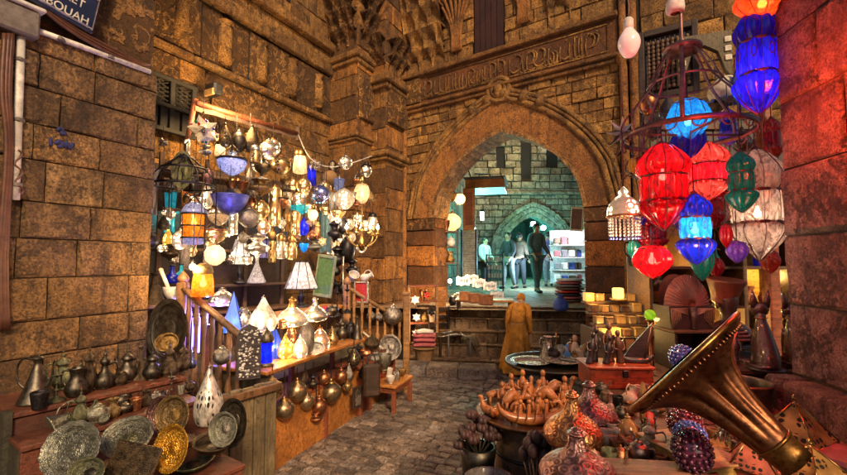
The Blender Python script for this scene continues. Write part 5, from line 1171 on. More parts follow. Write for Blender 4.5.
# lamps standing on the rack
def rackz(px, z, dY=.35): return at(px, 262, Yl(px) + dY).xy.to_3d() + Vector((0, 0, z))
place('shade_lamp', 'table_lamp', 'lit lamp with a white conical shade at the left of the rack', 'lamp', rackz(240, 1.30, .25), m(26, 4.8), m(46, 4.8), ('white_shade', 'iron'), lit=4, loff=(0, 0, .62), lcol=(1, .85, .7))
place('cone_vase', 'cone_lamp', 'white cone shaped bottle lamp right of the white shade', 'lamp', rackz(257, 1.30, .2), m(18, 4.9), m(31, 4.9), ('white_shade', 'brass_plain'))
place('shade_lamp', 'table_lamp', 'large lit lampshade of white panels over the pierced domes', 'lamp', at(301, 308, 4.6), m(33, 4.6), m(46, 4.6), ('white_shade', 'iron'), lit=6, loff=(0, 0, .62), lcol=(1, .8, .6))
c = at(325, 276, 4.9)
place('picture_frame', 'framed_panel', 'tilted pale green frame with a dark green panel', 'frame', c, m(19, 4.9), m(42, 4.9), ('green_paint', 'pale_green'), d=.5, rz=-.15, tilt=(0, .13))
place('picture_frame', 'framed_panel', 'small silver frame with a bright red panel by the second railing', 'frame', at(361.5, 292, 4.85), m(14, 4.85), m(21, 4.85), ('red_paint', 'silver'), d=.5, rz=-.1)
place('bowl', 'white_bowl', 'white plaster bowl lying above the red framed panel', 'bowl', at(352, 280, 5.1), .13, .1, 'white_paint', tilt=(.7, .5)); place('jug', 'white_jug', 'white plaster jug right of the white bowl above the red panel', 'jug', at(361, 279, 5.15), .10, .15, ('white_paint',), tilt=(0, 1.2))

# the crowd of small lamps between the big ones
ANCH = [(203, 131, 'coloured star lamp'), (232, 165, 'blue white bowl lamp'), (230, 202, 'cobalt blue bowl lamp'), (194, 220, 'amber cage lantern'), (300, 161, 'bright amber jar lamp'), (321, 194, 'mirror bright blue ball'), (344, 199, 'blue beaded ball'), (362, 236, 'brass chandelier'), (267, 240, 'violet glass panel'), (240, 250, 'white conical shade'), (325, 232, 'teal scarf'), (215, 255, 'large cream globe'), (275, 206, 'long square brass tube'), (269, 150, 'highest silver ball'), (362, 190, 'pear shaped glass lamp'), (249, 218, 'plain silver orb'), (165, 240, 'round black pot lamp'), (301, 262, 'large white lampshade'), (337, 258, 'black iron urn lantern')]
rr = random.Random(404); got = []; seen_ = set()
KN = {'ball_lamp': 'ball lamp', 'drop_lamp': 'drop lamp', 'urn_lamp': 'urn lamp', 'bowl_lamp': 'bowl lamp', 'saucer_lamp': 'saucer lamp', 'jar_lamp': 'jar lamp', 'tube_lamp': 'tube lamp', 'bulb_lamp': 'bulb lamp', 'star_lamp': 'star lamp'}
MT_ = [('lit_brass', 'lit brass'), ('lit_silver', 'lit silver'), ('lit_white', 'lit pale'), ('pierced_brass', 'pierced brass'), ('silver', 'engraved silver'), ('milk_glass', 'glowing glass'), ('copper', 'copper'), ('old_brass', 'old brass'), ('pierced_silver', 'pierced silver'), ('dark_bronze', 'dark bronze'), ('lit_copper', 'lit copper'), ('silver_plain', 'plain silver')]
tries = 0
while len(got) < 84 and tries < 6000:
    tries += 1; px = rr.uniform(160, 374); top = 138 + max(0, px - 260)*.28; py = rr.uniform(top, 262 if px < 300 else 250)
    if any((px-a)**2 + (py-b)**2 < 62 for a, b in got): continue
    kd = rr.choice(list(KN)); mt, mn = rr.choice(MT_); ax, ay, an = min(ANCH, key=lambda q: (q[0]-px)**2 + (q[1]-py)**2)
    dx, dy = px - ax, py - ay; dr = ('right of' if dx > 0 else 'left of') if abs(dx) > 1.6*abs(dy) else ('above' if dy < 0 else 'below') if abs(dy) > 1.6*abs(dx) else ('above and right of' if dx > 0 else 'above and left of') if dy < 0 else ('below and right of' if dx > 0 else 'below and left of')
    lb = 'small %s %s hanging just %s the %s' % (mn, KN[kd], dr, an)
    if lb in seen_: continue
    seen_.add(lb); got.append((px, py)); s_ = rr.uniform(8, 14); tall = {'drop_lamp': 1.5, 'tube_lamp': 2.2, 'jar_lamp': 1.6, 'bulb_lamp': 1.6}.get(kd, 1.0)
    lit_ = 'lit' in mt or 'milk' in mt
    hang(kd, 'hanging_lamp', lb, px, py, s_ if tall < 2 else s_*.7, s_*tall*(.9 if tall > 1 else 1), (mt, rr.choice(['iron', 'brass_plain', 'silver_plain']), 'iron'), rr.uniform(-.12, .42), 4.5 if lit_ and len(got) % 2 else None, chain=rr.uniform(.1, .3), loff=(0, 0, 0) if mt == 'milk_glass' else None)
light(at(172, 214, Yl(172) + .5), 5, (.1, .8, .9), name='teal_lamp_light'); light(at(318, 225, Yl(318) + .35), 5, (.15, .6, 1), name='blue_lamp_light')
# ------------------------------------------------------------------ left stand with pots and plates
DL = Vector((.57, .82, 0)).normalized(); NLs = Vector((DL.y, -DL.x, 0)); A1 = Vector((-1.9, 2.0, 0)); MST = frame(A1, DL, NLs)
# tiers: (front offset, top z, back offset)
TI = ((.0, .85, -.42), (.2, .75, 0.004), (.42, .62, .204), (.64, .50, .424))
def tread(i): return lambda mb: mb.bbox((.385, (TI[i][0]+TI[i][2])/2, TI[i][1]-.0125), (.79, TI[i][0]-TI[i][2]+.012, .025), .005, MST)
def riser(i): return lambda mb: mb.bbox((.385, TI[i][0]-.02, (TI[i][1]-.03)/2), (.78, .025, TI[i][1]-.03), .004, MST)
thing('display_stand', 'stepped red brown wooden stand full of old pots and plates against the near wall', 'stand', None, *[('shelf', tread(i), 'stand_wood') for i in range(4)], *[('front_board', riser(i), 'stand_wood') for i in range(4)],
      ('end_panel', lambda mb: [slab(mb, MST, x, x+.03, b+.01, a-.033, .0, z-.026) for x in (-.01, .75) for a, z, b in TI], 'green_wood'), ('cleat', lambda mb: slab(mb, MST, -.03, .0, -.05, .012, .0, .86), 'green_wood'))
GP = 'old metal vessels on the left stand'
def pot(kind, name, lb, px, py, wp, hp, z, mt, rz=0.0, cat='pot', **kw):
    if kw.get('lit'): kw['lit'] *= .5
    p = on(px, py, z); return place(kind, name, lb, cat, p, m(wp, p.y), m(hp, p.y), mt, rz=rz, **kw)
Z1, Z2, Z3, Z4 = .851, .751, .621, .501
pot('ewer', 'ewer', 'largest dark conical ewer with a curved handle, leftmost on the top shelf of the stand', 36, 402, 30, 46, Z1, ('dark_bronze',), 0)
pot('candlestick', 'candlestick', 'turned bronze candlestick at the front of the top shelf beside the conical ewer', 56, 401, 15, 31, Z1, ('green_bronze',))
pot('cup', 'cup', 'small black cup standing in front of the conical ewer', 39, 408, 15, 15, Z1, ('iron',))
pot('coffee_pot', 'coffee_pot', 'greenish lidded coffee pot behind the turned candlestick', 62, 388, 20, 36, Z1, ('green_bronze', 'green_bronze'), .3)
pot('jug', 'jug', 'bellied dark jug with a large loop handle right of the candlestick', 76, 396, 19, 27, Z1, ('dark_bronze',), .2)
pot('coffee_pot', 'coffee_pot', 'tall dark coffee pot with a bold finial behind the bellied jug', 88, 391, 15, 46, Z1, ('bronze', 'bronze'), 2.8)
pot('tall_coffee_pot', 'coffee_pot', 'long necked pot with a high bent spout in the middle of the top shelf', 104, 388, 18, 40, Z1, ('dark_bronze', 'bronze'), 3.3)
pot('lidded_pot', 'lidded_pot', 'small squat lidded pot right of the long necked one', 120, 385, 13, 17, Z1, ('bronze',))
pot('coffee_pot', 'coffee_pot', 'broad coffee pot with a domed lid right of the squat pot', 127, 381, 18, 33, Z1, ('dark_bronze', 'dark_bronze'), 3.0)
pot('bell', 'bell', 'pointed bell shaped cover between two coffee pots on the top shelf', 140, 379, 14, 32, Z1, ('bronze',))
pot('coffee_pot', 'coffee_pot', 'coffee pot with a big open handle third from the right on the top shelf', 152, 379, 17, 29, Z1, ('dark_bronze', 'bronze'), 0)
pot('tall_coffee_pot', 'coffee_pot', 'shiny dark coffee pot with a tall spire second from the right on the top shelf', 169, 375, 18, 34, Z1, ('bronze', 'bronze'), .1)
pot('coffee_pot', 'coffee_pot', 'rightmost bellied coffee pot on the top shelf of the stand', 183, 371, 14, 28, Z1, ('bronze', 'bronze'), 2.9)
pot('tall_coffee_pot', 'coffee_pot', 'thin bluish pot at the far right end of the top shelf', 192, 368, 8, 24, Z1, ('blue_silver', 'bronze'), 2.0)
# second tier
pot('ewer', 'oil_jug', 'tin jug lying on its side at the left end of the second tier', 50, 428, 24, 30, Z2, ('tin',), 1.0, tilt=(0, 1.25))
pot('coffee_pot', 'coffee_pot', 'tin pot with a tall pointed lid behind the scalloped plate', 80, 424, 16, 34, Z2, ('green_bronze', 'old_brass'), .4)
pot('sugar_bowl', 'covered_bowl', 'dark covered bowl left of the pointed tin pot', 66, 418, 18, 14, Z2, ('dark_bronze',))
pot('teapot', 'teapot', 'round tin teapot right of the pointed tin pot', 96, 421, 19, 20, Z2, ('tin',), 2.9)
pot('jug', 'cream_jug', 'shiny brown brass jug in the middle of the second tier', 113, 417, 13, 18, Z2, ('old_brass',))
pot('sugar_bowl', 'covered_bowl', 'dark covered bowl behind the shiny brown jug', 120, 408, 20, 18, Z2, ('dark_bronze',))
pot('teapot', 'teapot', 'low dark teapot with a long spout in the middle of the second tier', 124, 413, 14, 13, Z2, ('dark_bronze',), -.4)
pot('cup', 'cup', 'copper cup right of the low dark teapot', 136, 410, 11, 11, Z2, ('copper',))
pot('jug', 'cream_jug', 'tall tin cream jug second tier right of the copper cup', 146, 406, 11, 15, Z2, ('bronze',))
pot('teapot', 'teapot', 'small silver teapot behind the dark ringed plate', 156, 402, 12, 13, Z2, ('silver',), .4)
pot('candlestick', 'candlestick', 'dark candlestick rising behind the ringed brass plate', 171, 399, 11, 26, Z2, ('dark_bronze',))
pot('cup', 'cup', 'small tin cup at the right end of the second tier', 181, 394, 8, 9, Z2, ('tin',))
pot('teapot', 'teapot', 'small bronze teapot at the right end of the second tier', 190, 391, 10, 12, Z2, ('bronze',), 2.6)
pot('bowl', 'bowl', 'little tin bowl tipped beside the shiny brown jug', 104, 423, 11, 7, Z2, ('tin',), tilt=(.5, .2))
pot('lidded_pot', 'lidded_pot', 'little dark lidded pot left of the small silver teapot', 163, 401, 8, 12, Z2, ('iron',))
# plates
def plate(kind, name, lb, px, py, wp, hp, Y, mt, tilt, rz=0.0, yaw=-.2):
    """upright plate: its face looks to the camera, leaning back by tilt"""
    p = at(px, py, Y); w = m(wp, Y); h = m(hp, Y)
    R_ = Matrix.Rotation(yaw, 3, 'Z') @ Matrix.Rotation(PI/2 - tilt, 3, 'X')
    t = place(kind, name, lb, 'plate', p, w, .035, mt, d=h); t.rotation_euler = R_.to_euler(); return t
plate('scalloped_plate', 'scalloped_tray', 'big scalloped tin tray with embossed petals leaning at the left front of the stand', 77, 450, 66, 52, 1.80, ('tin', 'tin'), .45)
plate('plate', 'oval_platter', 'long oval tin platter lying tilted right of the scalloped tray', 131, 439, 56, 40, 1.98, ('tin', 'green_bronze'), .75)
plate('rectangular_tray', 'rectangular_tray', 'brown rectangular tray below the oval platter', 136, 462, 58, 48, 1.82, ('bronze', 'bronze'), .5, yaw=-.35)
plate('plate', 'plate', 'dark greenish plate at the bottom edge below the scalloped tray', 92, 473, 42, 26, 1.72, ('green_bronze', 'dark_bronze'), .6)
plate('plate', 'plate', 'plain dark plate half hidden behind the ringed brass plate', 166, 415, 34, 38, 2.14, ('purple_brass', 'dark_bronze'), .2)
plate('plate', 'plate', 'ringed brown brass plate standing in the middle of the stand', 177, 414, 38, 37, 2.06, ('old_brass', 'brass'), .2)
plate('plate', 'plate', 'bright golden embossed plate standing at the front of the stand', 176, 447, 38, 44, 1.88, ('gold', 'gold'), .25)
plate('plate', 'plate', 'pale silver green plate standing right of the golden one', 227, 428, 31, 32, 2.16, ('tin', 'silver'), .2)
plate('plate', 'plate', 'large black plate half hidden behind the pale silver green plate', 236, 421, 32, 46, 2.28, ('dark_bronze', 'dark_bronze'), .1)
pot('plate', 'plate', 'flat dark dish lying right of the golden plate', 213, 449, 38, 9, Z3, ('bronze', 'dark_bronze'), cat='plate', tilt=(.12, .1))
pot('plate', 'plate', 'flat green bronze dish lying lowest at the front of the stand', 193, 467, 42, 10, Z4, ('green_bronze', 'bronze'), cat='plate', tilt=(.15, 0))
plate('plate', 'plate', 'brass disc shining behind the coffee pots under the dark round tray', 170, 343, 27, 18, 2.95, ('brass', 'brass'), .4)
plate('plate', 'round_tray', 'huge dark round tray with a raised rim leaning behind the top shelf', 170, 330, 46, 62, 3.2, ('dark_bronze', 'dark_bronze'), .1)
p = on(208, 424, Z3); place('onion_lamp', 'vase_lamp', 'tall white pierced drop shaped lamp standing at the right end of the stand', 'lamp', p, m(27, p.y), m(60, p.y), ('filigree_silver', 'silver', 'silver'))
# railing with the stairs behind it
a0, a1 = at(186, 290, 3.35), at(243, 338, 2.95)
dv = a1 - a0; hd = Vector((dv.x, dv.y, 0)).normalized(); MRl = frame(a0, hd, Vector((hd.y, -hd.x, 0)))
def rail(top, bot, n, z0, newel, lb, mt, thick=.035):
    t = empty('railing', lb, 'railing', (0, 0, 0)); v = bot - top; h = Vector((v.x, v.y, 0)).normalized(); M_ = frame((0, 0, 0), h, Vector((h.y, -h.x, 0)))
    mb = MB(); mb.tube([top - v*.03, bot + v*.05], (.03, .022), 8); mb.obj('handrail', mt, t)
    for i in range(n):
        q = top.lerp(bot, (i+.5)/n); mb = MB(); L_ = q.z - .02 - z0
        mb.lathe([(.018, 0), (.018, L_*.12), (.026, L_*.2), (.015, L_*.3), (.015, L_*.7), (.024, L_*.8), (.018, L_*.88), (.018, L_)], 8, 1, M=Matrix.Translation((q.x, q.y, z0))); mb.obj('baluster', mt, t)
    for q, zz in newel:
        mb = MB(); mb.bbox((q.x, q.y, (z0 + zz)/2), (.075, .075, zz - z0), .008); o = mb.obj('newel_post', mt, t); mb = MB(); mb.lathe([(.03, 0), (.045, .03), (.02, .07), (0, .09)], 10, 2, M=Matrix.Translation((q.x, q.y, zz))); mb.obj('knob', mt, o)
    return t
rail(a0, a1, 7, .55, ((a0 - dv*.06, a0.z + .06),), 'brown railing with turned balusters sloping down behind the stand of pots', 'rail_wood')
b0, b1 = at(350, 289, 4.75), at(403, 322, 5.15)
rail(b0, b1, 7, .62, ((b1 + (b1-b0)*.05, b1.z + .06), (b0 - (b1-b0)*.05, b0.z + .05)), 'honey brown railing sloping down towards the banded pier', 'honey_wood')
c = at(405, 340, 5.18); thing('stair_post', 'tall honey brown post at the foot of the second railing', 'post', None, ('post', lambda mb: mb.bbox((0, 0, -.0), (.075, .075, 1.15), .01), 'honey_wood'), ('cap', lambda mb: mb.bbox((0, 0, .595), (.1, .1, .04), .01), 'honey_wood'), loc=Vector((c.x + .02, c.y - .1, .578)))
f0, f1 = on(206, 470, .05), on(262, 470, .05)
q0, q1 = Vector((-1.27, 2.62, 0)), Vector((-1.02, 2.98, 0)); d_ = (q1 - q0).normalized(); MF2 = frame(q0, d_, Vector((d_.y, -d_.x, 0)))
thing('plank_wall', 'weathered greenish plank panel under the railing', 'panel', None, ('planks', lambda mb: [mb.bbox((-.03 + .085*i, 0, .37), (.08, .025 + .006*(i % 3), .74 - .01*(i % 2)), .006, MF2) for i in range(6)], 'plank_wood'), ('rail', lambda mb: mb.bbox((.2, .03, .70), (.52, .03, .05), .006, MF2), 'rail_wood'))
# light behind the balusters: violet bulb of the shelves
light(at(214, 318, 3.5), 40, (.25, .18, 1), .04, name='violet_lamp_light')
c = at(196, 335, 3.5); thing('lamp_tube', 'violet blue glowing lamp tube between the balusters of the first railing', 'lamp', None, ('tube', lambda mb: mb.lathe([(0, -.14), (.03, -.14), (.03, .14), (0, .14)], 12, 1), 'violet_light'), ('socket', lambda mb: mb.lathe([(0, .14), (.02, .14), (.015, .2), (0, .2)], 10, 1), 'iron'), loc=c)
hp = at(203, 280, 3.25); place('jar_lamp', 'post_lantern', 'flared amber lantern burning at the top of the first railing', 'lamp', hp, m(23, 3.25), m(34, 3.25), ('amber_glass', 'old_brass'), lit=5, lcol=WARM, bulb='hot_bulb', loff=(0, 0, -.1), chain=.5)
c = at(193, 267, 3.2); thing('bare_bulb', 'very bright bare bulb beside the flared amber lantern', 'lamp', None, ('glass', lambda mb: mb.ball((0, 0, 0), .024), 'hot_bulb'), ('socket', lambda mb: mb.lathe([(.014, .02), (.018, .03), (.014, .07), (0, .07)], 10, 1), 'iron'), ('flex', lambda mb: mb.tube([(0, 0, .07), (.02, .05, .3), (.01, .1, .75)], .004, 5), 'cable'), loc=c); light(c + Vector((0, -.06, 0)), 20, name='bulb_light')
p = at(222, 356, 2.8); place('ball_lamp', 'hanging_lamp', 'plain dull silver ball hanging in front of the first railing', 'lamp', p, m(17, 2.8), m(17, 2.8), ('silver', 'silver_plain'), chain=.12)
# things behind the railing
for kd, nm, lb, px, py, wp, hp_, Y, mt in (('bell', 'bell', 'large dull bronze bell shaped bottle at the left behind the first railing', 154, 305, 22, 32, 3.5, ('bronze',)), ('bottle', 'bottle', 'blue glass jar behind the white rod', 172, 283, 14, 18, 3.9, ('cobalt_glass', 'iron')), ('bottle', 'bottle', 'teal glass jar right of the blue jar', 181, 280, 11, 16, 4.0, ('teal_glass', 'iron')),
                                 ('bowl', 'shell_bowl', 'white shell bowl at the left of the first railing', 175, 302, 22, 14, 3.45, ('white_paint',)), ('dome_lamp', 'dome_lamp', 'pierced bowl lamp glowing behind the violet lamp tube', 222, 305, 26, 18, 3.75, ('lit_silver', 'silver_plain'))):
    place(kd, nm, lb, {'bottle': 'jar', 'bell': 'bottle'}.get(kd, 'lamp' if 'lamp' in kd else 'bowl'), at(px, py, Y), m(wp, Y), m(hp_, Y), mt)
thing('side_shelf', 'rough brown shelf behind the first railing carrying jars', 'shelf', None, ('board', lambda mb: mb.bbox((0, .1, -.02), (.62, .34, .03), .005), 'brown_wood'), ('support', lambda mb: [mb.bbox((x, .1, -.5), (.04, .3, .93), .005) for x in (-.25, .25)], 'brown_wood'), loc=at(172, 303, 3.5), rz=.5)
thing('wooden_rod', 'pale wooden rod leaning behind the first railing', 'rod', None, ('rod', lambda mb: mb.tube([at(161, 270, 3.4), at(170, 292, 3.4)], .015, 8), 'cream'), ('tip', lambda mb: mb.ball(at(161, 270, 3.4), .018), 'bone'))
# counter with orange panels -------------------------------------------------
CA, CB = Vector((-1.13, 3.13, 0)), Vector((-.34, 5.2, 0)); dc = (CB - CA).normalized(); Lc = (CB - CA).length; MC = frame(CA, dc, Vector((dc.y, -dc.x, 0)))
ct = empty('stall_counter', 'long orange panelled counter of the left stall along the street', 'counter')
for i, (s0, s1, h) in enumerate(((0, .70, .44), (.73, 1.38, .46), (1.41, 1.95, .50))):
    mb = MB(); mb.bbox(((s0+s1)/2, 0, h/2 + .02), (s1-s0, .035, h), .006, MC); o = mb.obj('panel', 'orange_wood', ct)
    mb = MB(); [mb.bbox((x, .004, h/2+.02), (.04, .05, h+.03), .005, MC) for x in (s0, s1)]; mb.bbox(((s0+s1)/2, .004, h+.04), (s1-s0-.05, .05, .035), .005, MC); mb.obj('panel_frame', 'red_wood', o)
mb = MB(); mb.bbox((.97, -.30, .44), (1.96, .5, .03), .006, MC); mb.obj('lower_shelf', 'red_wood', ct)
mb = MB(); mb.bbox((.62, -.16, .765), (1.42, .46, .03), .006, MC); mb.obj('top_board', 'orange_wood', ct)
mb = MB(); mb.bbox((.95, -.52, 1.05), (1.5, .34, .03), .006, MC); mb.obj('upper_board', 'orange_wood', ct)
for s in (.05, .65, 1.3): 
    mb = MB(); mb.bbox((s, -.30, .6), (.045, .04, .31), .004, MC); mb.bbox((s, -.66, .75), (.045, .04, .61), .004, MC); mb.obj('upright', 'red_wood', ct)
mb = MB(); mb.bbox((-.02, -.25, .38), (.04, .56, .76), .006, MC); mb.obj('end_boards', 'plank_wood', ct)
ZT, ZU = .781, 1.066
GC = 'lamps on the counter'
pot('faceted_lamp', 'table_lamp', 'bright blue glass faceted lamp on the counter board', 274, 358, 17, 31, ZT, ('cyan_cobalt', 'iron'), cat='lamp', lit=3, lcol=(.25, .4, 1), loff=(0, -.7, .4))
pot('cylinder_lamp', 'table_lamp', 'blue glass cylinder lamp with dark domed hood, leftmost on the counter', 266, 366, 15, 38, ZT, ('cobalt_glass', 'dark_bronze'), cat='lamp', lit=3, lcol=(.15, .25, 1), loff=(0, 0, .35))
pot('teardrop_lamp', 'table_lamp', 'glowing amber pierced drop lamp at the front of the counter board', 285, 358, 15, 26, ZT, ('lit_amber', 'brass_plain'), cat='lamp', lit=6, lcol=(1, .5, .1))
pot('ovoid_lamp', 'table_lamp', 'small red brown pierced lamp behind the amber drop lamp', 291, 347, 10, 22, ZT, ('lit_red_brown', 'copper'), cat='lamp')
pot('onion_lamp', 'table_lamp', 'white pierced star cut lamp right of the amber drop lamp', 300, 357, 15, 24, ZT, ('lit_white', 'silver_plain'), cat='lamp', lit=4)
pot('ovoid_lamp', 'table_lamp', 'tall plain silver egg shaped lamp in the middle of the counter board', 306, 354, 17, 32, ZT, ('silver', 'silver_plain'), cat='lamp')
pot('dome_lamp', 'dome_lamp', 'shining copper dome lamp on the counter board', 320, 347, 19, 22, ZT, ('lit_copper', 'copper'), cat='lamp', lit=4)
plate('plate', 'pierced_plate', 'white pierced oval plate propped before the copper dome lamp', 318, 347, 18, 12, 3.62, ('white_paint', 'filigree_silver'), .1)
pot('teardrop_lamp', 'table_lamp', 'small brass drop lamp right of the copper dome lamp', 332, 345, 12, 20, ZT, ('pierced_brass', 'brass_plain'), cat='lamp')
pot('coffee_pot', 'coffee_pot', 'dark coffee pot at the right end of the counter board', 342, 339, 12, 22, ZT, ('dark_bronze', 'dark_bronze'))
pot('lidded_pot', 'lidded_pot', 'dark lidded jar right of the coffee pot on the counter', 350, 338, 12, 20, ZT, ('iron',))
pot('bell', 'bell', 'dark arched bell at the far right end of the counter', 357, 339, 10, 22, ZT, ('dark_bronze',))
pot('pyramid_lamp', 'table_lamp', 'bright blue pierced pyramid lamp above the dark inlaid panel', 233, 332, 27, 42, 1.0, ('cyan_pierced', 'iron'), cat='lamp', lit=3, lcol=(.2, .35, 1), loff=(0, -.8, .4), rz=.3)
pot('onion_lamp', 'scale_lamp', 'white lamp cut like fish scales behind the blue faceted lamp', 263, 331, 26, 36, ZU-.06, ('scale_white', 'silver_plain'), cat='lamp', lit=4)
pot('ovoid_lamp', 'scale_lamp', 'squat pierced metal lamp left of the fish scale lamp', 243, 333, 18, 26, ZU-.08, ('pierced_silver', 'silver'), cat='lamp')
pot('dome_vessel', 'dome_lamp', 'broad glowing dome lamp with pointed top on the upper board', 292, 326, 30, 29, ZU, ('lit_white', 'brass_plain'), cat='lamp', lit=4)
pot('dome_vessel', 'dome_lamp', 'white pierced dome lamp right of the broad glowing one', 315, 321, 25, 24, ZU, ('lit_silver', 'silver_plain'), cat='lamp', lit=4)
pot('cylinder_lamp', 'small_box_lamp', 'small red brown pierced box lamp below the broad glowing dome', 283, 328, 11, 10, ZU, ('lit_red_brown', 'copper'), cat='lamp')
pot('sugar_bowl', 'covered_bowl', 'dark covered bowl at the right end of the upper board', 332, 317, 14, 14, ZU, ('dark_bronze',))
pot('cup', 'cup', 'red enamel cup at the right end of the upper board', 326, 317, 8, 10, ZU, ('red_paint',))
for px, py, kd, lb in ((337, 316, 'candlestick', 'left of two dark candlesticks beyond the upper board'), (347, 313, 'candlestick', 'right of two dark candlesticks beyond the upper board')): place(kd, 'candlestick', lb, 'candlestick', at(px, py, 4.5), .1, .3, ('iron',))
# inlaid panel hung on the railing
c = at(249, 352, 2.72)
thing('inlaid_panel', 'dark arched panel inlaid with white flowers hanging in front of the counter end', 'panel', None, ('board', lambda mb: mb.prism([(-.072, -.17), (.072, -.17), (.072, .1), (.05, .15), (0, .175), (-.05, .15), (-.072, .1)], 0, .02), 'ebony'),
      ('inlay', lambda mb: [mb.lathe([(0, .004), (.010*q, .002), (.008*q, 0)], 6, 1, M=Matrix.Translation((x, -.001, z)) @ Matrix.Rotation(PI/2, 4, 'X')) for x, z, q in [(random.Random(i).uniform(-.06, .06), random.Random(i+99).uniform(-.155, .14), random.Random(i+7).uniform(.4, 1)) for i in range(110)]], 'white_paint'), loc=c, rz=.45)
# spheres and trinkets hanging under the counter board
def under(kind, lb, px, py, wp, hp_, mt, Y=None, chain=.1, nm='hanging_ball', **kw):
    Y = Y or 2.95 + (px - 262)*.0125
    return place(kind, nm, lb, 'lamp', at(px, py, Y), m(wp, Y), m(hp_, Y), mt, chain=chain, group='balls hanging under the counter', **kw)
under('ball_lamp', 'pierced bronze ball with a long neck hanging leftmost under the counter board', 272, 390, 21, 22, ('pierced_brass', 'old_brass'))
under('ball_lamp', 'dull gold ball hanging right of the pierced bronze ball', 297, 391, 20, 21, ('gold_dull', 'brass_plain'))
under('ball_lamp', 'dull silver gold ball hanging lowest at the left under the counter board', 284, 409, 20, 20, ('gold_dull', 'brass_plain'), chain=.2)
under('ball_lamp', 'gold ball hanging between the lowest ball and the copper balls', 306, 401, 16, 17, ('gold_dull', 'brass_plain'), chain=.15)
under('ball_lamp', 'biggest shiny gold ball at the right under the counter board', 331, 392, 21, 21, ('gold_dull', 'brass_plain'))
under('ball_lamp', 'copper ball hanging left below the biggest shiny gold ball', 319, 406, 16, 17, ('copper', 'copper'), chain=.18)
under('urn_lamp', 'low copper urn hanging lowest under the biggest gold ball', 316, 417, 13, 12, ('copper', 'copper'), chain=.2)
under('ball_lamp', 'small copper ball above the biggest gold ball', 324, 378, 12, 13, ('copper', 'copper'))
under('ball_lamp', 'copper ball hanging right of the counter board', 341, 376, 13, 14, ('copper', 'copper'))
under('urn_lamp', 'small dark urn hanging between the gold balls', 313, 382, 10, 16, ('dark_bronze', 'iron'))
under('drop_lamp', 'dark drop hanging under the board behind the gold balls', 305, 377, 8, 16, ('bronze', 'iron'), Y=3.7)
under('ball_lamp', 'small silver copper ball at the right beyond the counter board', 347, 386, 10, 10, ('pierced_brass', 'copper'))
under('drop_lamp', 'white drop hanging right of the counter board end', 349, 373, 9, 17, ('silver', 'silver_plain'))
under('drop_lamp', 'dark pierced teardrop at the right end above the orange panel', 354, 357, 14, 18, ('pierced_dark', 'iron'), Y=4.1)
under('drop_lamp', 'dark tulip drop hanging beside the pierced teardrop', 363, 372, 9, 14, ('iron', 'iron'), Y=4.2)
# right end of the stall
p = at(393, 315.5, 5.0); place('ball_lamp', 'hanging_ball', 'large silver ball hanging on the second railing', 'lamp', p, m(18, 5), m(18, 5), ('silver', 'silver_plain'), chain=.1)
for px, py, s_, lb in ((371, 316, 9, 'left of two small silver balls on the second railing'), (379, 317, 8, 'right of two small silver balls on the second railing')): place('ball_lamp', 'hanging_ball', lb, 'lamp', at(px, py, 4.95), m(s_, 5), m(s_, 5), ('silver', 'silver_plain'), chain=.06)
plate('plate', 'plate', 'large embossed silver plate leaning at the foot of the second railing', 391, 347, 23, 25, 4.9, ('silver', 'silver'), .1)
thing('pale_plank', 'pale plank leaning against the second railing', 'plank', None, ('', lambda mb: mb.tube([at(363, 332, 4.8), at(383, 349, 4.8)], (.03, .012), 4, smooth=False), 'cream'))
c = at(353, 385, 4.05); thing('mirror_plaque', 'dark plaque with a keyhole arch leaning on the third orange panel', 'plaque', None, ('board', lambda mb: mb.bbox((0, 0, 0), (.11, .02, .2), .005), 'dark_wood'), ('arch_mirror', lambda mb: mb.prism([(-.03, -.07), (.03, -.07), (.035, .02), (.02, .06), (0, .075), (-.02, .06), (-.035, .02)], -.016, -.009), 'silver_plain'), loc=on(353, 395, .30) + Vector((.04, 0, -.02)), rz=.85)
c = at(370, 372, 4.4); thing('dark_case', 'dark leather case standing right of the third orange panel', 'case', None, ('case', lambda mb: mb.bbox((0, 0, .14), (.16, .1, .30), .02), 'dark_wood'), ('strap', lambda mb: mb.tube([(-.04, 0, .29), (-.03, 0, .36), (.03, 0, .36), (.04, 0, .29)], .008, 5, n=2), 'dark_cloth'), loc=on(371, 395, .30), rz=.4)
tb = on(390, 408, .0)
thing('small_table', 'low orange table with trinkets at the street end of the left stall', 'table', None, ('top', lambda mb: mb.bbox((0, 0, .29), (.34, .46, .03), .006), 'orange_wood'), ('apron', lambda mb: mb.bbox((0, 0, .245), (.3, .42, .055), .004), 'red_wood'), *[('leg', (lambda x, y: lambda mb: mb.bbox((x, y, .12), (.04, .04, .24), .004))(x, y), 'red_wood') for x in (-.14, .14) for y in (-.2, .2)], loc=tb, rz=-.38)
rr = random.Random(8)
for i, lb in enumerate(('red cup at the front of the low orange table', 'white bowl at the front of the low orange table', 'copper bowl in the middle of the low orange table', 'silver cup in the middle of the low orange table', 'white cup at the back of the low orange table', 'brass bowl at the back of the low orange table')):
    w = Matrix.Rotation(-.38, 3, 'Z') @ Vector((-.08 + .16*(i % 2), -.15 + .14*(i//2), .306)); nm = lb.split(' ')[1]
    place(nm, nm, lb, nm, tb + w, .09, .07, ({'red': 'red_paint', 'white': 'white_paint', 'copper': 'copper', 'silver': 'silver', 'brass': 'brass'}[lb.split(' ')[0]],))
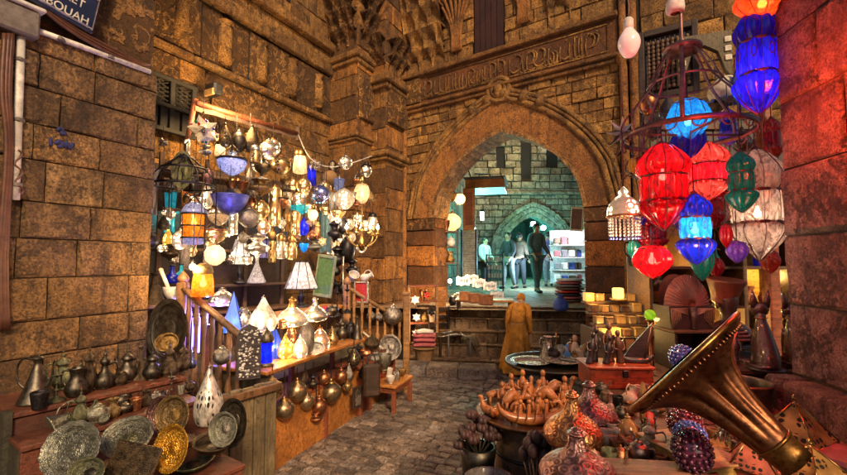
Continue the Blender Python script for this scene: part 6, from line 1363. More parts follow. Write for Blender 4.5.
for i, (px, py, kd, mt, lb) in enumerate(((366, 352, 'sugar_bowl', 'copper', 'copper covered bowl behind the low orange table'), (375, 356, 'teapot', 'silver', 'silver teapot behind the low orange table'), (384, 362, 'bowl', 'tin', 'tin bowl behind the low orange table'), (372, 341, 'lidded_pot', 'bronze', 'bronze lidded pot under the pale plank'), (358, 350, 'coffee_pot', 'iron', 'black coffee pot above the dark leather case'))):
    place(kd, {'sugar_bowl': 'covered_bowl'}.get(kd, kd), lb, 'pot', at(px, py + 8, 4.6), .17, .16, (mt, mt))
thing('side_bench', 'brown bench with mixed metal goods at the foot of the second railing', 'bench', None, ('top', lambda mb: mb.bbox((0, 0, .5), (.3, .9, .03), .006), 'red_wood'), *[('leg', (lambda y: lambda mb: mb.bbox((0, y, .24), (.26, .04, .48), .004))(y), 'red_wood') for y in (-.4, .4)], loc=Vector((-.60, 4.72, 0)), rz=-.36)
# ------------------------------------------------------------------ right: pier, table, booth
XP = lambda y: 1.64 + .12*y
DP = Vector((.12, 1, 0)).normalized(); NP = Vector((-DP.y, DP.x, 0)); P0 = Vector((XP(2.22), 2.22, 0)); MPR = frame(P0, DP, NP)
rp = empty('stone_pier', 'pinkish stone block pier at the right edge, washed with red lantern light', 'pier'); r = random.Random(41)
mb = MB(); masonry(mb, MPR, -1.9, 0, .98, 3.6, .36, .52, r, .02, lo=.75, hi=1.15, vary=.15, bev=.016); masonry(mb, frame(P0, -NP, DP), 0, 1.2, 0, 3.6, .36, .6, r, .012, lo=.75, hi=1.15); mb.obj('block_facing', 'pink_stone', rp)
mb = MB(); slab(mb, MPR, -1.9, -.004, -1.2, -.004, .0, 3.6); mb.obj('core', 'mortar', rp)
mb = MB(); s = -1.9
while s < -.05:
    l = min(r.uniform(.45, .7), -s); mb.bbox((s+l/2, .075, .49), (l-.006, .15, .975), .018, MPR, tone(r, .8, 1.1)); s += l
mb.obj('plinth_block', 'pink_stone', rp)
ZD = .82
def back(p, dy): return Vector((p.x*(p.y+dy)/p.y, p.y+dy, p.z))
PT = [(.34, 1.12), (.58, 1.98), (.93, 2.24), (1.02, 2.72), (1.50, 2.75), (1.56, 3.25), (2.95, 3.25), (2.25, 2.3), (1.86, 2.26), (1.70, 1.05)]
dt = empty('display_table', 'big dark wooden table crowded with curios in the right foreground', 'table')
mb = MB(); n = len(PT); mb.add([(x, y, z) for z in (ZD-.045, ZD) for x, y in PT], [tuple(range(n))[::-1], tuple(range(n, 2*n))] + [(i, (i+1) % n, (i+1) % n + n, i+n) for i in range(n)]); mb.obj('top', 'brown_wood', dt)
mb = MB()
for (x, y), (u, v) in zip(PT[:6], PT[1:6]): mb.add([(x+.04, y, .02), (u+.04, v, .02), (u+.04, v, ZD-.046), (x+.04, y, ZD-.046)], [(0, 1, 2, 3)])
mb.obj('front_cloth', 'dark_cloth', dt)
for x, y in ((.45, 1.2), (1.64, 3.15), (2.8, 3.15), (1.62, 1.15)):
    mb = MB(); mb.bbox((x, y, .385), (.06, .06, .77), .006); mb.obj('leg', 'brown_wood', dt)
def tb_(kind, name, lb, px, py, wp, hp, mt, cat, z=ZD+.001, rz=0.0, **kw):
    p = on(px, py, z); return place(kind, name, lb, cat, p, m(wp, p.y), m(hp, p.y), mt, rz=rz, **kw)
# brass domes
tb_('dome_vessel', 'dome_vessel', 'nearest purple brown engraved dome vessel with a ribbed neck, at the bottom edge', 578, 486, 74, 56, ('purple_brass', 'purple_brass'), 'vessel')
tb_('dome_vessel', 'dome_vessel', 'golden engraved dome vessel left of the other two', 573, 446, 56, 54, ('brass_rich', 'brass_rich'), 'vessel')
tb_('dome_vessel', 'dome_vessel', 'farthest purple brown dome vessel, behind the golden one', 590, 426, 52, 44, ('purple_brass', 'purple_brass'), 'vessel')
# gramophone horn
hb, ht = at(693, 372, 1.36), at(787, 455, 1.22); ax = (ht - hb); Lh = ax.length
Q = ax.normalized().to_track_quat('Z', 'Y').to_matrix().to_4x4(); MH = Matrix.Translation(hb) @ Q
gh = empty('gramophone_horn', 'large fluted brass gramophone horn lying across the right foreground', 'horn')
hp_ = [(.222, -.030), (.200, -.016), (.140, .014), (.100, .050), (.077, .10), (.064, .15), (.056, .21), (.053, .25)]
def hfl(t, u): return 1 + (.03 + .10*math.sin(PI*min(1, u*1.1)))*(abs(math.cos(5*t))*2 - 1.2)*(1 if u < .93 else .2)
mb = MB(); mb.lathe(hp_, 80, 5, M=MH, flute=hfl); ip = [(x-.004, z) for x, z in hp_]; mb.lathe(ip, 80, 5, M=MH, flute=hfl); bell = mb.obj('bell', 'horn_bell', gh)
mb = MB(); mb.lathe([(.215, -.045), (.226, -.042), (.229, -.033), (.222, -.028), (.214, -.034)], 80, 2, M=MH, ); mb.obj('rolled_rim', 'horn_brass', gh)
mb = MB()
for i in range(80):
    a = 2*PI*i/80; rr_ = .203; mb.ball((rr_*math.cos(a), rr_*math.sin(a), -.013), .0055, 6, 4, M=MH, sc=(1, 1, 1.4))
mb.obj('embossed_band', 'horn_bell', bell)
mb = MB(); mb.lathe([(.054, .25), (.057, .251), (.057, .259), (.052, .261), (.047, .32), (.041, Lh), (.043, Lh + .003), (.043, Lh + .012), (.036, Lh + .012), (.03, Lh)], 36, 2, M=MH); mb.obj('tube', 'horn_brass', gh)
# pierced pyramid lanterns at the lower right
def pyramid(lb, px, py, w, h, mt, rz, base=.35, z=ZD+.001, tilt=(0, 0), edge='brass_plain'):
    p = on(px, py, z); t = empty('pierced_lantern', lb, 'lantern', p, (tilt[0], tilt[1], rz), group='pierced tin lanterns at the lower right')
    for nm, (r0, z0, r1, z1) in (('roof', (.5*w, base*h, .03*w, h)), ('skirt', (.36*w, 0, .5*w, base*h))):
        mb = MB()
        for i in range(4):
            a, b = PI/4 + PI/2*i, PI/4 + PI/2*(i+1)
            vs = [(r0*math.cos(a)*1.2, r0*math.sin(a)*1.2, z0), (r0*math.cos(b)*1.2, r0*math.sin(b)*1.2, z0), (r1*math.cos(b)*1.2, r1*math.sin(b)*1.2, z1), (r1*math.cos(a)*1.2, r1*math.sin(a)*1.2, z1)]
            q = r1/max(r0, 1e-6); mb.add(vs, [(0, 1, 2, 3)], uvs=[[(0 + i*.37, 0), (1 + i*.37, 0), (.5 + .5*q + i*.37, .9), (.5 - .5*q + i*.37, .9)]])
        o = mb.obj(nm, mt, t)
        mb = MB()
        for i in range(4):
            a, b = PI/4 + PI/2*i, PI/4 + PI/2*(i+1)
            mb.tube([(r0*math.cos(a)*1.2, r0*math.sin(a)*1.2, z0), (r1*math.cos(a)*1.2, r1*math.sin(a)*1.2, z1)], .004, 5); mb.tube([(r0*math.cos(a)*1.2, r0*math.sin(a)*1.2, z0), (r0*math.cos(b)*1.2, r0*math.sin(b)*1.2, z0)], .004, 5)
        mb.obj('folded_edge', edge, o)
    mb = MB(); mb.lathe([(.02*w, h*.97), (.03*w, h), (.012*w, h*1.04), (0, h*1.1)], 10, 2); mb.ring(.04*w, .004*1, h*1.12, M=Matrix.Rotation(PI/2, 4, 'X') @ Matrix.Translation((0, h*1.12, -h*1.12))); mb.obj('ring_top', edge, t); return t
pyramid('brown gold pierced pyramid lantern with the highest tip, in front of the stone plinth', 797, 455, .22, .19, 'lantern_tin', .5)
pyramid('gold pierced lantern lying lowest under the mouth end of the horn', 812, 488, .19, .13, 'lantern_tin', .2)
pyramid('red pierced pyramid lantern left of the end of the horn', 754, 482, .16, .15, 'lantern_red_tin', .9, edge='copper')
p = on(842, 478, ZD); thing('red_slab', 'dusty pink red stone slab at the bottom right corner', 'slab', None, ('', lambda mb: mb.bbox((0, 0, .035), (.20, .22, .07), .012), 'slab_pink'), loc=p + Vector((.05, 0, 0)), rz=.5)
p = on(668, 482, ZD); thing('red_board', 'red painted board lying along the bottom edge under the horn', 'board', None, ('', lambda mb: mb.bbox((0, 0, .03), (.42, .10, .05), .01), 'red_wood'), loc=on(648, 482, ZD), rz=-.12)
# bead covered balls on their box
p = on(700, 474, ZD)
thing('wooden_box', 'yellow wooden box carrying the bead covered balls', 'box', None, ('side', lambda mb: [mb.bbox((x, 0, .03), (.012, .30, .06), .003) for x in (-.085, .085)] + [mb.bbox((0, y, .03), (.16, .012, .06), .003) for y in (-.144, .144)], 'yellow_board'), ('lid', lambda mb: mb.bbox((0, 0, .064), (.19, .31, .008), .003), 'honey_wood'), loc=p + Vector((0, .06, 0)), rz=.25)
def beads(lb, px, py, Y, wp, hp, mt, tilt=.0, rz=0):
    w, h = m(wp, Y), m(hp, Y); t = empty('beaded_ball', lb, 'beadwork', at(px, py, Y), (0, tilt, rz))
    mb = MB(); mb.ball((0, 0, 0), .44*w, 14, 10, sc=(1, 1, h/w)); mb.obj('core', mt, t)
    mb = MB(); rows = 10
    for j in range(rows):
        ph = PI*(j + .5)/rows; n_ = max(3, int(18*math.sin(ph)))
        for i in range(n_):
            a = 2*PI*(i + .5*(j % 2))/n_; mb.ball((.47*w*math.sin(ph)*math.cos(a), .47*w*math.sin(ph)*math.sin(a), -.47*h*math.cos(ph)), .052*w*1.15, 7, 5)
    mb.obj('beads', mt, t); return t
beads('dark red beaded ball at the back of the yellow box', 685, 424, 1.62, 32, 30, 'bead_red', .2)
beads('blue beaded ball between the dark red and the purple one', 690, 436, 1.54, 30, 28, 'bead_blue', .2)
beads('nearest dark purple beaded ball on the yellow box', 692, 451, 1.42, 36, 42, 'bead_purple', -.2)
beads('blue violet beaded ball on the wooden stand under the pharaoh headdress', 682, 357, 2.35, 24, 24, 'bead_blue')
# headdress on its stand
p = back(on(686, 371, ZD), .12); thing('display_box', 'dark open wooden box under the striped pharaoh headdress', 'box', None, *[('side', (lambda x: lambda mb: mb.bbox((x, 0, .125), (.02, .26, .25), .004))(x), 'dark_wood') for x in (-.135, .135)], ('top', lambda mb: mb.bbox((0, 0, .26), (.31, .28, .02), .004), 'brown_wood'), ('back', lambda mb: mb.box((0, .12, .125), (.25, .015, .24)), 'dark_wood'), loc=p)
hw = empty('pharaoh_bust', 'bust with a striped fan shaped pharaoh headdress seen from behind', 'statue', p + Vector((0, 0, .271)), (0, 0, .05))
Wb, Hb = .325, .37
def dome(u, v):   # u 0..pi over the top, v 0..1 from the hub outwards, on the back of the headdress
    return (Wb*.5*v*math.cos(u), -.095*math.sqrt(max(0, 1 - v*v*.9)), Hb*.42 + (Hb*.58)*v*math.sin(u))
mb = MB(); nu, nv = 40, 10; vs = [dome(PI*i/nu, j/nv) for j in range(nv+1) for i in range(nu+1)]
fs = [(j*(nu+1)+i, j*(nu+1)+i+1, (j+1)*(nu+1)+i+1, (j+1)*(nu+1)+i) for j in range(nv) for i in range(nu)]
vs2 = [(x, .11 - y*.0 if False else .11*math.sqrt(max(0, 1 - (abs(x)/(Wb*.52))**2))*.9, z) for x, y, z in vs]; mb.add(vs, fs, True); mb.add(vs2, fs, True); mb.obj('head_cloth', 'nemes_red', hw)
mb = MB()
for i in range(25): mb.tube([dome(PI*(i+.5)/25, v) for v in (.12, .3, .5, .7, .85, .96, 1.0)], [.0035, .004, .005, .006, .0065, .006, .003], 6)
mb.obj('stripes', 'nemes_red', hw)
mb = MB(); mb.prism([(-.145, 0), (.145, 0), (.158, .06), (.162, .156), (-.162, .156), (-.158, .06)], -.085, .10); mb.obj('shoulder_cloth', 'nemes_dark', hw)
mb = MB()
for s in (-1, 1):
    for i in range(6):
        d = .013*i; mb.tube([(s*(.142 - d*.9), -.088, .004 + d), (s*(.150 - d), -.089, .14 - d*.35), (s*(.032), -.09, .14 - d*.35 - d*.3)], .0042, 5, n=1)
mb.obj('lappet_stripes', 'nemes_edge', hw)
mb = MB(); mb.tube([(0, -.095, .15), (0, -.105, .09), (0, -.10, .0)], [.026, .022, .014], 10); [mb.ring(.024 - .0012*i, .003, .14 - .016*i, M=Matrix.Translation((0, -.1, 0)), seg=14) for i in range(9)]; mb.obj('queue', 'nemes_dark', hw)
mb = MB(); mb.ball((0, .085, .16), .075, 14, 10, sc=(.9, .9, 1.2)); mb.tube([(0, .15, .17), (0, .175, .14), (0, .155, .125)], [.01, .015, .01], 8); mb.obj('face', 'nemes_dark', hw)
# queen bust with flat topped crown
p = back(on(729, 372, ZD), .2)
def qcrown(mb):
    T_ = Matrix.Translation((0, .02, .30)) @ Matrix.Rotation(.16, 4, 'X'); mb.lathe([(.0, .0), (.075, 0), (.08, .03), (.10, .10), (.122, .155), (.122, .165), (.112, .168), (0, .160)], 30, 3, M=T_)
def qhead(mb):
    mb.tube([(0, .0, .04), (0, .0, .12), (0, -.005, .19), (0, -.01, .24), (0, .0, .31), (0, .02, .36)], [(.15, .08), (.075, .06), (.047, .05), (.05, .055), (.072, .082), (.07, .08)], 18, n=3)
    mb.tube([(-.19, 0, .0), (-.16, 0, .06), (0, 0, .10), (.16, 0, .06), (.19, 0, 0)], [(.05, .05), (.06, .06), (.09, .07), (.06, .06), (.05, .05)], 12, n=2)
    mb.tube([(0, .085, .30), (0, .105, .275), (0, .085, .262)], [.008, .012, .008], 6)
    for s in (-1, 1): mb.ball((s*.074, .005, .28), .022, 8, 6, sc=(.5, .8, 1.3))
thing('queen_bust', 'dark bust of a queen with a tall flat topped crown right of the striped headdress', 'statue', None, ('bust', qhead, 'nemes_dark'), ('crown', qcrown, 'nemes_red'), ('collar', lambda mb: [mb.ring(.085 + .022*i, .010, .125 - .022*i, seg=30) for i in range(4)], 'nemes_red'), ('base', lambda mb: mb.bbox((0, 0, -.01), (.3, .14, .03), .006), 'ebony'), loc=p + Vector((0, 0, .14)), rz=.2)
p2 = p; thing('display_block', 'black block under the bust of the queen', 'block', None, ('', lambda mb: mb.bbox((0, 0, .055), (.30, .16, .11), .006), 'ebony'), loc=p2)
# seated cats
def cat(lb, px, py, h, rz, z):
    p = on(px, py, z); t = empty('cat_statue', lb, 'statue', p, (0, 0, rz), (h, h, h))
    mb = MB()
    mb.tube([(0, .06, .0), (0, .05, .08), (0, .04, .2), (0, .0, .38), (0, -.04, .55), (0, -.06, .66), (0, -.075, .76)], [(.15, .19), (.165, .205), (.155, .19), (.125, .15), (.095, .105), (.066, .072), (.062, .065)], 18, n=3)
    mb.tube([(0, -.02, .80), (0, -.08, .82), (0, -.15, .80), (0, -.20, .775), (0, -.215, .77)], [(.07, .07), (.118, .105), (.10, .09), (.055, .046), (.018, .016)], 14, n=3)
    for s in (-1, 1):
        mb.tube([(s*.065, -.06, .86), (s*.088, -.05, .98), (s*.10, -.045, 1.12)], [(.055, .03), (.042, .02), (.004, .003)], 8)
        mb.tube([(s*.06, -.12, .52), (s*.065, -.16, .3), (s*.065, -.165, .06), (s*.065, -.21, .025)], [.05, .042, .034, .03], 10, n=2)
        mb.tube([(s*.12, .02, .12), (s*.12, -.10, .06), (s*.11, -.16, .03)], [(.05, .08), (.04, .05), (.03, .03)], 10, n=2)
    mb.tube([(0, .24, .05), (.14, .2, .03), (.2, .02, .03), (.19, -.1, .03)], [.03, .028, .026, .015], 8, n=3); mb.obj('body', 'ebony_red', t)
    mb = MB(); mb.lathe([(0, -.03), (.24, -.03), (.24, .0), (.22, .012), (0, .012)], 28, 1); mb.obj('base', 'ebony', t)
    mb = MB(); [mb.ring(.075, .008, .70, seg=18, M=Matrix.Translation((0, -.062, 0)))]; mb.obj('collar', 'copper', t); return t
p = on(762, 372, .86); thing('low_shelf', 'low dark wooden shelf carrying the seated cat statues', 'shelf', None, ('board', lambda mb: mb.bbox((.05, 0, .02), (.8, .38, .03), .006), 'dark_wood'), ('support', lambda mb: [mb.bbox((x, 0, -.026), (.05, .3, .06), .004) for x in (-.3, .05, .4)], 'dark_wood'), loc=p + Vector((0, .1, .0)))
cat('dark polished seated cat statue with pricked ears, the left of two', 765, 367, .42, 2.85, .91); cat('dark reddish seated cat statue partly hidden by the stone pier', 796, 364, .40, 2.9, .91)
# basin, cable, books
p = on(752, 411, ZD); thing('basin', 'dark copper basin between the horn and the stone plinth', 'basin', None, ('bowl', L([(0, .0), (.10, 0), (.115, .02), (.122, .09), (.128, .125), (.118, .124), (.108, .03), (0, .015)], 32, 2), 'dark_bronze'), ('rim', lambda mb: mb.ring(.126, .006, .125, 40), 'copper'), ('handle', lambda mb: [mb.tube([(s*.124, -.03, .10), (s*.15, -.02, .10), (s*.15, .02, .10), (s*.124, .03, .10)], .006, 6, n=2) for s in (-1, 1)], 'copper'), loc=p + Vector((.0, .06, 0)))
rr = random.Random(5); p = on(727, 448, ZD); thing('wire_tangle', 'tangle of silver wire behind the horn', 'wire', None, ('', lambda mb: [mb.tube([(.06*math.cos(a + j)*rr.uniform(.5, 1), .03*math.sin(a*1.3 + j), .05 + .05*math.sin(a*2 + j*2)*rr.uniform(.4, 1)) for a in [i*.7 for i in range(12)]], .0022, 5, n=4) for j in range(4)], 'silver_plain'), loc=p)
for i in range(4): 
    p = on(741, 374, ZD); thing('small_case', ['bottom flat case of the small pile beside the left cat', 'second flat case from the bottom of the pile beside the left cat', 'third flat case from the bottom of the pile beside the left cat', 'top flat case of the small pile beside the left cat'][i], 'case', 'pile of flat cases', ('', lambda mb: mb.bbox((0, 0, .013 + .027*i), (.15 - .01*i, .12, .024), .004), ['dark_wood', 'silver', 'red_wood', 'silver'][i]), loc=p + Vector((.02, -.08, 0)), rz=.1*i)
# heap of small goods left of the horn
SG = [('dome_lamp', 'orange glazed cup lying upside down in front of the horn', 628, 440, 22, 26, ('amber_ware', 'amber_ware'), 'cup', 0, {}), ('coffee_pot', 'little silver coffee pot with a long spout in front of the horn rim', 650, 455, 22, 34, ('silver', 'silver'), 'pot', 2.9, {}),
      ('teapot', 'tarnished silver teapot behind the little silver coffee pot', 639, 462, 20, 24, ('copper_silver', 'silver'), 'pot', 2.2, {}), ('bowl', 'pinkish wooden bowl, upper left of the small bowls', 611, 434, 18, 12, ('bone',), 'bowl', 0, {}), ('bowl', 'pinkish wooden bowl below the upper left one', 607, 446, 20, 13, ('bone',), 'bowl', .3, {}), ('bowl', 'brown wooden bowl right of the pinkish ones', 618, 450, 18, 11, ('carved_wood',), 'bowl', 0, {}), ('cup', 'small green brass cup under the pinkish bowls', 610, 464, 16, 13, ('green_bronze',), 'cup', 0, {}),
      ('lidded_pot', 'red brown lidded pot at the left of the pestle', 621, 463, 14, 18, ('copper',), 'pot', 0, {}), ('jug', 'bone coloured jug behind the orange glazed cup', 628, 404, 16, 18, ('bone',), 'jug', .5, {'tilt': (0, .7)}), ('bell', 'dark red bell beside the farthest dome vessel', 611, 420, 13, 26, ('purple_brass',), 'bell', 0, {}), ('lidded_pot', 'brown lidded pot right of the farthest dome vessel', 607, 405, 14, 18, ('bronze',), 'pot', 0, {}), ('cup', 'black cup behind the dark red bell', 618, 409, 10, 12, ('iron',), 'cup', 0, {}),
      ('bowl', 'pink wooden bowl under the red box', 640, 400, 18, 11, ('bone',), 'bowl', .2, {'tilt': (.3, .1)}), ('jug', 'small red jug under the rim of the horn', 648, 424, 14, 18, ('red_paint',), 'jug', 1, {}), ('sugar_bowl', 'copper covered bowl beneath the red box', 653, 399, 17, 15, ('copper',), 'pot', 0, {}), ('cup', 'red cup right of the little silver coffee pot', 664, 452, 11, 13, ('red_paint',), 'cup', 0, {}), ('cup', 'orange cup in front of the yellow box', 661, 468, 12, 12, ('terracotta',), 'cup', 0, {}), ('teapot', 'dark teapot between the bell and the bone coloured jug', 601, 394, 15, 14, ('dark_bronze',), 'pot', .4, {}), ('lidded_pot', 'pale lidded pot near the end of the red box', 666, 392, 12, 15, ('bone',), 'pot', 0, {}), ('bottle', 'small bone bottle under the flute of the horn', 672, 412, 10, 20, ('bone', 'bone'), 'bottle', 0, {}), ('bowl', 'small copper bowl at the bottom edge left of the red board', 604, 477, 16, 9, ('copper',), 'bowl', 0, {})]
for kd, lb, px, py, wp, hp2, mt, ct_, rz, kw in SG: tb_(kd, {'dome_lamp': 'glazed_cup', 'sugar_bowl': 'covered_bowl'}.get(kd, kd), lb, px, py, wp, hp2, mt, ct_, rz=rz, **kw)
p = on(617, 456, ZD); thing('pestle', 'wooden pestle leaning across the small bowls', 'pestle', None, ('shaft', lambda mb: mb.tube([(0, 0, .09), (.035, -.02, .05), (.07, -.04, .01)], [.006, .008, .009], 8), 'carved_wood'), ('head', lambda mb: mb.ball((0, 0, .092), .014), 'bone'), loc=p)
p = on(644, 425, ZD); thing('leaf_shaped_board', 'pale leaf shaped wooden blade standing behind the horn rim', 'carving', None, ('', lambda mb: mb.prism([(0, 0), (.025, .03), (.032, .09), (.02, .15), (0, .19), (-.02, .15), (-.03, .09), (-.022, .03)], -.006, .006), 'honey_wood'), loc=p, rz=.6)
# red box with dark carvings
p = on(611, 391, ZD - .12); thing('red_chest', 'bright red orange wooden chest carrying dark carvings', 'chest', None, ('chest', lambda mb: mb.bbox((0, 0, .055), (.36, .22, .11), .006), 'chest_red'), ('lid', lambda mb: mb.bbox((0, 0, .12), (.38, .24, .018), .005), 'chest_red'), ('latch', lambda mb: mb.bbox((.02, -.117, .09), (.03, .012, .04), .003), 'iron'), loc=on(612, 389, ZD) + Vector((.06, .10, 0)), rz=-.05)
pc = on(612, 389, ZD) + Vector((.06, .10, .130))
def figure(mb, h=.2, lean=0.0):
    mb.tube([(0, 0, 0), (lean*.2, 0, h*.25), (lean*.5, 0, h*.55), (lean*.7, 0, h*.72), (lean*.75, 0, h*.78)], [h*.13, h*.10, h*.12, h*.07, h*.05], 10, n=3); mb.ball((lean*.8, -.004, h*.88), h*.085, 10, 7, sc=(.9, 1, 1.2)); mb.tube([(lean*.5 - h*.12, 0, h*.66), (lean*.5 - h*.16, -.01, h*.45), (lean*.5 - h*.05, -h*.1, h*.40)], h*.03, 6, n=2); mb.tube([(lean*.5 + h*.12, 0, h*.66), (lean*.5 + h*.16, -.01, h*.45), (lean*.5 + h*.06, -h*.1, h*.38)], h*.03, 6, n=2)
for dx, dy, h, ln, lb in ((-.16, -.03, .19, .03, 'black carved figure at the left end of the red chest'), (-.11, .03, .21, .02, 'tall black carved figure second on the red chest'), (-.065, -.04, .17, .03, 'short black carved figure third on the red chest'), (-.02, .02, .24, 0, 'tallest brown carved figure on the red chest'), (.03, -.02, .2, -.02, 'brown carved figure right of the tallest on the red chest')):
    thing('carved_figure', lb, 'carving', 'carvings on the red chest', ('', lambda mb: figure(mb, h, ln), 'ebony' if 'black' in lb else 'carved_dark'), loc=pc + Vector((dx, dy, 0)))
thing('sail_boat_carving', 'dark wooden boat carving with a tall curved sail leaning right on the red chest', 'carving', None, ('hull', lambda mb: mb.tube([(-.11, 0, .05), (-.07, 0, .02), (0, 0, .012), (.06, 0, .02), (.09, 0, .05)], [.004, .018, .024, .018, .004], 8, n=3), 'ebony'), ('sail', lambda mb: mb.prism([(-.08, .03), (-.03, .10), (.03, .17), (.085, .235), (.075, .16), (.06, .08), (.04, .035)], -.007, .007), 'ebony'), ('mast', lambda mb: mb.tube([(.035, -.011, .01), (.085, -.011, .24)], .005, 6), 'carved_dark'), loc=pc + Vector((.13, -.02, 0)), rz=-.2)
# silver tray table
tt = on(552, 361, .71)
thing('tray_table', 'dark round table covered with silver trays beyond the carvings', 'table', None, ('top', L([(0, -.05), (.34, -.05), (.385, -.02), (.395, 0), (.38, .0), (.36, -.015), (0, -.015)], 44, 1), 'dark_bronze'), ('pedestal', L([(.2, -.7), (.22, -.66), (.10, -.5), (.08, -.3), (.13, -.1), (.2, -.05)], 20, 3), 'dark_wood'), loc=tt)
for dx, dy, w_, lb, mt, dz in ((-.19, -.05, .34, 'large silver tray at the left of the round tray table', 'bright_silver', -.014), (.06, -.10, .30, 'silver tray in the front middle of the round tray table', 'bright_silver', .0), (.2, .04, .28, 'silver tray at the right of the round tray table', 'bright_silver', -.012)): place('plate', 'silver_tray', lb, 'tray', tt + Vector((dx, dy, dz)), w_, .035, (mt, mt))
FG = [('bell', 'silver bell at the left back of the tray table', 545, 344, 13, 17, 'tin'), ('teapot', 'dark silver teapot at the left back of the tray table', 553, 349, 15, 14, 'iron'), ('ball', 'round glass fishbowl standing at the back of the tray table', 562, 340, 13, 16, 'ghost_glass'), ('bottle', 'bright blue bottle in the middle of the tray table', 567, 346, 7, 14, 'cyan_glass'), ('cup', 'white cup left of the bright blue bottle', 558, 349, 9, 9, 'white_paint'), ('cup', 'pale cup right of the bright blue bottle', 580, 349, 9, 9, 'bone'), ('lidded_pot', 'small brass pot in front of the fishbowl', 573, 353, 9, 8, 'brass'), ('bowl', 'small silver bowl at the right of the tray table', 588, 354, 11, 7, 'silver')]
for kd, lb, px, py, wp, hp2, mt in FG:
    Y = 3.72; c = at(px, py, Y); c.z = .71
    if kd == 'ball': thing('glass_bowl', lb, 'bowl', None, ('bowl', L([(.02, 0), (.045, .0), (.062, .06), (.045, .11), (.04, .12)], 20, 3), 'ghost_glass'), ('foot', L([(0, 0), (.04, 0), (.035, .012)], 16, 1), 'silver_plain'), loc=c)
    else: place(kd, kd if kd != 'bell' else 'bell', lb, 'bottle' if kd == 'bottle' else 'pot', c, m(wp, Y), m(hp2, Y), (mt, mt))
def doll(mb): mb.lathe([(0, 0), (.05, 0), (.055, .02), (.045, .10), (.03, .15), (.015, .17)], 14, 2)
for px, Y, lb, bm, hm, h in ((575, 3.8, 'pink doll figurine in the middle of the tray table', 'bone', 'skin', .8), (596, 3.7, 'white robed doll with a red cap at the right end of the tray table', 'white_cloth', 'red_paint', 1.2)):
    c = at(px, 345, Y); c.z = .71; t = thing('doll', lb, 'doll', None, ('body', doll, bm), ('head', lambda mb: mb.ball((0, 0, .19), .026), 'skin'), ('cap', lambda mb: mb.lathe([(.027, .195), (.028, .205), (.02, .235), (0, .245)], 12, 2), hm), loc=c); t.scale = (h, h, h)
def camel(mb, s=1.0):
    mb.tube([(-.07*s, 0, .085*s), (-.04*s, 0, .095*s), (0, 0, .125*s), (.03*s, 0, .095*s), (.06*s, 0, .09*s)], [.012*s, .028*s, .030*s, .028*s, .014*s], 10, n=3)
    mb.tube([(.055*s, 0, .095*s), (.085*s, 0, .09*s), (.105*s, 0, .13*s), (.115*s, 0, .155*s), (.14*s, 0, .15*s)], [.018*s, .014*s, .011*s, .014*s, .007*s], 8, n=3)
    for x in (-.05, .045):
        for y in (-.014, .014): mb.tube([(x*s, y*s, .085*s), (x*s*1.05, y*s, .045*s), (x*s, y*s, .0)], [.012*s, .007*s, .008*s], 6)
    mb.tube([(-.07*s, 0, .09*s), (-.08*s, 0, .06*s)], .004*s, 5)
c = at(586, 347, 3.75); c.z = .71; thing('toy_camel', 'tan toy camel standing at the right of the tray table', 'figurine', None, ('body', lambda mb: camel(mb, .85), 'honey_wood'), ('saddle', lambda mb: mb.ball((0, 0, .105), .028, sc=(1, 1.05, .6)), 'pink_cloth'), loc=c, rz=.4)
# tray of orange carvings
ct2 = on(529, 413, .70)
thing('carving_table', 'round wooden tray on a barrel base heaped with orange carvings', 'table', None, ('tray', L([(0, -.03), (.24, -.03), (.285, -.005), (.295, .012), (.282, .012), (.265, 0), (0, -.005)], 44, 1), 'copper_brown'), ('barrel', L([(.0, -.68), (.16, -.68), (.185, -.5), (.19, -.3), (.175, -.08), (.17, -.03)], 28, 2), 'brown_wood', (('hoop', lambda mb: mb.ring(.19, .008, -.2, 30), 'iron'), ('hoop', lambda mb: mb.ring(.19, .008, -.5, 30), 'iron'))), loc=ct2)
def boat(mb, s=1.0):
    mb.tube([(-.16*s, 0, .095*s), (-.145*s, 0, .06*s), (-.09*s, 0, .03*s), (0, 0, .02*s), (.09*s, 0, .03*s), (.135*s, 0, .06*s), (.12*s, 0, .10*s), (.09*s, 0, .09*s)], [.006*s, .012*s, .022*s, .028*s, .022*s, .014*s, .009*s, .006*s], 10, n=3)
def rower(mb, s=1.0):
    for i in range(4):
        x = (-.06 + .04*i)*s; mb.tube([(x, 0, .03*s), (x + .004, 0, .075*s), (x + .004, 0, .09*s)], [.012*s, .010*s, .006*s], 7, n=2); mb.ball((x + .005, 0, .10*s), .011*s, 7, 5); mb.tube([(x, -.01, .07*s), (x - .02*s, -.04*s, .03*s)], .003*s, 5)
def bird(mb, s=1.0): mb.tube([(-.05*s, 0, .05*s), (-.02*s, 0, .04*s), (.02*s, 0, .05*s), (.04*s, 0, .09*s), (.045*s, 0, .115*s), (.07*s, 0, .11*s)], [.006*s, .028*s, .026*s, .012*s, .014*s, .003*s], 8, n=3); mb.tube([(0, 0, .04*s), (0, 0, 0)], [.006*s, .012*s], 6)
def snail(mb, s=1.0): mb.tube([(.05*s*math.exp(-.16*a)*math.cos(a), 0, .055*s + .05*s*math.exp(-.16*a)*math.sin(a)) for a in [i*.5 for i in range(22)]] + [], [.016*s*math.exp(-.06*i) for i in range(22)], 8)
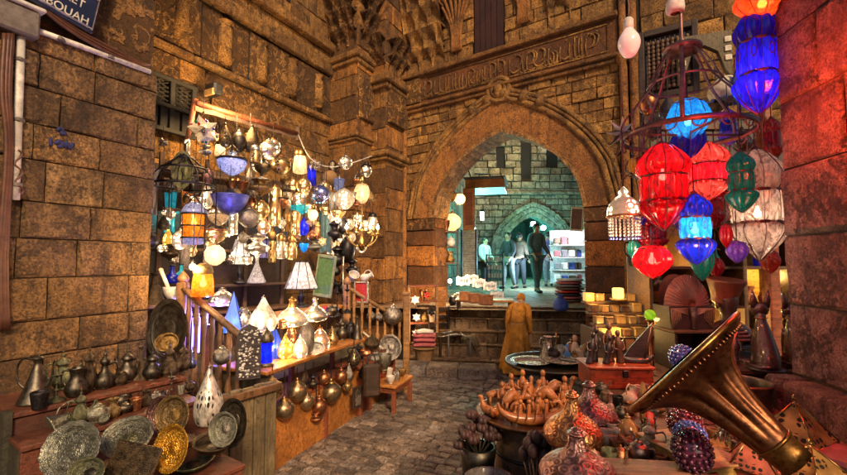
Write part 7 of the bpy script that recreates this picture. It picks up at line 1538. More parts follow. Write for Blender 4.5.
def donkey(mb, s=1.0):
    mb.tube([(-.06*s, 0, .075*s), (0, 0, .08*s), (.05*s, 0, .08*s)], [.02*s, .026*s, .02*s], 9, n=2); mb.tube([(.045*s, 0, .085*s), (.07*s, 0, .12*s), (.10*s, 0, .115*s)], [.016*s, .014*s, .008*s], 8, n=2)
    for x in (-.045, .04):
        for y in (-.012, .012): mb.tube([(x*s, y*s, .07*s), (x*s, y*s, 0)], [.01*s, .007*s], 6)
    for y in (-.01, .01): mb.tube([(.065*s, y*s, .125*s), (.06*s, y*1.5*s, .155*s)], [.006*s, .002*s], 5)
CV = [(boat, -.02, -.16, 1.15, .05, 'long orange carved boat with curled ends across the front of the tray'), (boat, -.19, -.02, .8, 1.2, 'carved boat hull standing at the left of the tray'), (camel, -.10, -.02, .9, .5, 'carved camel behind the long boat on the tray'), (camel, .10, .02, .95, 2.8, 'carved camel facing left in the middle of the tray'), (camel, .19, .12, 1.0, .2, 'carved camel at the far right of the tray'), (donkey, -.02, .06, 1.0, 3.0, 'carved donkey in the middle of the tray'), (donkey, -.17, .12, .9, .4, 'carved donkey at the far left of the tray'), (snail, .17, -.09, 1.0, .3, 'carved curled snail at the right front of the tray'), (snail, -.09, -.09, .9, .2, 'carved curled snail left of the long boat on the tray'),
      (bird, -.24, -.06, .9, 2.6, 'carved bird at the left rim of the tray'), (bird, .06, .15, 1.1, .4, 'carved bird at the back of the tray'), (bird, .24, .0, .9, 2.0, 'carved bird at the right rim of the tray'), (figure, -.14, .06, .16, 0, 'carved standing figure at the left middle of the tray'), (figure, -.07, .14, .19, 0, 'tall carved figure at the back left of the tray'), (figure, .01, .19, .2, 0, 'tall carved figure at the back centre of the tray'), (figure, .13, .18, .2, 0, 'tall carved figure at the back right of the tray'), (figure, .23, .08, .19, 0, 'tall carved figure at the right side of the tray'), (figure, .05, -.04, .13, 0, 'short carved figure in the centre of the tray'), (figure, .0, -.08, .12, 0, 'short carved figure just behind the long boat'), (figure, .20, .03, .15, 0, 'short carved figure by the right camel'), (camel, .03, .11, .9, 1.2, 'carved camel seen end on at the back of the tray'), (donkey, .12, -.13, .7, .2, 'little carved donkey at the front right of the tray'), (bird, -.13, -.15, .7, .3, 'little carved bird at the front left of the tray'), (boat, .13, .08, .8, .5, 'small carved boat behind the left facing camel')]
for fn, dx, dy, s_, rz, lb in CV:
    nm = {'boat': 'carved_boat', 'camel': 'carved_camel', 'donkey': 'carved_donkey', 'snail': 'carved_snail', 'bird': 'carved_bird', 'figure': 'carved_figure'}[fn.__name__]
    parts = [('', lambda mb: fn(mb, s_), 'carved_wood')]
    if 'long orange' in lb: parts = [('hull', lambda mb: boat(mb, s_), 'carved_wood'), ('rowers', lambda mb: rower(mb, s_), 'carved_wood')]
    thing(nm, lb, 'carving', 'orange carvings on the tray', *parts, loc=ct2 + Vector((dx, dy, .0)), rz=rz)
# flowers, pods and glass bowl at the foot of the tray
c = on(478, 466, .30) ; c = at(478, 440, 2.35)
def roses(n, rad, sd, sc):
    rr = random.Random(sd)
    def go(mb):
        for i in range(n):
            a, b = rr.uniform(0, 6.28), rr.uniform(0, 1); v = Vector((rad*math.sqrt(b)*math.cos(a), rad*math.sqrt(b)*math.sin(a), rad*.9*(1-b) + rr.uniform(-.03, .03)))
            for k_ in range(5):
                w = Vector((math.cos(k_*1.256), math.sin(k_*1.256), .5)).normalized()*.016*sc; mb.ball(v + w, .015*sc, 6, 4, sc=(1, 1, 1.3))
            mb.ball(v, .017*sc, 6, 5)
    return go
thing('flower_pot', 'pot of dried dark red roses left of the carving table', 'flowers', None, ('pot', L([(0, -.35), (.07, -.35), (.09, -.1), (.10, -.03), (.085, -.03)], 18, 1), 'dark_bronze'), ('blooms', roses(26, .12, 4, 1.2), 'pod'), ('stems', lambda mb: [mb.tube([(0, 0, -.1), (.09*math.cos(i), .09*math.sin(i), .03)], .004, 4) for i in range(12)], 'green_wood'), loc=c)
thing('stool', 'low dark stool under the dried roses and glass bowl', 'stool', None, ('top', lambda mb: mb.bbox((0, 0, 0), (.42, .34, .03), .006), 'dark_wood'), *[('leg', (lambda x, y: lambda mb: mb.bbox((x, y, -.19), (.04, .04, .36), .004))(x, y), 'dark_wood') for x in (-.17, .17) for y in (-.13, .13)], loc=Vector((.305, 2.2, .385)))
c = Vector((.31, 2.06, .402)); thing('glass_bowl', 'clear glass bowl with silver rings at the bottom edge left of the dome vessels', 'bowl', None, ('bowl', L([(.0, 0), (.06, 0), (.09, .05), (.12, .12), (.115, .12), (.085, .055), (0, .012)], 28, 2), 'ghost_glass'), ('rings', lambda mb: [mb.ring(.03 + .022*i, .007, .02 + .02*i, 22, M=Matrix.Rotation(.15*i, 4, 'X')) for i in range(4)], 'silver_plain'), loc=c)
c = at(536, 462, 1.85)
thing('pod_bunch', 'bunch of dark dried tulip shaped pods between the carving table and the dome vessels', 'pods', None, ('pods', lambda mb: [mb.lathe([(0, 0), (.018, .012), (.024, .035), (.016, .055), (.003, .065)], 9, 2, M=Matrix.Translation((.05*math.cos(i*2.4)*(i/9)**.5, .05*math.sin(i*2.4)*(i/9)**.5, .05 - .006*i + .02*(i % 3)))) for i in range(11)], 'pod'), ('stems', lambda mb: [mb.tube([(.01*math.cos(i), .01*math.sin(i), -.16), (.05*math.cos(i*2.4)*(i/9)**.5, .05*math.sin(i*2.4)*(i/9)**.5, .05 - .006*i)], .004, 5) for i in range(11)], 'carved_dark'), ('jar', L([(0, -.28), (.04, -.28), (.05, -.2), (.03, -.12), (.035, -.1)], 14, 2), 'carved_wood'), loc=c)
thing('low_crate', 'small dark crate under the bunch of dried pods', 'crate', None, ('', lambda mb: mb.bbox((0, 0, (c.z - .285)/2), (.14, .14, c.z - .285), .006), 'dark_wood'), loc=Vector((c.x, c.y, 0)))

AN2 = [(579, 450, 'nearest dome vessel'), (572, 420, 'golden dome vessel'), (589, 400, 'farthest dome vessel'), (628, 430, 'orange glazed cup'), (650, 445, 'little silver coffee pot'), (692, 450, 'nearest purple beaded ball'), (612, 380, 'red chest'), (760, 400, 'dark basin'), (725, 440, 'tangle of silver wire'), (665, 400, 'rim of the horn'), (611, 438, 'pinkish wooden bowl'), (740, 372, 'pile of flat cases')]
rr = random.Random(55); got = [(q[2], q[3]) for q in SG]; seen_ = set(); tries = 0; n_ = 0
KN2 = {'cup': 'cup', 'bowl': 'bowl', 'lidded_pot': 'lidded pot', 'jug': 'jug', 'bell': 'bell', 'bottle': 'bottle', 'sugar_bowl': 'covered bowl', 'teapot': 'teapot', 'candlestick': 'candlestick'}
MT2 = [('carved_dark', 'dark wooden'), ('ebony', 'black wooden'), ('copper', 'copper'), ('red_wood', 'red wooden'), ('bone', 'bone coloured'), ('old_brass', 'old brass'), ('carved_wood', 'orange wooden'), ('dark_bronze', 'dark bronze'), ('purple_brass', 'purple brass'), ('terracotta', 'clay')]
while n_ < 46 and tries < 4000:
    tries += 1; px, py = rr.uniform(592, 775), rr.uniform(392, 474)
    if px > 655 and py < 392 or any((px-a)**2 + (py-b)**2 < 85 for a, b in got): continue
    if 700 < px and py < 420 and px > 735: continue
    p = on(px, py, ZD + .001)
    if p.x > XP(p.y) - .22 or (660 < px < 712 and py > 425): continue
    kd = rr.choice(list(KN2)); mt, mn = rr.choice(MT2); ax, ay, an = min(AN2, key=lambda q: (q[0]-px)**2 + (q[1]-py)**2); dx, dy = px - ax, py - ay
    dr = ('right of' if dx > 0 else 'left of') if abs(dx) > 1.6*abs(dy) else ('behind' if dy < 0 else 'in front of') if abs(dy) > 1.6*abs(dx) else ('behind and right of' if dx > 0 else 'behind and left of') if dy < 0 else ('in front and right of' if dx > 0 else 'in front and left of')
    lb = 'small %s %s standing %s the %s' % (mn, KN2[kd], dr, an)
    if lb in seen_: continue
    seen_.add(lb); got.append((px, py)); n_ += 1; w = rr.uniform(10, 16); h = w*{'cup': .9, 'bowl': .55, 'bottle': 1.8, 'bell': 1.5, 'candlestick': 1.9, 'teapot': .9, 'sugar_bowl': .9}.get(kd, 1.2)
    tb_(kd, {'sugar_bowl': 'covered_bowl'}.get(kd, kd), lb, px, py, w, h, (mt, mt), KN2[kd].split()[-1], rz=rr.uniform(0, 6), tilt=(rr.uniform(-.12, .12), rr.uniform(-.12, .12)))
for px, py, kd, mt, lb, w, h in ((548, 338, 'jug', 'pierced_silver', 'tall tin jug behind the silver bell on the tray table', 12, 20), (571, 336, 'lidded_pot', 'copper', 'copper lidded pot at the back of the tray table', 12, 18), (583, 338, 'bottle', 'amber_ware', 'brown bottle at the back right of the tray table', 9, 22), (590, 343, 'cup', 'blue_enamel', 'blue enamel cup at the right back of the tray table', 9, 10), (604, 345, 'bell', 'dark_bronze', 'dark bell right of the white robed doll', 11, 22), (556, 336, 'candlestick', 'brass', 'brass candlestick behind the fishbowl', 9, 24)):
    Y = 3.85; c = at(px, py, Y); c.z = .70 if px < 600 else .86; place(kd, kd, lb, 'pot', c, m(w, Y), m(h, Y), (mt, mt))
# ------------------------------------------------------------------ right: booth with hanging glass lanterns
bx0, bx1, by = 1.92, 3.15, 3.62
thing('display_cabinet', 'open wooden shelf cabinet with a yellow back behind the statues', 'cabinet', None, ('back_panel', lambda mb: mb.box((2.535, by+.36, 1.35), (1.25, .02, 1.1)), 'yellow_board'), *[('shelf', (lambda z: lambda mb: mb.bbox((2.535, by+.16, z), (1.2, .36, .025), .004))(z), 'brown_wood') for z in (.86, 1.17, 1.50, 1.86)], *[('upright', (lambda x: lambda mb: mb.bbox((x, by+.16, 1.0), (.035, .38, 1.9), .004))(x), 'brown_wood') for x in (bx0, 2.3, 2.72, bx1)])
thing('booth_wall', 'dark brown board wall at the back of the lantern booth', 'wall', None, ('boards', lambda mb: [mb.bbox((2.52 + .17*i, 4.5, 1.65 - .04*(i % 3)), (.166, .03 + .006*(i % 3), 3.0), .005) for i in range(10)], 'dark_wood'), ('batten', lambda mb: [mb.bbox((3.2, 4.47, z), (1.5, .03, .07), .005) for z in (1.9, 2.5, 3.0)], 'brown_wood'))
for px, py, e, lb in ((700, 322, 30, 'a'), (776, 275, 26, 'b'), (655, 318, 22, 'c'), (655, 262, 14, 'd')):
    c = at(px, py, by+.15); light(c, e, (1, .60, .16), .03, name='shelf_lamp_light')
    thing('shelf_bulb', {'a': 'bare bulb glowing behind the queen bust and the striped headdress', 'b': 'bare bulb glowing on the shelf beside the blue bottles', 'c': 'bare bulb glowing above the green glass ball', 'd': 'bare bulb glowing behind the lowest red lantern'}[lb], 'lamp', None, ('glass', lambda mb: mb.ball((0, 0, 0), .022), 'flame'), ('socket', lambda mb: mb.lathe([(.012, .02), (.016, .03), (.012, .06), (0, .06)], 10, 1), 'iron'), loc=c)
thing('booth_post', 'reddish wooden post of the lantern booth beside the stone pier', 'post', None, ('post', lambda mb: mb.bbox((0, 0, 1.65), (.09, .09, 3.3), .01), 'red_wood'), ('bracket', lambda mb: mb.tube([(0, -.05, 2.6), (-.2, -.1, 2.9), (-.35, -.1, 2.95)], .02, 6, n=2), 'red_wood'), loc=Vector((at(770, 262, 3.35).x, 3.35, 0)))
# cubes of alabaster
rr = random.Random(14); n_ = 0
thing('step_shelf', 'stepped brown shelf stacked with small stone boxes under the hanging jug', 'shelf', None, *[('tread', (lambda i: lambda mb: mb.bbox((0, .10*i, .86 + .085*i - .01), (.46, .12, .02), .003))(i), 'brown_wood') for i in range(5)], ('side', lambda mb: [mb.bbox((x, .2, .5), (.025, .5, .98), .004) for x in (-.23, .23)], 'brown_wood'), loc=Vector((1.66, 3.42, 0)))
ROWN = ['bottom', 'second', 'third', 'fourth', 'top']; CN = ['leftmost', 'second from left', 'third from left', 'fourth from left', 'rightmost']
for rw in range(5):
    for cl in range(5):
        if rw == 0: continue
        if rw == 4 and cl in (2,): continue
        hot = (rw, cl) in ((4, 0), (1, 0), (1, 1)); s_ = rr.uniform(.06, .078); c = Vector((1.66 - .185 + .092*cl, 3.42 + .10*rw - .01, .86 + .085*rw + .001))
        lb = '%s small %s box, %s in the %s row of the stepped shelf' % ('glowing' if hot else 'plain', 'alabaster' if hot or (rw+cl) % 3 else 'dark stone', CN[cl], ROWN[rw])
        thing('stone_box', lb, 'box', 'stone boxes on the stepped shelf', ('box', lambda mb: mb.bbox((0, 0, s_*.42), (s_, s_, s_*.84), .006), 'lit_alabaster' if hot else ('alabaster' if (rw+cl) % 3 else 'carved_dark')), ('lid', lambda mb: mb.bbox((0, 0, s_*.90), (s_*1.05, s_*1.05, s_*.12), .004), 'lit_alabaster' if hot else 'alabaster'), loc=c, rz=rr.uniform(-.2, .2))
        if hot: light(c + Vector((0, -.09, .06)), 1.3, (1, .6, .18), .02, name='candle_light')
c = at(618, 293, 3.7); thing('candle_cube', 'brightest glowing candle cube at the top of the stepped shelf', 'candle', None, ('cube', lambda mb: mb.bbox((0, 0, 0), (.075, .075, .09), .008), 'candle_glow'), ('saucer', lambda mb: mb.lathe([(0, -.06), (.06, -.06), (.07, -.045), (0, -.045)], 16, 1), 'alabaster'), loc=c); light(c + Vector((-.02, -.1, .05)), 5, (1, .62, .2), .03, name='candle_light')
for i, (px, lb) in enumerate(((613, 'leftmost of four small dark frames below the stone boxes'), (622, 'second from left of four small dark frames below the stone boxes'), (632, 'third from left of four small dark frames below the stone boxes'), (641, 'rightmost of four small dark frames below the stone boxes'))):
    place('picture_frame', 'photo_frame', lb, 'frame', Vector((1.50 + .10*i, 3.33, .90)), .088, .135, ('alabaster' if i % 2 else 'dark_wood', 'dark_wood'), d=.4, tilt=(-.12, 0), group='small dark frames')
c = at(650, 315, 3.0); thing('glass_ball', 'bright yellow green glass ball on a metal stand', 'ball', None, ('ball', lambda mb: mb.ball((0, 0, 0), .038, 18, 12), 'lime_glass'), ('stand', lambda mb: mb.lathe([(0, -.40), (.05, -.40), (.02, -.37), (.012, -.06), (.03, -.035)], 14, 2), 'copper'), loc=c)
# shelf goods
def shelf(kind, nm, lb, px, wp, hp2, z, mt, cat_, dy=0.0, **kw):
    c = at(px, 262, by + .08 + dy); c.z = z; return place(kind, nm, lb, cat_, c, m(wp, by), m(hp2, by), mt, **kw)
for a in (('jug', 'jug', 'shiny black jug hanging low left of the lowest red lantern', 635, 15, 26, 1.515, ('iron',), 'jug'), ('lidded_pot', 'vase', 'dark pierced vase right of the shiny black jug', 655, 17, 22, 1.30, ('pierced_dark', 'iron'), 'vase'), ('onion_lamp', 'shelf_lamp', 'orange glowing lamp under the lowest red lantern', 653, 15, 20, 1.515, ('lit_amber', 'copper'), 'lamp'),
          ('bottle', 'bottle', 'left blue glass bottle on the shelf by the booth post', 757, 7, 26, 1.515, ('cobalt_glass', 'iron'), 'bottle'), ('bottle', 'bottle', 'middle violet glass bottle on the shelf by the booth post', 765, 7, 28, 1.515, ('violet_glass', 'iron'), 'bottle'), ('bottle', 'bottle', 'right deep blue glass bottle on the shelf by the booth post', 774, 7, 25, 1.515, ('dark_cobalt_glass', 'iron'), 'bottle'),
          ('jug', 'jug', 'red clay jug on the middle shelf right of the queen bust', 748, 13, 18, 1.185, ('terracotta',), 'jug'), ('lidded_pot', 'lidded_pot', 'red clay pot on the middle shelf above the left cat', 764, 13, 17, 1.185, ('red_wood',), 'pot'), ('bell', 'bell', 'dark red bell on the middle shelf above the right cat', 778, 12, 20, 1.185, ('ebony_red',), 'bell'), ('jug', 'jug', 'amber jug on the lowest shelf between the two cats', 775, 13, 22, .875, ('amber_ware',), 'jug'), ('lidded_pot', 'lidded_pot', 'amber lidded pot on the lowest shelf left of the left cat', 742, 13, 18, .875, ('amber_ware',), 'pot'), ('coffee_pot', 'coffee_pot', 'copper coffee pot on the lowest shelf behind the right cat', 788, 13, 26, .875, ('copper', 'copper'), 'pot'),
          ('bottle', 'bottle', 'brown bottle on the middle shelf behind the queen bust', 716, 9, 26, 1.185, ('amber_ware', 'iron'), 'bottle'), ('lidded_pot', 'lidded_pot', 'yellow pot on the middle shelf behind the striped headdress', 690, 14, 18, 1.185, ('alabaster',), 'pot'), ('jug', 'jug', 'yellow jug on the middle shelf left of the striped headdress', 668, 13, 20, 1.185, ('alabaster',), 'jug'), ('bowl', 'bowl', 'amber bowl on the third shelf under the blue lantern', 700, 20, 11, 1.515, ('amber_ware',), 'bowl'), ('bottle', 'bottle', 'green glass bottle on the third shelf under the teal drop', 716, 8, 24, 1.515, ('green_glass', 'iron'), 'bottle'), ('lidded_pot', 'lidded_pot', 'brass pot on the third shelf beside the clear lantern', 738, 15, 18, 1.515, ('brass',), 'pot')): shelf(*a[:9])
for px, py, lb in ((747, 316, 'small black figurine left of the left cat'), (782, 322, 'small black figurine between the two cats')):
    c = on(px, 366, .91) + Vector((0, .1, 0)); thing('carved_figure', lb, 'figurine', None, ('', lambda mb: figure(mb, .2, .01), 'ebony_red'), loc=c)
# hanging glass lanterns
GL = 'coloured glass lanterns in the booth'
def lan(kind, lb, px, py, wp, hp2, mats, Y=2.9, lit=None, lcol=(1, .3, .1), chain=.25, bulb=None, dz=-.08):
    return place(kind, 'glass_lantern', lb, 'lantern', at(px, py, Y), m(wp, Y), m(hp2, Y), mats, lit=lit, lcol=lcol, chain=chain, loff=(0, 0, dz) if lit else None, bulb=bulb, group=GL)
lan('fat_lantern', 'large bright red glass lantern on the left of the hoop, lit', 663, 187, 47, 88, ('red_glass', 'red_glass', 'wire'), 2.75, 15, (1, .5, .35), .25, 'hot_bulb', .12)
lan('fat_lantern', 'dim red lantern hanging behind the lowest red drop', 652, 232, 28, 40, ('deep_red_glass', 'deep_red_glass', 'wire'), 3.0, chain=.2)
lan('drop_lantern', 'lowest bright red glass drop lantern', 652, 262, 35, 33, ('red_glass', 'red_glass', 'wire'), 2.75, 12, (1, .5, .35), .12, 'hot_bulb', .05)
lan('slim_lantern', 'cobalt and cyan glass lantern in the lower middle, brightly lit', 695, 230, 35, 74, ('cobalt_glass', 'cyan_glass', 'wire'), 2.65, 12, (.5, .8, 1), .2, 'cool_bulb', 0)
lan('drop_lantern', 'bright cyan glass lantern hanging inside the hoop', 688, 122, 38, 46, ('cyan_glass', 'cyan_glass', 'wire'), 2.9, 12, (.5, .8, 1), .2, 'cool_bulb', 0)
lan('drop_lantern', 'deep blue glass drop right under the cyan lantern in the hoop', 688, 143, 30, 34, ('cobalt_glass', 'cobalt_glass', 'wire'), 2.95, chain=.1)
lan('slim_lantern', 'dark green glass lantern right of the middle', 741, 183, 28, 64, ('green_glass', 'green_glass', 'wire'), 2.6, chain=.35)
lan('fat_lantern', 'big clear rose tinted glass lantern at the right, lit low', 757, 205, 48, 112, ('clear_glass', 'clear_glass', 'wire'), 2.95, 15, (1, .8, .62), .3, 'hot_bulb', -.08)
lan('fat_lantern', 'mottled rose red glass lantern behind the green one', 707, 172, 36, 60, ('rose_glass', 'deep_red_glass', 'wire'), 3.0, 8, (1, .5, .4), .25, None, 0)
lan('fat_lantern', 'rose red glass lantern lower behind the blue one', 714, 208, 26, 42, ('deep_red_glass', 'rose_glass', 'wire'), 3.1, chain=.2)
lan('slim_lantern', 'long deep cobalt glass lantern hanging high beside the stone pier', 757, 62, 44, 116, ('dark_cobalt_glass', 'dark_cobalt_glass', 'wire'), 2.3, 5, (.4, .35, 1), .3, None, -.1)
lan('drop_lantern', 'orange red hanging made a lit lantern to redden the stone pier, at the very top', 762, 2, 46, 40, ('red_orange_glass', 'red_glass', 'wire'), 2.25, 26, (1, .10, .03), .3, 'flame', -.05)  # cloth-like hanging built as a lit lantern, added to redden the pier
lan('drop_lantern', 'teal glass drop under the lit blue lantern', 702, 262, 20, 38, ('green_glass', 'green_glass', 'wire'), 2.85, chain=.15)
lan('drop_lantern', 'small violet beaded glass drop between the blue and the clear lantern', 737, 252, 18, 22, ('violet_glass', 'violet_glass', 'wire'), 2.75, chain=.2)
lan('drop_lantern', 'small red glass drop above the violet beaded one', 726, 236, 11, 24, ('red_glass', 'red_glass', 'wire'), 2.75, chain=.2)
lan('slim_lantern', 'slim violet blue glass lantern behind the hoop on the right', 728, 128, 18, 40, ('violet_glass', 'cobalt_glass', 'wire'), 3.1, chain=.2)
lan('drop_lantern', 'small dark blue drop lantern left of the red lantern', 641, 214, 14, 24, ('dark_cobalt_glass', 'cobalt_glass', 'wire'), 2.9, chain=.2)
lan('drop_lantern', 'small amber drop lantern above the white fringed lamp', 633, 166, 9, 16, ('amber_ware_glass', 'amber_ware_glass', 'wire'), 3.0, chain=.15)
lan('slim_lantern', 'small clear lantern between the red and the mottled one', 684, 187, 11, 40, ('ghost_glass', 'clear_glass', 'wire'), 2.85, chain=.2)
light(at(780, 95, 1.85), 42, (1, .055, .012), .05, name='red_lantern_light'); light(at(775, 345, 1.85), 3, (1, .08, .04), .05, name='red_lantern_light')
# hoop chandelier
c = at(685, 135, 2.9); rH = m(59, 2.9)
def harms(mb):
    for i in range(8):
        a = 2*PI*i/8 + .2; ca, sa = math.cos(a), math.sin(a)
        mb.tube([(.10*ca, .10*sa, .60), (.16*ca, .16*sa, .50), (.24*ca, .24*sa, .34), (rH*.95*ca, rH*.95*sa, .16), (rH*1.02*ca, rH*1.02*sa, .05), (rH*ca, rH*sa, 0)], (.013, .005), 6, n=3)
def curls(mb, i):
    if 1:
        a = 2*PI*i/16; T_ = Matrix.Translation((rH*math.cos(a), rH*math.sin(a), -.02)) @ Matrix.Rotation(a + PI/2, 4, 'Z')
        mb.tube([(.05*math.exp(-.2*q)*math.cos(q), 0, -.05*math.exp(-.2*q)*math.sin(q)) for q in [j*.6 for j in range(12)]], .005, 5, M=T_)
thing('hoop_chandelier', 'large rusty iron hoop with curved straps carrying the glass lanterns', 'chandelier', None, ('hoop', lambda mb: mb.tube([(rH*math.cos(2*PI*i/44), rH*math.sin(2*PI*i/44), 0) for i in range(44)], (.006, .02), 6, True), 'hoop_iron'), ('straps', harms, 'hoop_iron'), *[('curl', (lambda i: lambda mb: curls(mb, i))(i), 'hoop_iron') for i in range(16)], ('top_plate', lambda mb: (mb.lathe([(0, .60), (.12, .595), (.125, .61), (.12, .625), (0, .63)], 24, 1), mb.lathe([(.02, .63), (.03, .66), (.012, .7), (.012, 1.3)], 10, 1)), 'hoop_iron'),
      ('inner_hoop', lambda mb: mb.ring(rH*.55, .008, .36, 32), 'hoop_iron'), ('cross_bar', lambda mb: [mb.tube([(-rH, 0, 0), (rH, 0, 0)], .008, 6), mb.tube([(0, -rH, 0), (0, rH, 0)], .008, 6)], 'hoop_iron'), ('chain', lambda mb: mb.tube([(0, 0, .6), (0, 0, .25)], .007, 6), 'hoop_iron'), loc=c)
# bulb at the top, star, fringed lamp
c = at(629, 42, 2.6)
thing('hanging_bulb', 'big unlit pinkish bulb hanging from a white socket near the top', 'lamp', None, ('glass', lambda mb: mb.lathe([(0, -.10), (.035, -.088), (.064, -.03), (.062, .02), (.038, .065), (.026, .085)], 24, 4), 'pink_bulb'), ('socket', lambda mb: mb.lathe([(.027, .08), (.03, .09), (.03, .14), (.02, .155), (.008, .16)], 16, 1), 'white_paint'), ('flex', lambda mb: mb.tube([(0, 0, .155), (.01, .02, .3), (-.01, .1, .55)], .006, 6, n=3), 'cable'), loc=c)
c = at(675, 4, 2.9); thing('lamp_holder', 'dusty white porcelain lamp holder at the top above the hoop', 'lamp holder', None, ('cup', lambda mb: mb.lathe([(.03, -.07), (.055, -.06), (.06, -.02), (.05, .03), (.03, .06), (0, .06)], 20, 2), 'white_cloth'), ('collar', lambda mb: mb.ring(.052, .008, -.03), 'cream'), loc=c)
Y = 3.2; c = at(623, 133, Y)
def starf(mb):
    for i in range(8):
        a = 2*PI*i/8; R1, R2 = (.135, .055)
        p = [(R1*math.cos(a), 0, R1*math.sin(a)), (R2*math.cos(a+PI/8), 0, R2*math.sin(a+PI/8)), (R2*math.cos(a-PI/8), 0, R2*math.sin(a-PI/8)), (0, -.05, 0), (0, .05, 0)]
        mb.add(p, [(0, 1, 3)], mi=0); mb.add(p, [(0, 3, 2)], mi=1); mb.add(p, [(0, 4, 1), (0, 2, 4)], mi=1)
t = empty('star_lantern', 'red and white eight pointed star lantern left of the red glass lantern', 'lantern', c); mb = MB(); starf(mb); mb.obj('facets', ['white_paint', 'ebony_red'], t); mb = MB(); mb.tube([(0, 0, .13), (0, .0, .55)], .004, 5); mb.obj('string', 'cable', t)
Y = 2.9; c = at(624, 212, Y)
def beadf(mb):
    for i in range(22):
        a = 2*PI*i/22
        for j in range(6): mb.ball((.098*math.cos(a), .098*math.sin(a), -.045 - .022*j), .0085, 6, 4)
thing('fringed_lamp', 'white beaded dome lamp with a long fringe left of the red lanterns', 'lamp', None, ('dome', L([(.108, -.03), (.11, .0), (.095, .055), (.05, .10), (.03, .12), (.035, .14), (.01, .17), (0, .18)], 26, 3), 'lit_white'), ('rim', lambda mb: mb.ring(.108, .009, -.03, 30), 'copper'), ('fringe', beadf, 'white_paint'), ('fringe_tips', lambda mb: [mb.ball((.098*math.cos(2*PI*i/22), .098*math.sin(2*PI*i/22), -.18), .010, 6, 4) for i in range(22)], 'bead_blue'), ('chain', lambda mb: mb.tube([(0, 0, .17), (0, 0, .6)], .004, 5), 'wire'), loc=c); light(c + Vector((0, -.02, -.24)), 5, WARM, .03, name='fringed_lamp_light')
# carved screens and boards above
c = at(668, 62, 3.9)
def mash(mb):
    for i in range(9):
        for j in range(12): mb.lathe([(.012, -.018), (.02, 0), (.012, .018)], 6, 1, M=Matrix.Translation((-.16 + .04*i, -.02, -.24 + .04*j)))
    for i in range(10): mb.bbox((-.18 + .04*i, 0, -.01), (.008, .012, .52), .002)
thing('carved_screen', 'dark carved wooden screen with an arched opening high behind the hoop', 'screen', None, ('frame', lambda mb: [mb.bbox((x, 0, 0), (.05, .06, .68), .006) for x in (-.22, .22)] + [mb.bbox((0, 0, z), (.39, .06, .06), .006) for z in (-.31, .31)], 'dark_wood'), ('turned_lattice', mash, 'brown_wood'), ('backing', lambda mb: mb.box((0, .04, 0), (.44, .02, .62)), 'ebony'), loc=c, rz=-.55)
c = at(704, 60, 3.6); thing('carved_bracket', 'grey carved wooden bracket above the hoop', 'bracket', None, ('arch', lambda mb: mb.prism([(-.2, .22), (-.2, -.2), (-.15, -.12), (-.1, .05), (0, .12), (.1, .05), (.15, -.12), (.2, -.2), (.2, .22)], -.03, .03), 'plank_wood'), ('inlay', lambda mb: [mb.bbox((x, -.035, z), (.05, .012, .05), .004) for x in (-.17, .17) for z in (-.02, .06, .14)], 'cream'), loc=c, rz=-.35)
thing('booth_beam', 'dark rough beam crossing high behind the hoop', 'beam', None, ('beam', lambda mb: mb.tube([at(648, 118, 3.9), at(778, 90, 3.5)], .05, 8), 'dark_wood'), ('hooks', lambda mb: [mb.tube([at(px, 110 - (px-660)*.2, 3.7), at(px, 128 - (px-660)*.2, 3.7)], .008, 5) for px in (660, 690, 720, 750)], 'iron'))
c = at(726, 90, 3.3); thing('beaded_lamp', 'cream and blue beaded shade hanging behind the cobalt lantern', 'lamp', None, ('shade', L([(.10, -.08), (.13, -.02), (.10, .05), (.05, .1)], 16, 2), 'cream'), ('beads', lambda mb: [mb.ball((.11*math.cos(2*PI*i/14), .11*math.sin(2*PI*i/14), -.09), .016, 7, 5) for i in range(14)], 'bead_blue'), ('panel', lambda mb: mb.prism([(-.05, .0), (.05, .0), (.0, .14)], -.14, -.12), 'dark_cobalt_glass'), loc=c)
rr = random.Random(22)
for i, (px, py, kd, lb) in enumerate(((654, 132, 'star_lamp', 'dark red star lamp behind the left side of the hoop'), (648, 104, 'ball_lamp', 'dark copper ball lamp above the left side of the hoop'), (716, 104, 'urn_lamp', 'dark copper urn lamp above the right side of the hoop'), (742, 140, 'drop_lamp', 'red metal drop lamp behind the right side of the hoop'), (768, 170, 'ball_lamp', 'dark ball lamp between the clear lantern and the stone pier'), (776, 210, 'urn_lamp', 'dark urn lamp low between the clear lantern and the stone pier'), (668, 108, 'drop_lamp', 'dark brown drop lamp left of the cyan lantern'))):
    Y = 3.35; place(kd, 'hanging_lamp', lb, 'lamp', at(px, py, Y), m(18, Y), m(24, Y), ('ebony_red' if i % 3 == 0 else 'copper' if i % 3 == 1 else 'bronze', 'iron', 'iron'), chain=.3)
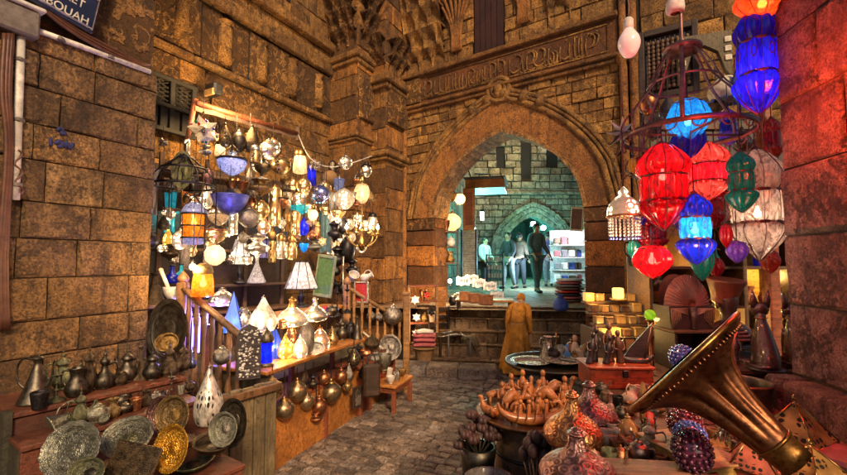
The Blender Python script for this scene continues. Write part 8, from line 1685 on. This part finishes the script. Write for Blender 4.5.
# ------------------------------------------------------------------ little stall left of the gate
c = on(423, 366, .03); c2 = on(446, 364, .03)
thing('trinket_rack', 'small wooden rack hung with bright trinkets between the second railing and the gate', 'rack', None, ('posts', lambda mb: [mb.bbox((x, 0, .6), (.04, .04, 1.2), .004) for x in (-.22, .22)], 'honey_wood'), *[('board', (lambda z: lambda mb: mb.bbox((0, .02, z), (.44, .10, .03), .004))(z), 'red_wood') for z in (.3, .62, .95, 1.18)], loc=Vector((c.x, c.y + .25, 0)), rz=.2)
for dx, z, s_, mt, lb in ((-.12, .98, .16, 'lit_white', 'white star lamp at the top left of the trinket rack'), (-.10, .72, .14, 'lit_white', 'white star lamp at the middle left of the trinket rack'), (-.11, .48, .13, 'lit_white', 'white star lamp at the bottom left of the trinket rack'), (.06, 1.05, .12, 'red_paint', 'red star at the top right of the trinket rack'), (.12, .80, .15, 'iron', 'black star at the right of the trinket rack')):
    place('star_lamp', 'star_lamp', lb, 'lamp', Vector((c.x + dx, c.y + .14, z)), s_, s_, (mt, mt, 'iron'), lit=3 if 'lit' in mt else None, loff=(0, -.7, 0) if 'lit' in mt else None)
for dx, z, mt, kd, lb in ((-.1, .315, 'copper', 'lidded_pot', 'copper pot on the lowest board of the trinket rack'), (.08, .315, 'red_paint', 'jug', 'red jug on the lowest board of the trinket rack'), (.02, .635, 'brass', 'lidded_pot', 'brass pot on the middle board of the trinket rack'), (.13, .635, 'bone', 'cup', 'bone cup on the middle board of the trinket rack'), (0, .965, 'copper', 'bowl', 'copper bowl on the third board of the trinket rack')): place(kd, kd, lb, 'pot', Vector((c.x + dx, c.y + .25, z)), .12, .15, (mt, mt))
thing('leaning_board', 'orange board leaning against the left jamb of the gate', 'board', None, ('', lambda mb: mb.bbox((0, 0, .55), (.16, .03, 1.1), .006), 'orange_wood'), loc=Vector((c.x + .28, c.y + .42, 0)), rz=.2)
thing('textile_bale', 'pink and white folded textiles piled on a stool by the gate', 'textile', None, ('folds', lambda mb: [mb.tube([(-.16, 0, z), (0, .01, z + .01), (.16, 0, z)], [(.10, .03), (.13, .04), (.10, .03)], 10, n=2) for z in (.36, .43, .49)], 'pink_cloth'), ('cover', lambda mb: mb.tube([(-.12, -.02, .54), (0, 0, .555), (.13, 0, .54)], [(.09, .02), (.11, .03), (.08, .02)], 10, n=2), 'white_cloth'), loc=Vector((c.x + .02, c.y - .1, 0)))
thing('stool', 'woven stool carrying folded textiles beside the gate', 'stool', None, ('seat', L([(0, .31), (.17, .31), (.18, .32), (.17, .33), (0, .33)], 20, 1), 'wicker'), ('legs', L([(.15, 0), (.12, .15), (.15, .31)], 8, 2), 'wicker'), loc=Vector((c.x + .02, c.y - .1, .0)))
def chair(mb):
    for x in (-.17, .17):
        for y in (-.16, .16): mb.bbox((x, y, .22 if y < 0 else .42), (.035, .035, .44 if y < 0 else .84), .004)
thing('wooden_chair', 'dark wooden chair at the foot of the left gate jamb', 'chair', None, ('seat', lambda mb: mb.bbox((0, 0, .45), (.40, .38, .03), .006), 'dark_wood'), *[('leg', (lambda x, y: lambda mb: mb.bbox((x, y, .22 if y < 0 else .43), (.035, .035, .43 if y < 0 else .86), .004))(x, y), 'dark_wood') for x in (-.17, .17) for y in (-.16, .16)], ('backrest', lambda mb: [mb.bbox((0, .16, z), (.31, .022, .06), .004) for z in (.58, .70, .82)], 'dark_wood'), loc=Vector((c2.x - .02, c2.y + .05, .0)), rz=.5)
c = on(455, 352, .168); thing('carved_chest', 'grey carved stone like chest standing left on the steps by the gate', 'chest', None, ('body', lambda mb: mb.bbox((0, 0, .32), (.26, .24, .64), .01), 'carved_stone'), ('top', lambda mb: mb.bbox((0, 0, .655), (.30, .28, .03), .006), 'grey_paint'), loc=Vector((c.x, 7.0, .168)), rz=-.2)
c = on(464, 362, .03)
thing('hand_cart', 'grey metal hand cart frame parked before the steps', 'cart', None, ('frame', lambda mb: [mb.tube([(-.3, y, .42), (-.1, y, .46), (.12, y, .40), (.25, y, .1)], .014, 6, n=2) for y in (-.14, .14)] + [mb.tube([(x, -.14, z), (x, .14, z)], .012, 6) for x, z in ((-.3, .42), (.0, .45), (.24, .12))], 'silver_plain'), *[('leg', (lambda x, y: lambda mb: mb.tube([(x, y, 0), (x, y, .44)], .013, 6))(x, y), 'grey_paint') for x in (-.2, .12) for y in (-.14, .14)], ('bag', lambda mb: mb.tube([(.14, 0, .06), (.14, 0, .3), (.12, 0, .42)], [(.10, .12), (.13, .12), (.08, .10)], 12, n=2), 'plank_wood'), loc=Vector((c.x - .05, c.y - .12, .03)))
for px, dz, kd, mt, lb in ((447, .70, 'lidded_pot', 'iron', 'dark pot on top of the carved chest'), (453, .70, 'jug', 'white_paint', 'white jug on top of the carved chest')):
    q = Vector((c.x - .14 + (px - 447)*.018, 6.98, .168 + .671)); place(kd, kd, lb, 'pot', q, .13, .2, (mt, mt))
# general street lamps seen as the glow on the walls come from the lit floodlight over the stall
light(lwp(236, 104, .9), 120, (1, .62, .26), .1, name='flood_lamp_light')
light(at(722, 250, 2.45), 7, (1, .45, .25), .05, name='statue_fill_light'); light(at(640, 300, 2.4), 6, (1, .62, .3), .05, name='statue_fill_light')  # front lights added for the dark statues, no lantern holds them

for kd, lb, px, py, wp, hp2, mats, Y in (('drop_lantern', 'small deep red glass drop in front of the left side of the hoop', 640, 168, 15, 22, ('red_glass', 'red_glass', 'wire'), 3.0), ('drop_lantern', 'small clear glass drop between the blue lantern and the green one', 722, 214, 13, 22, ('clear_glass', 'clear_glass', 'wire'), 3.05), ('slim_lantern', 'slim deep red lantern behind the green glass one', 727, 186, 16, 44, ('deep_red_glass', 'rose_glass', 'wire'), 3.25), ('drop_lantern', 'little cobalt glass drop below the green lantern', 745, 232, 11, 18, ('cobalt_glass', 'cobalt_glass', 'wire'), 3.2), ('slim_lantern', 'slim cobalt lantern behind the large red one on its right', 682, 214, 14, 46, ('dark_cobalt_glass', 'cobalt_glass', 'wire'), 3.2), ('drop_lantern', 'rose glass drop at the right under the big clear lantern', 770, 262, 16, 24, ('rose_glass', 'rose_glass', 'wire'), 3.1), ('drop_lantern', 'dark red glass drop just above the queen bust', 716, 268, 14, 20, ('deep_red_glass', 'deep_red_glass', 'wire'), 3.2), ('slim_lantern', 'slim rose lantern high right of the hoop under the cobalt one', 772, 140, 18, 46, ('rose_glass', 'deep_red_glass', 'wire'), 3.1), ('drop_lantern', 'dark green glass drop left of the lowest red drop', 634, 250, 12, 20, ('green_glass', 'green_glass', 'wire'), 3.0)): lan(kd, lb, px, py, wp, hp2, mats, Y, chain=.2)
rr = random.Random(9)
def vine(seed):
    q = random.Random(seed)
    def go(mb):
        for i in range(3):
            x, y = q.uniform(640, 770), q.uniform(96, 130); p = [at(x + q.uniform(-14, 14)*k_, y + 24*k_ + q.uniform(-6, 6), 3.05 + q.uniform(-.15, .25)) for k_ in range(6)]; mb.tube(p, .004, 5, n=4)
    return go
thing('hanging_wires', 'tangle of thin reddish wires hanging among the glass lanterns', 'wire', None, *[('wire', vine(i), 'hoop_iron') for i in range(4)])
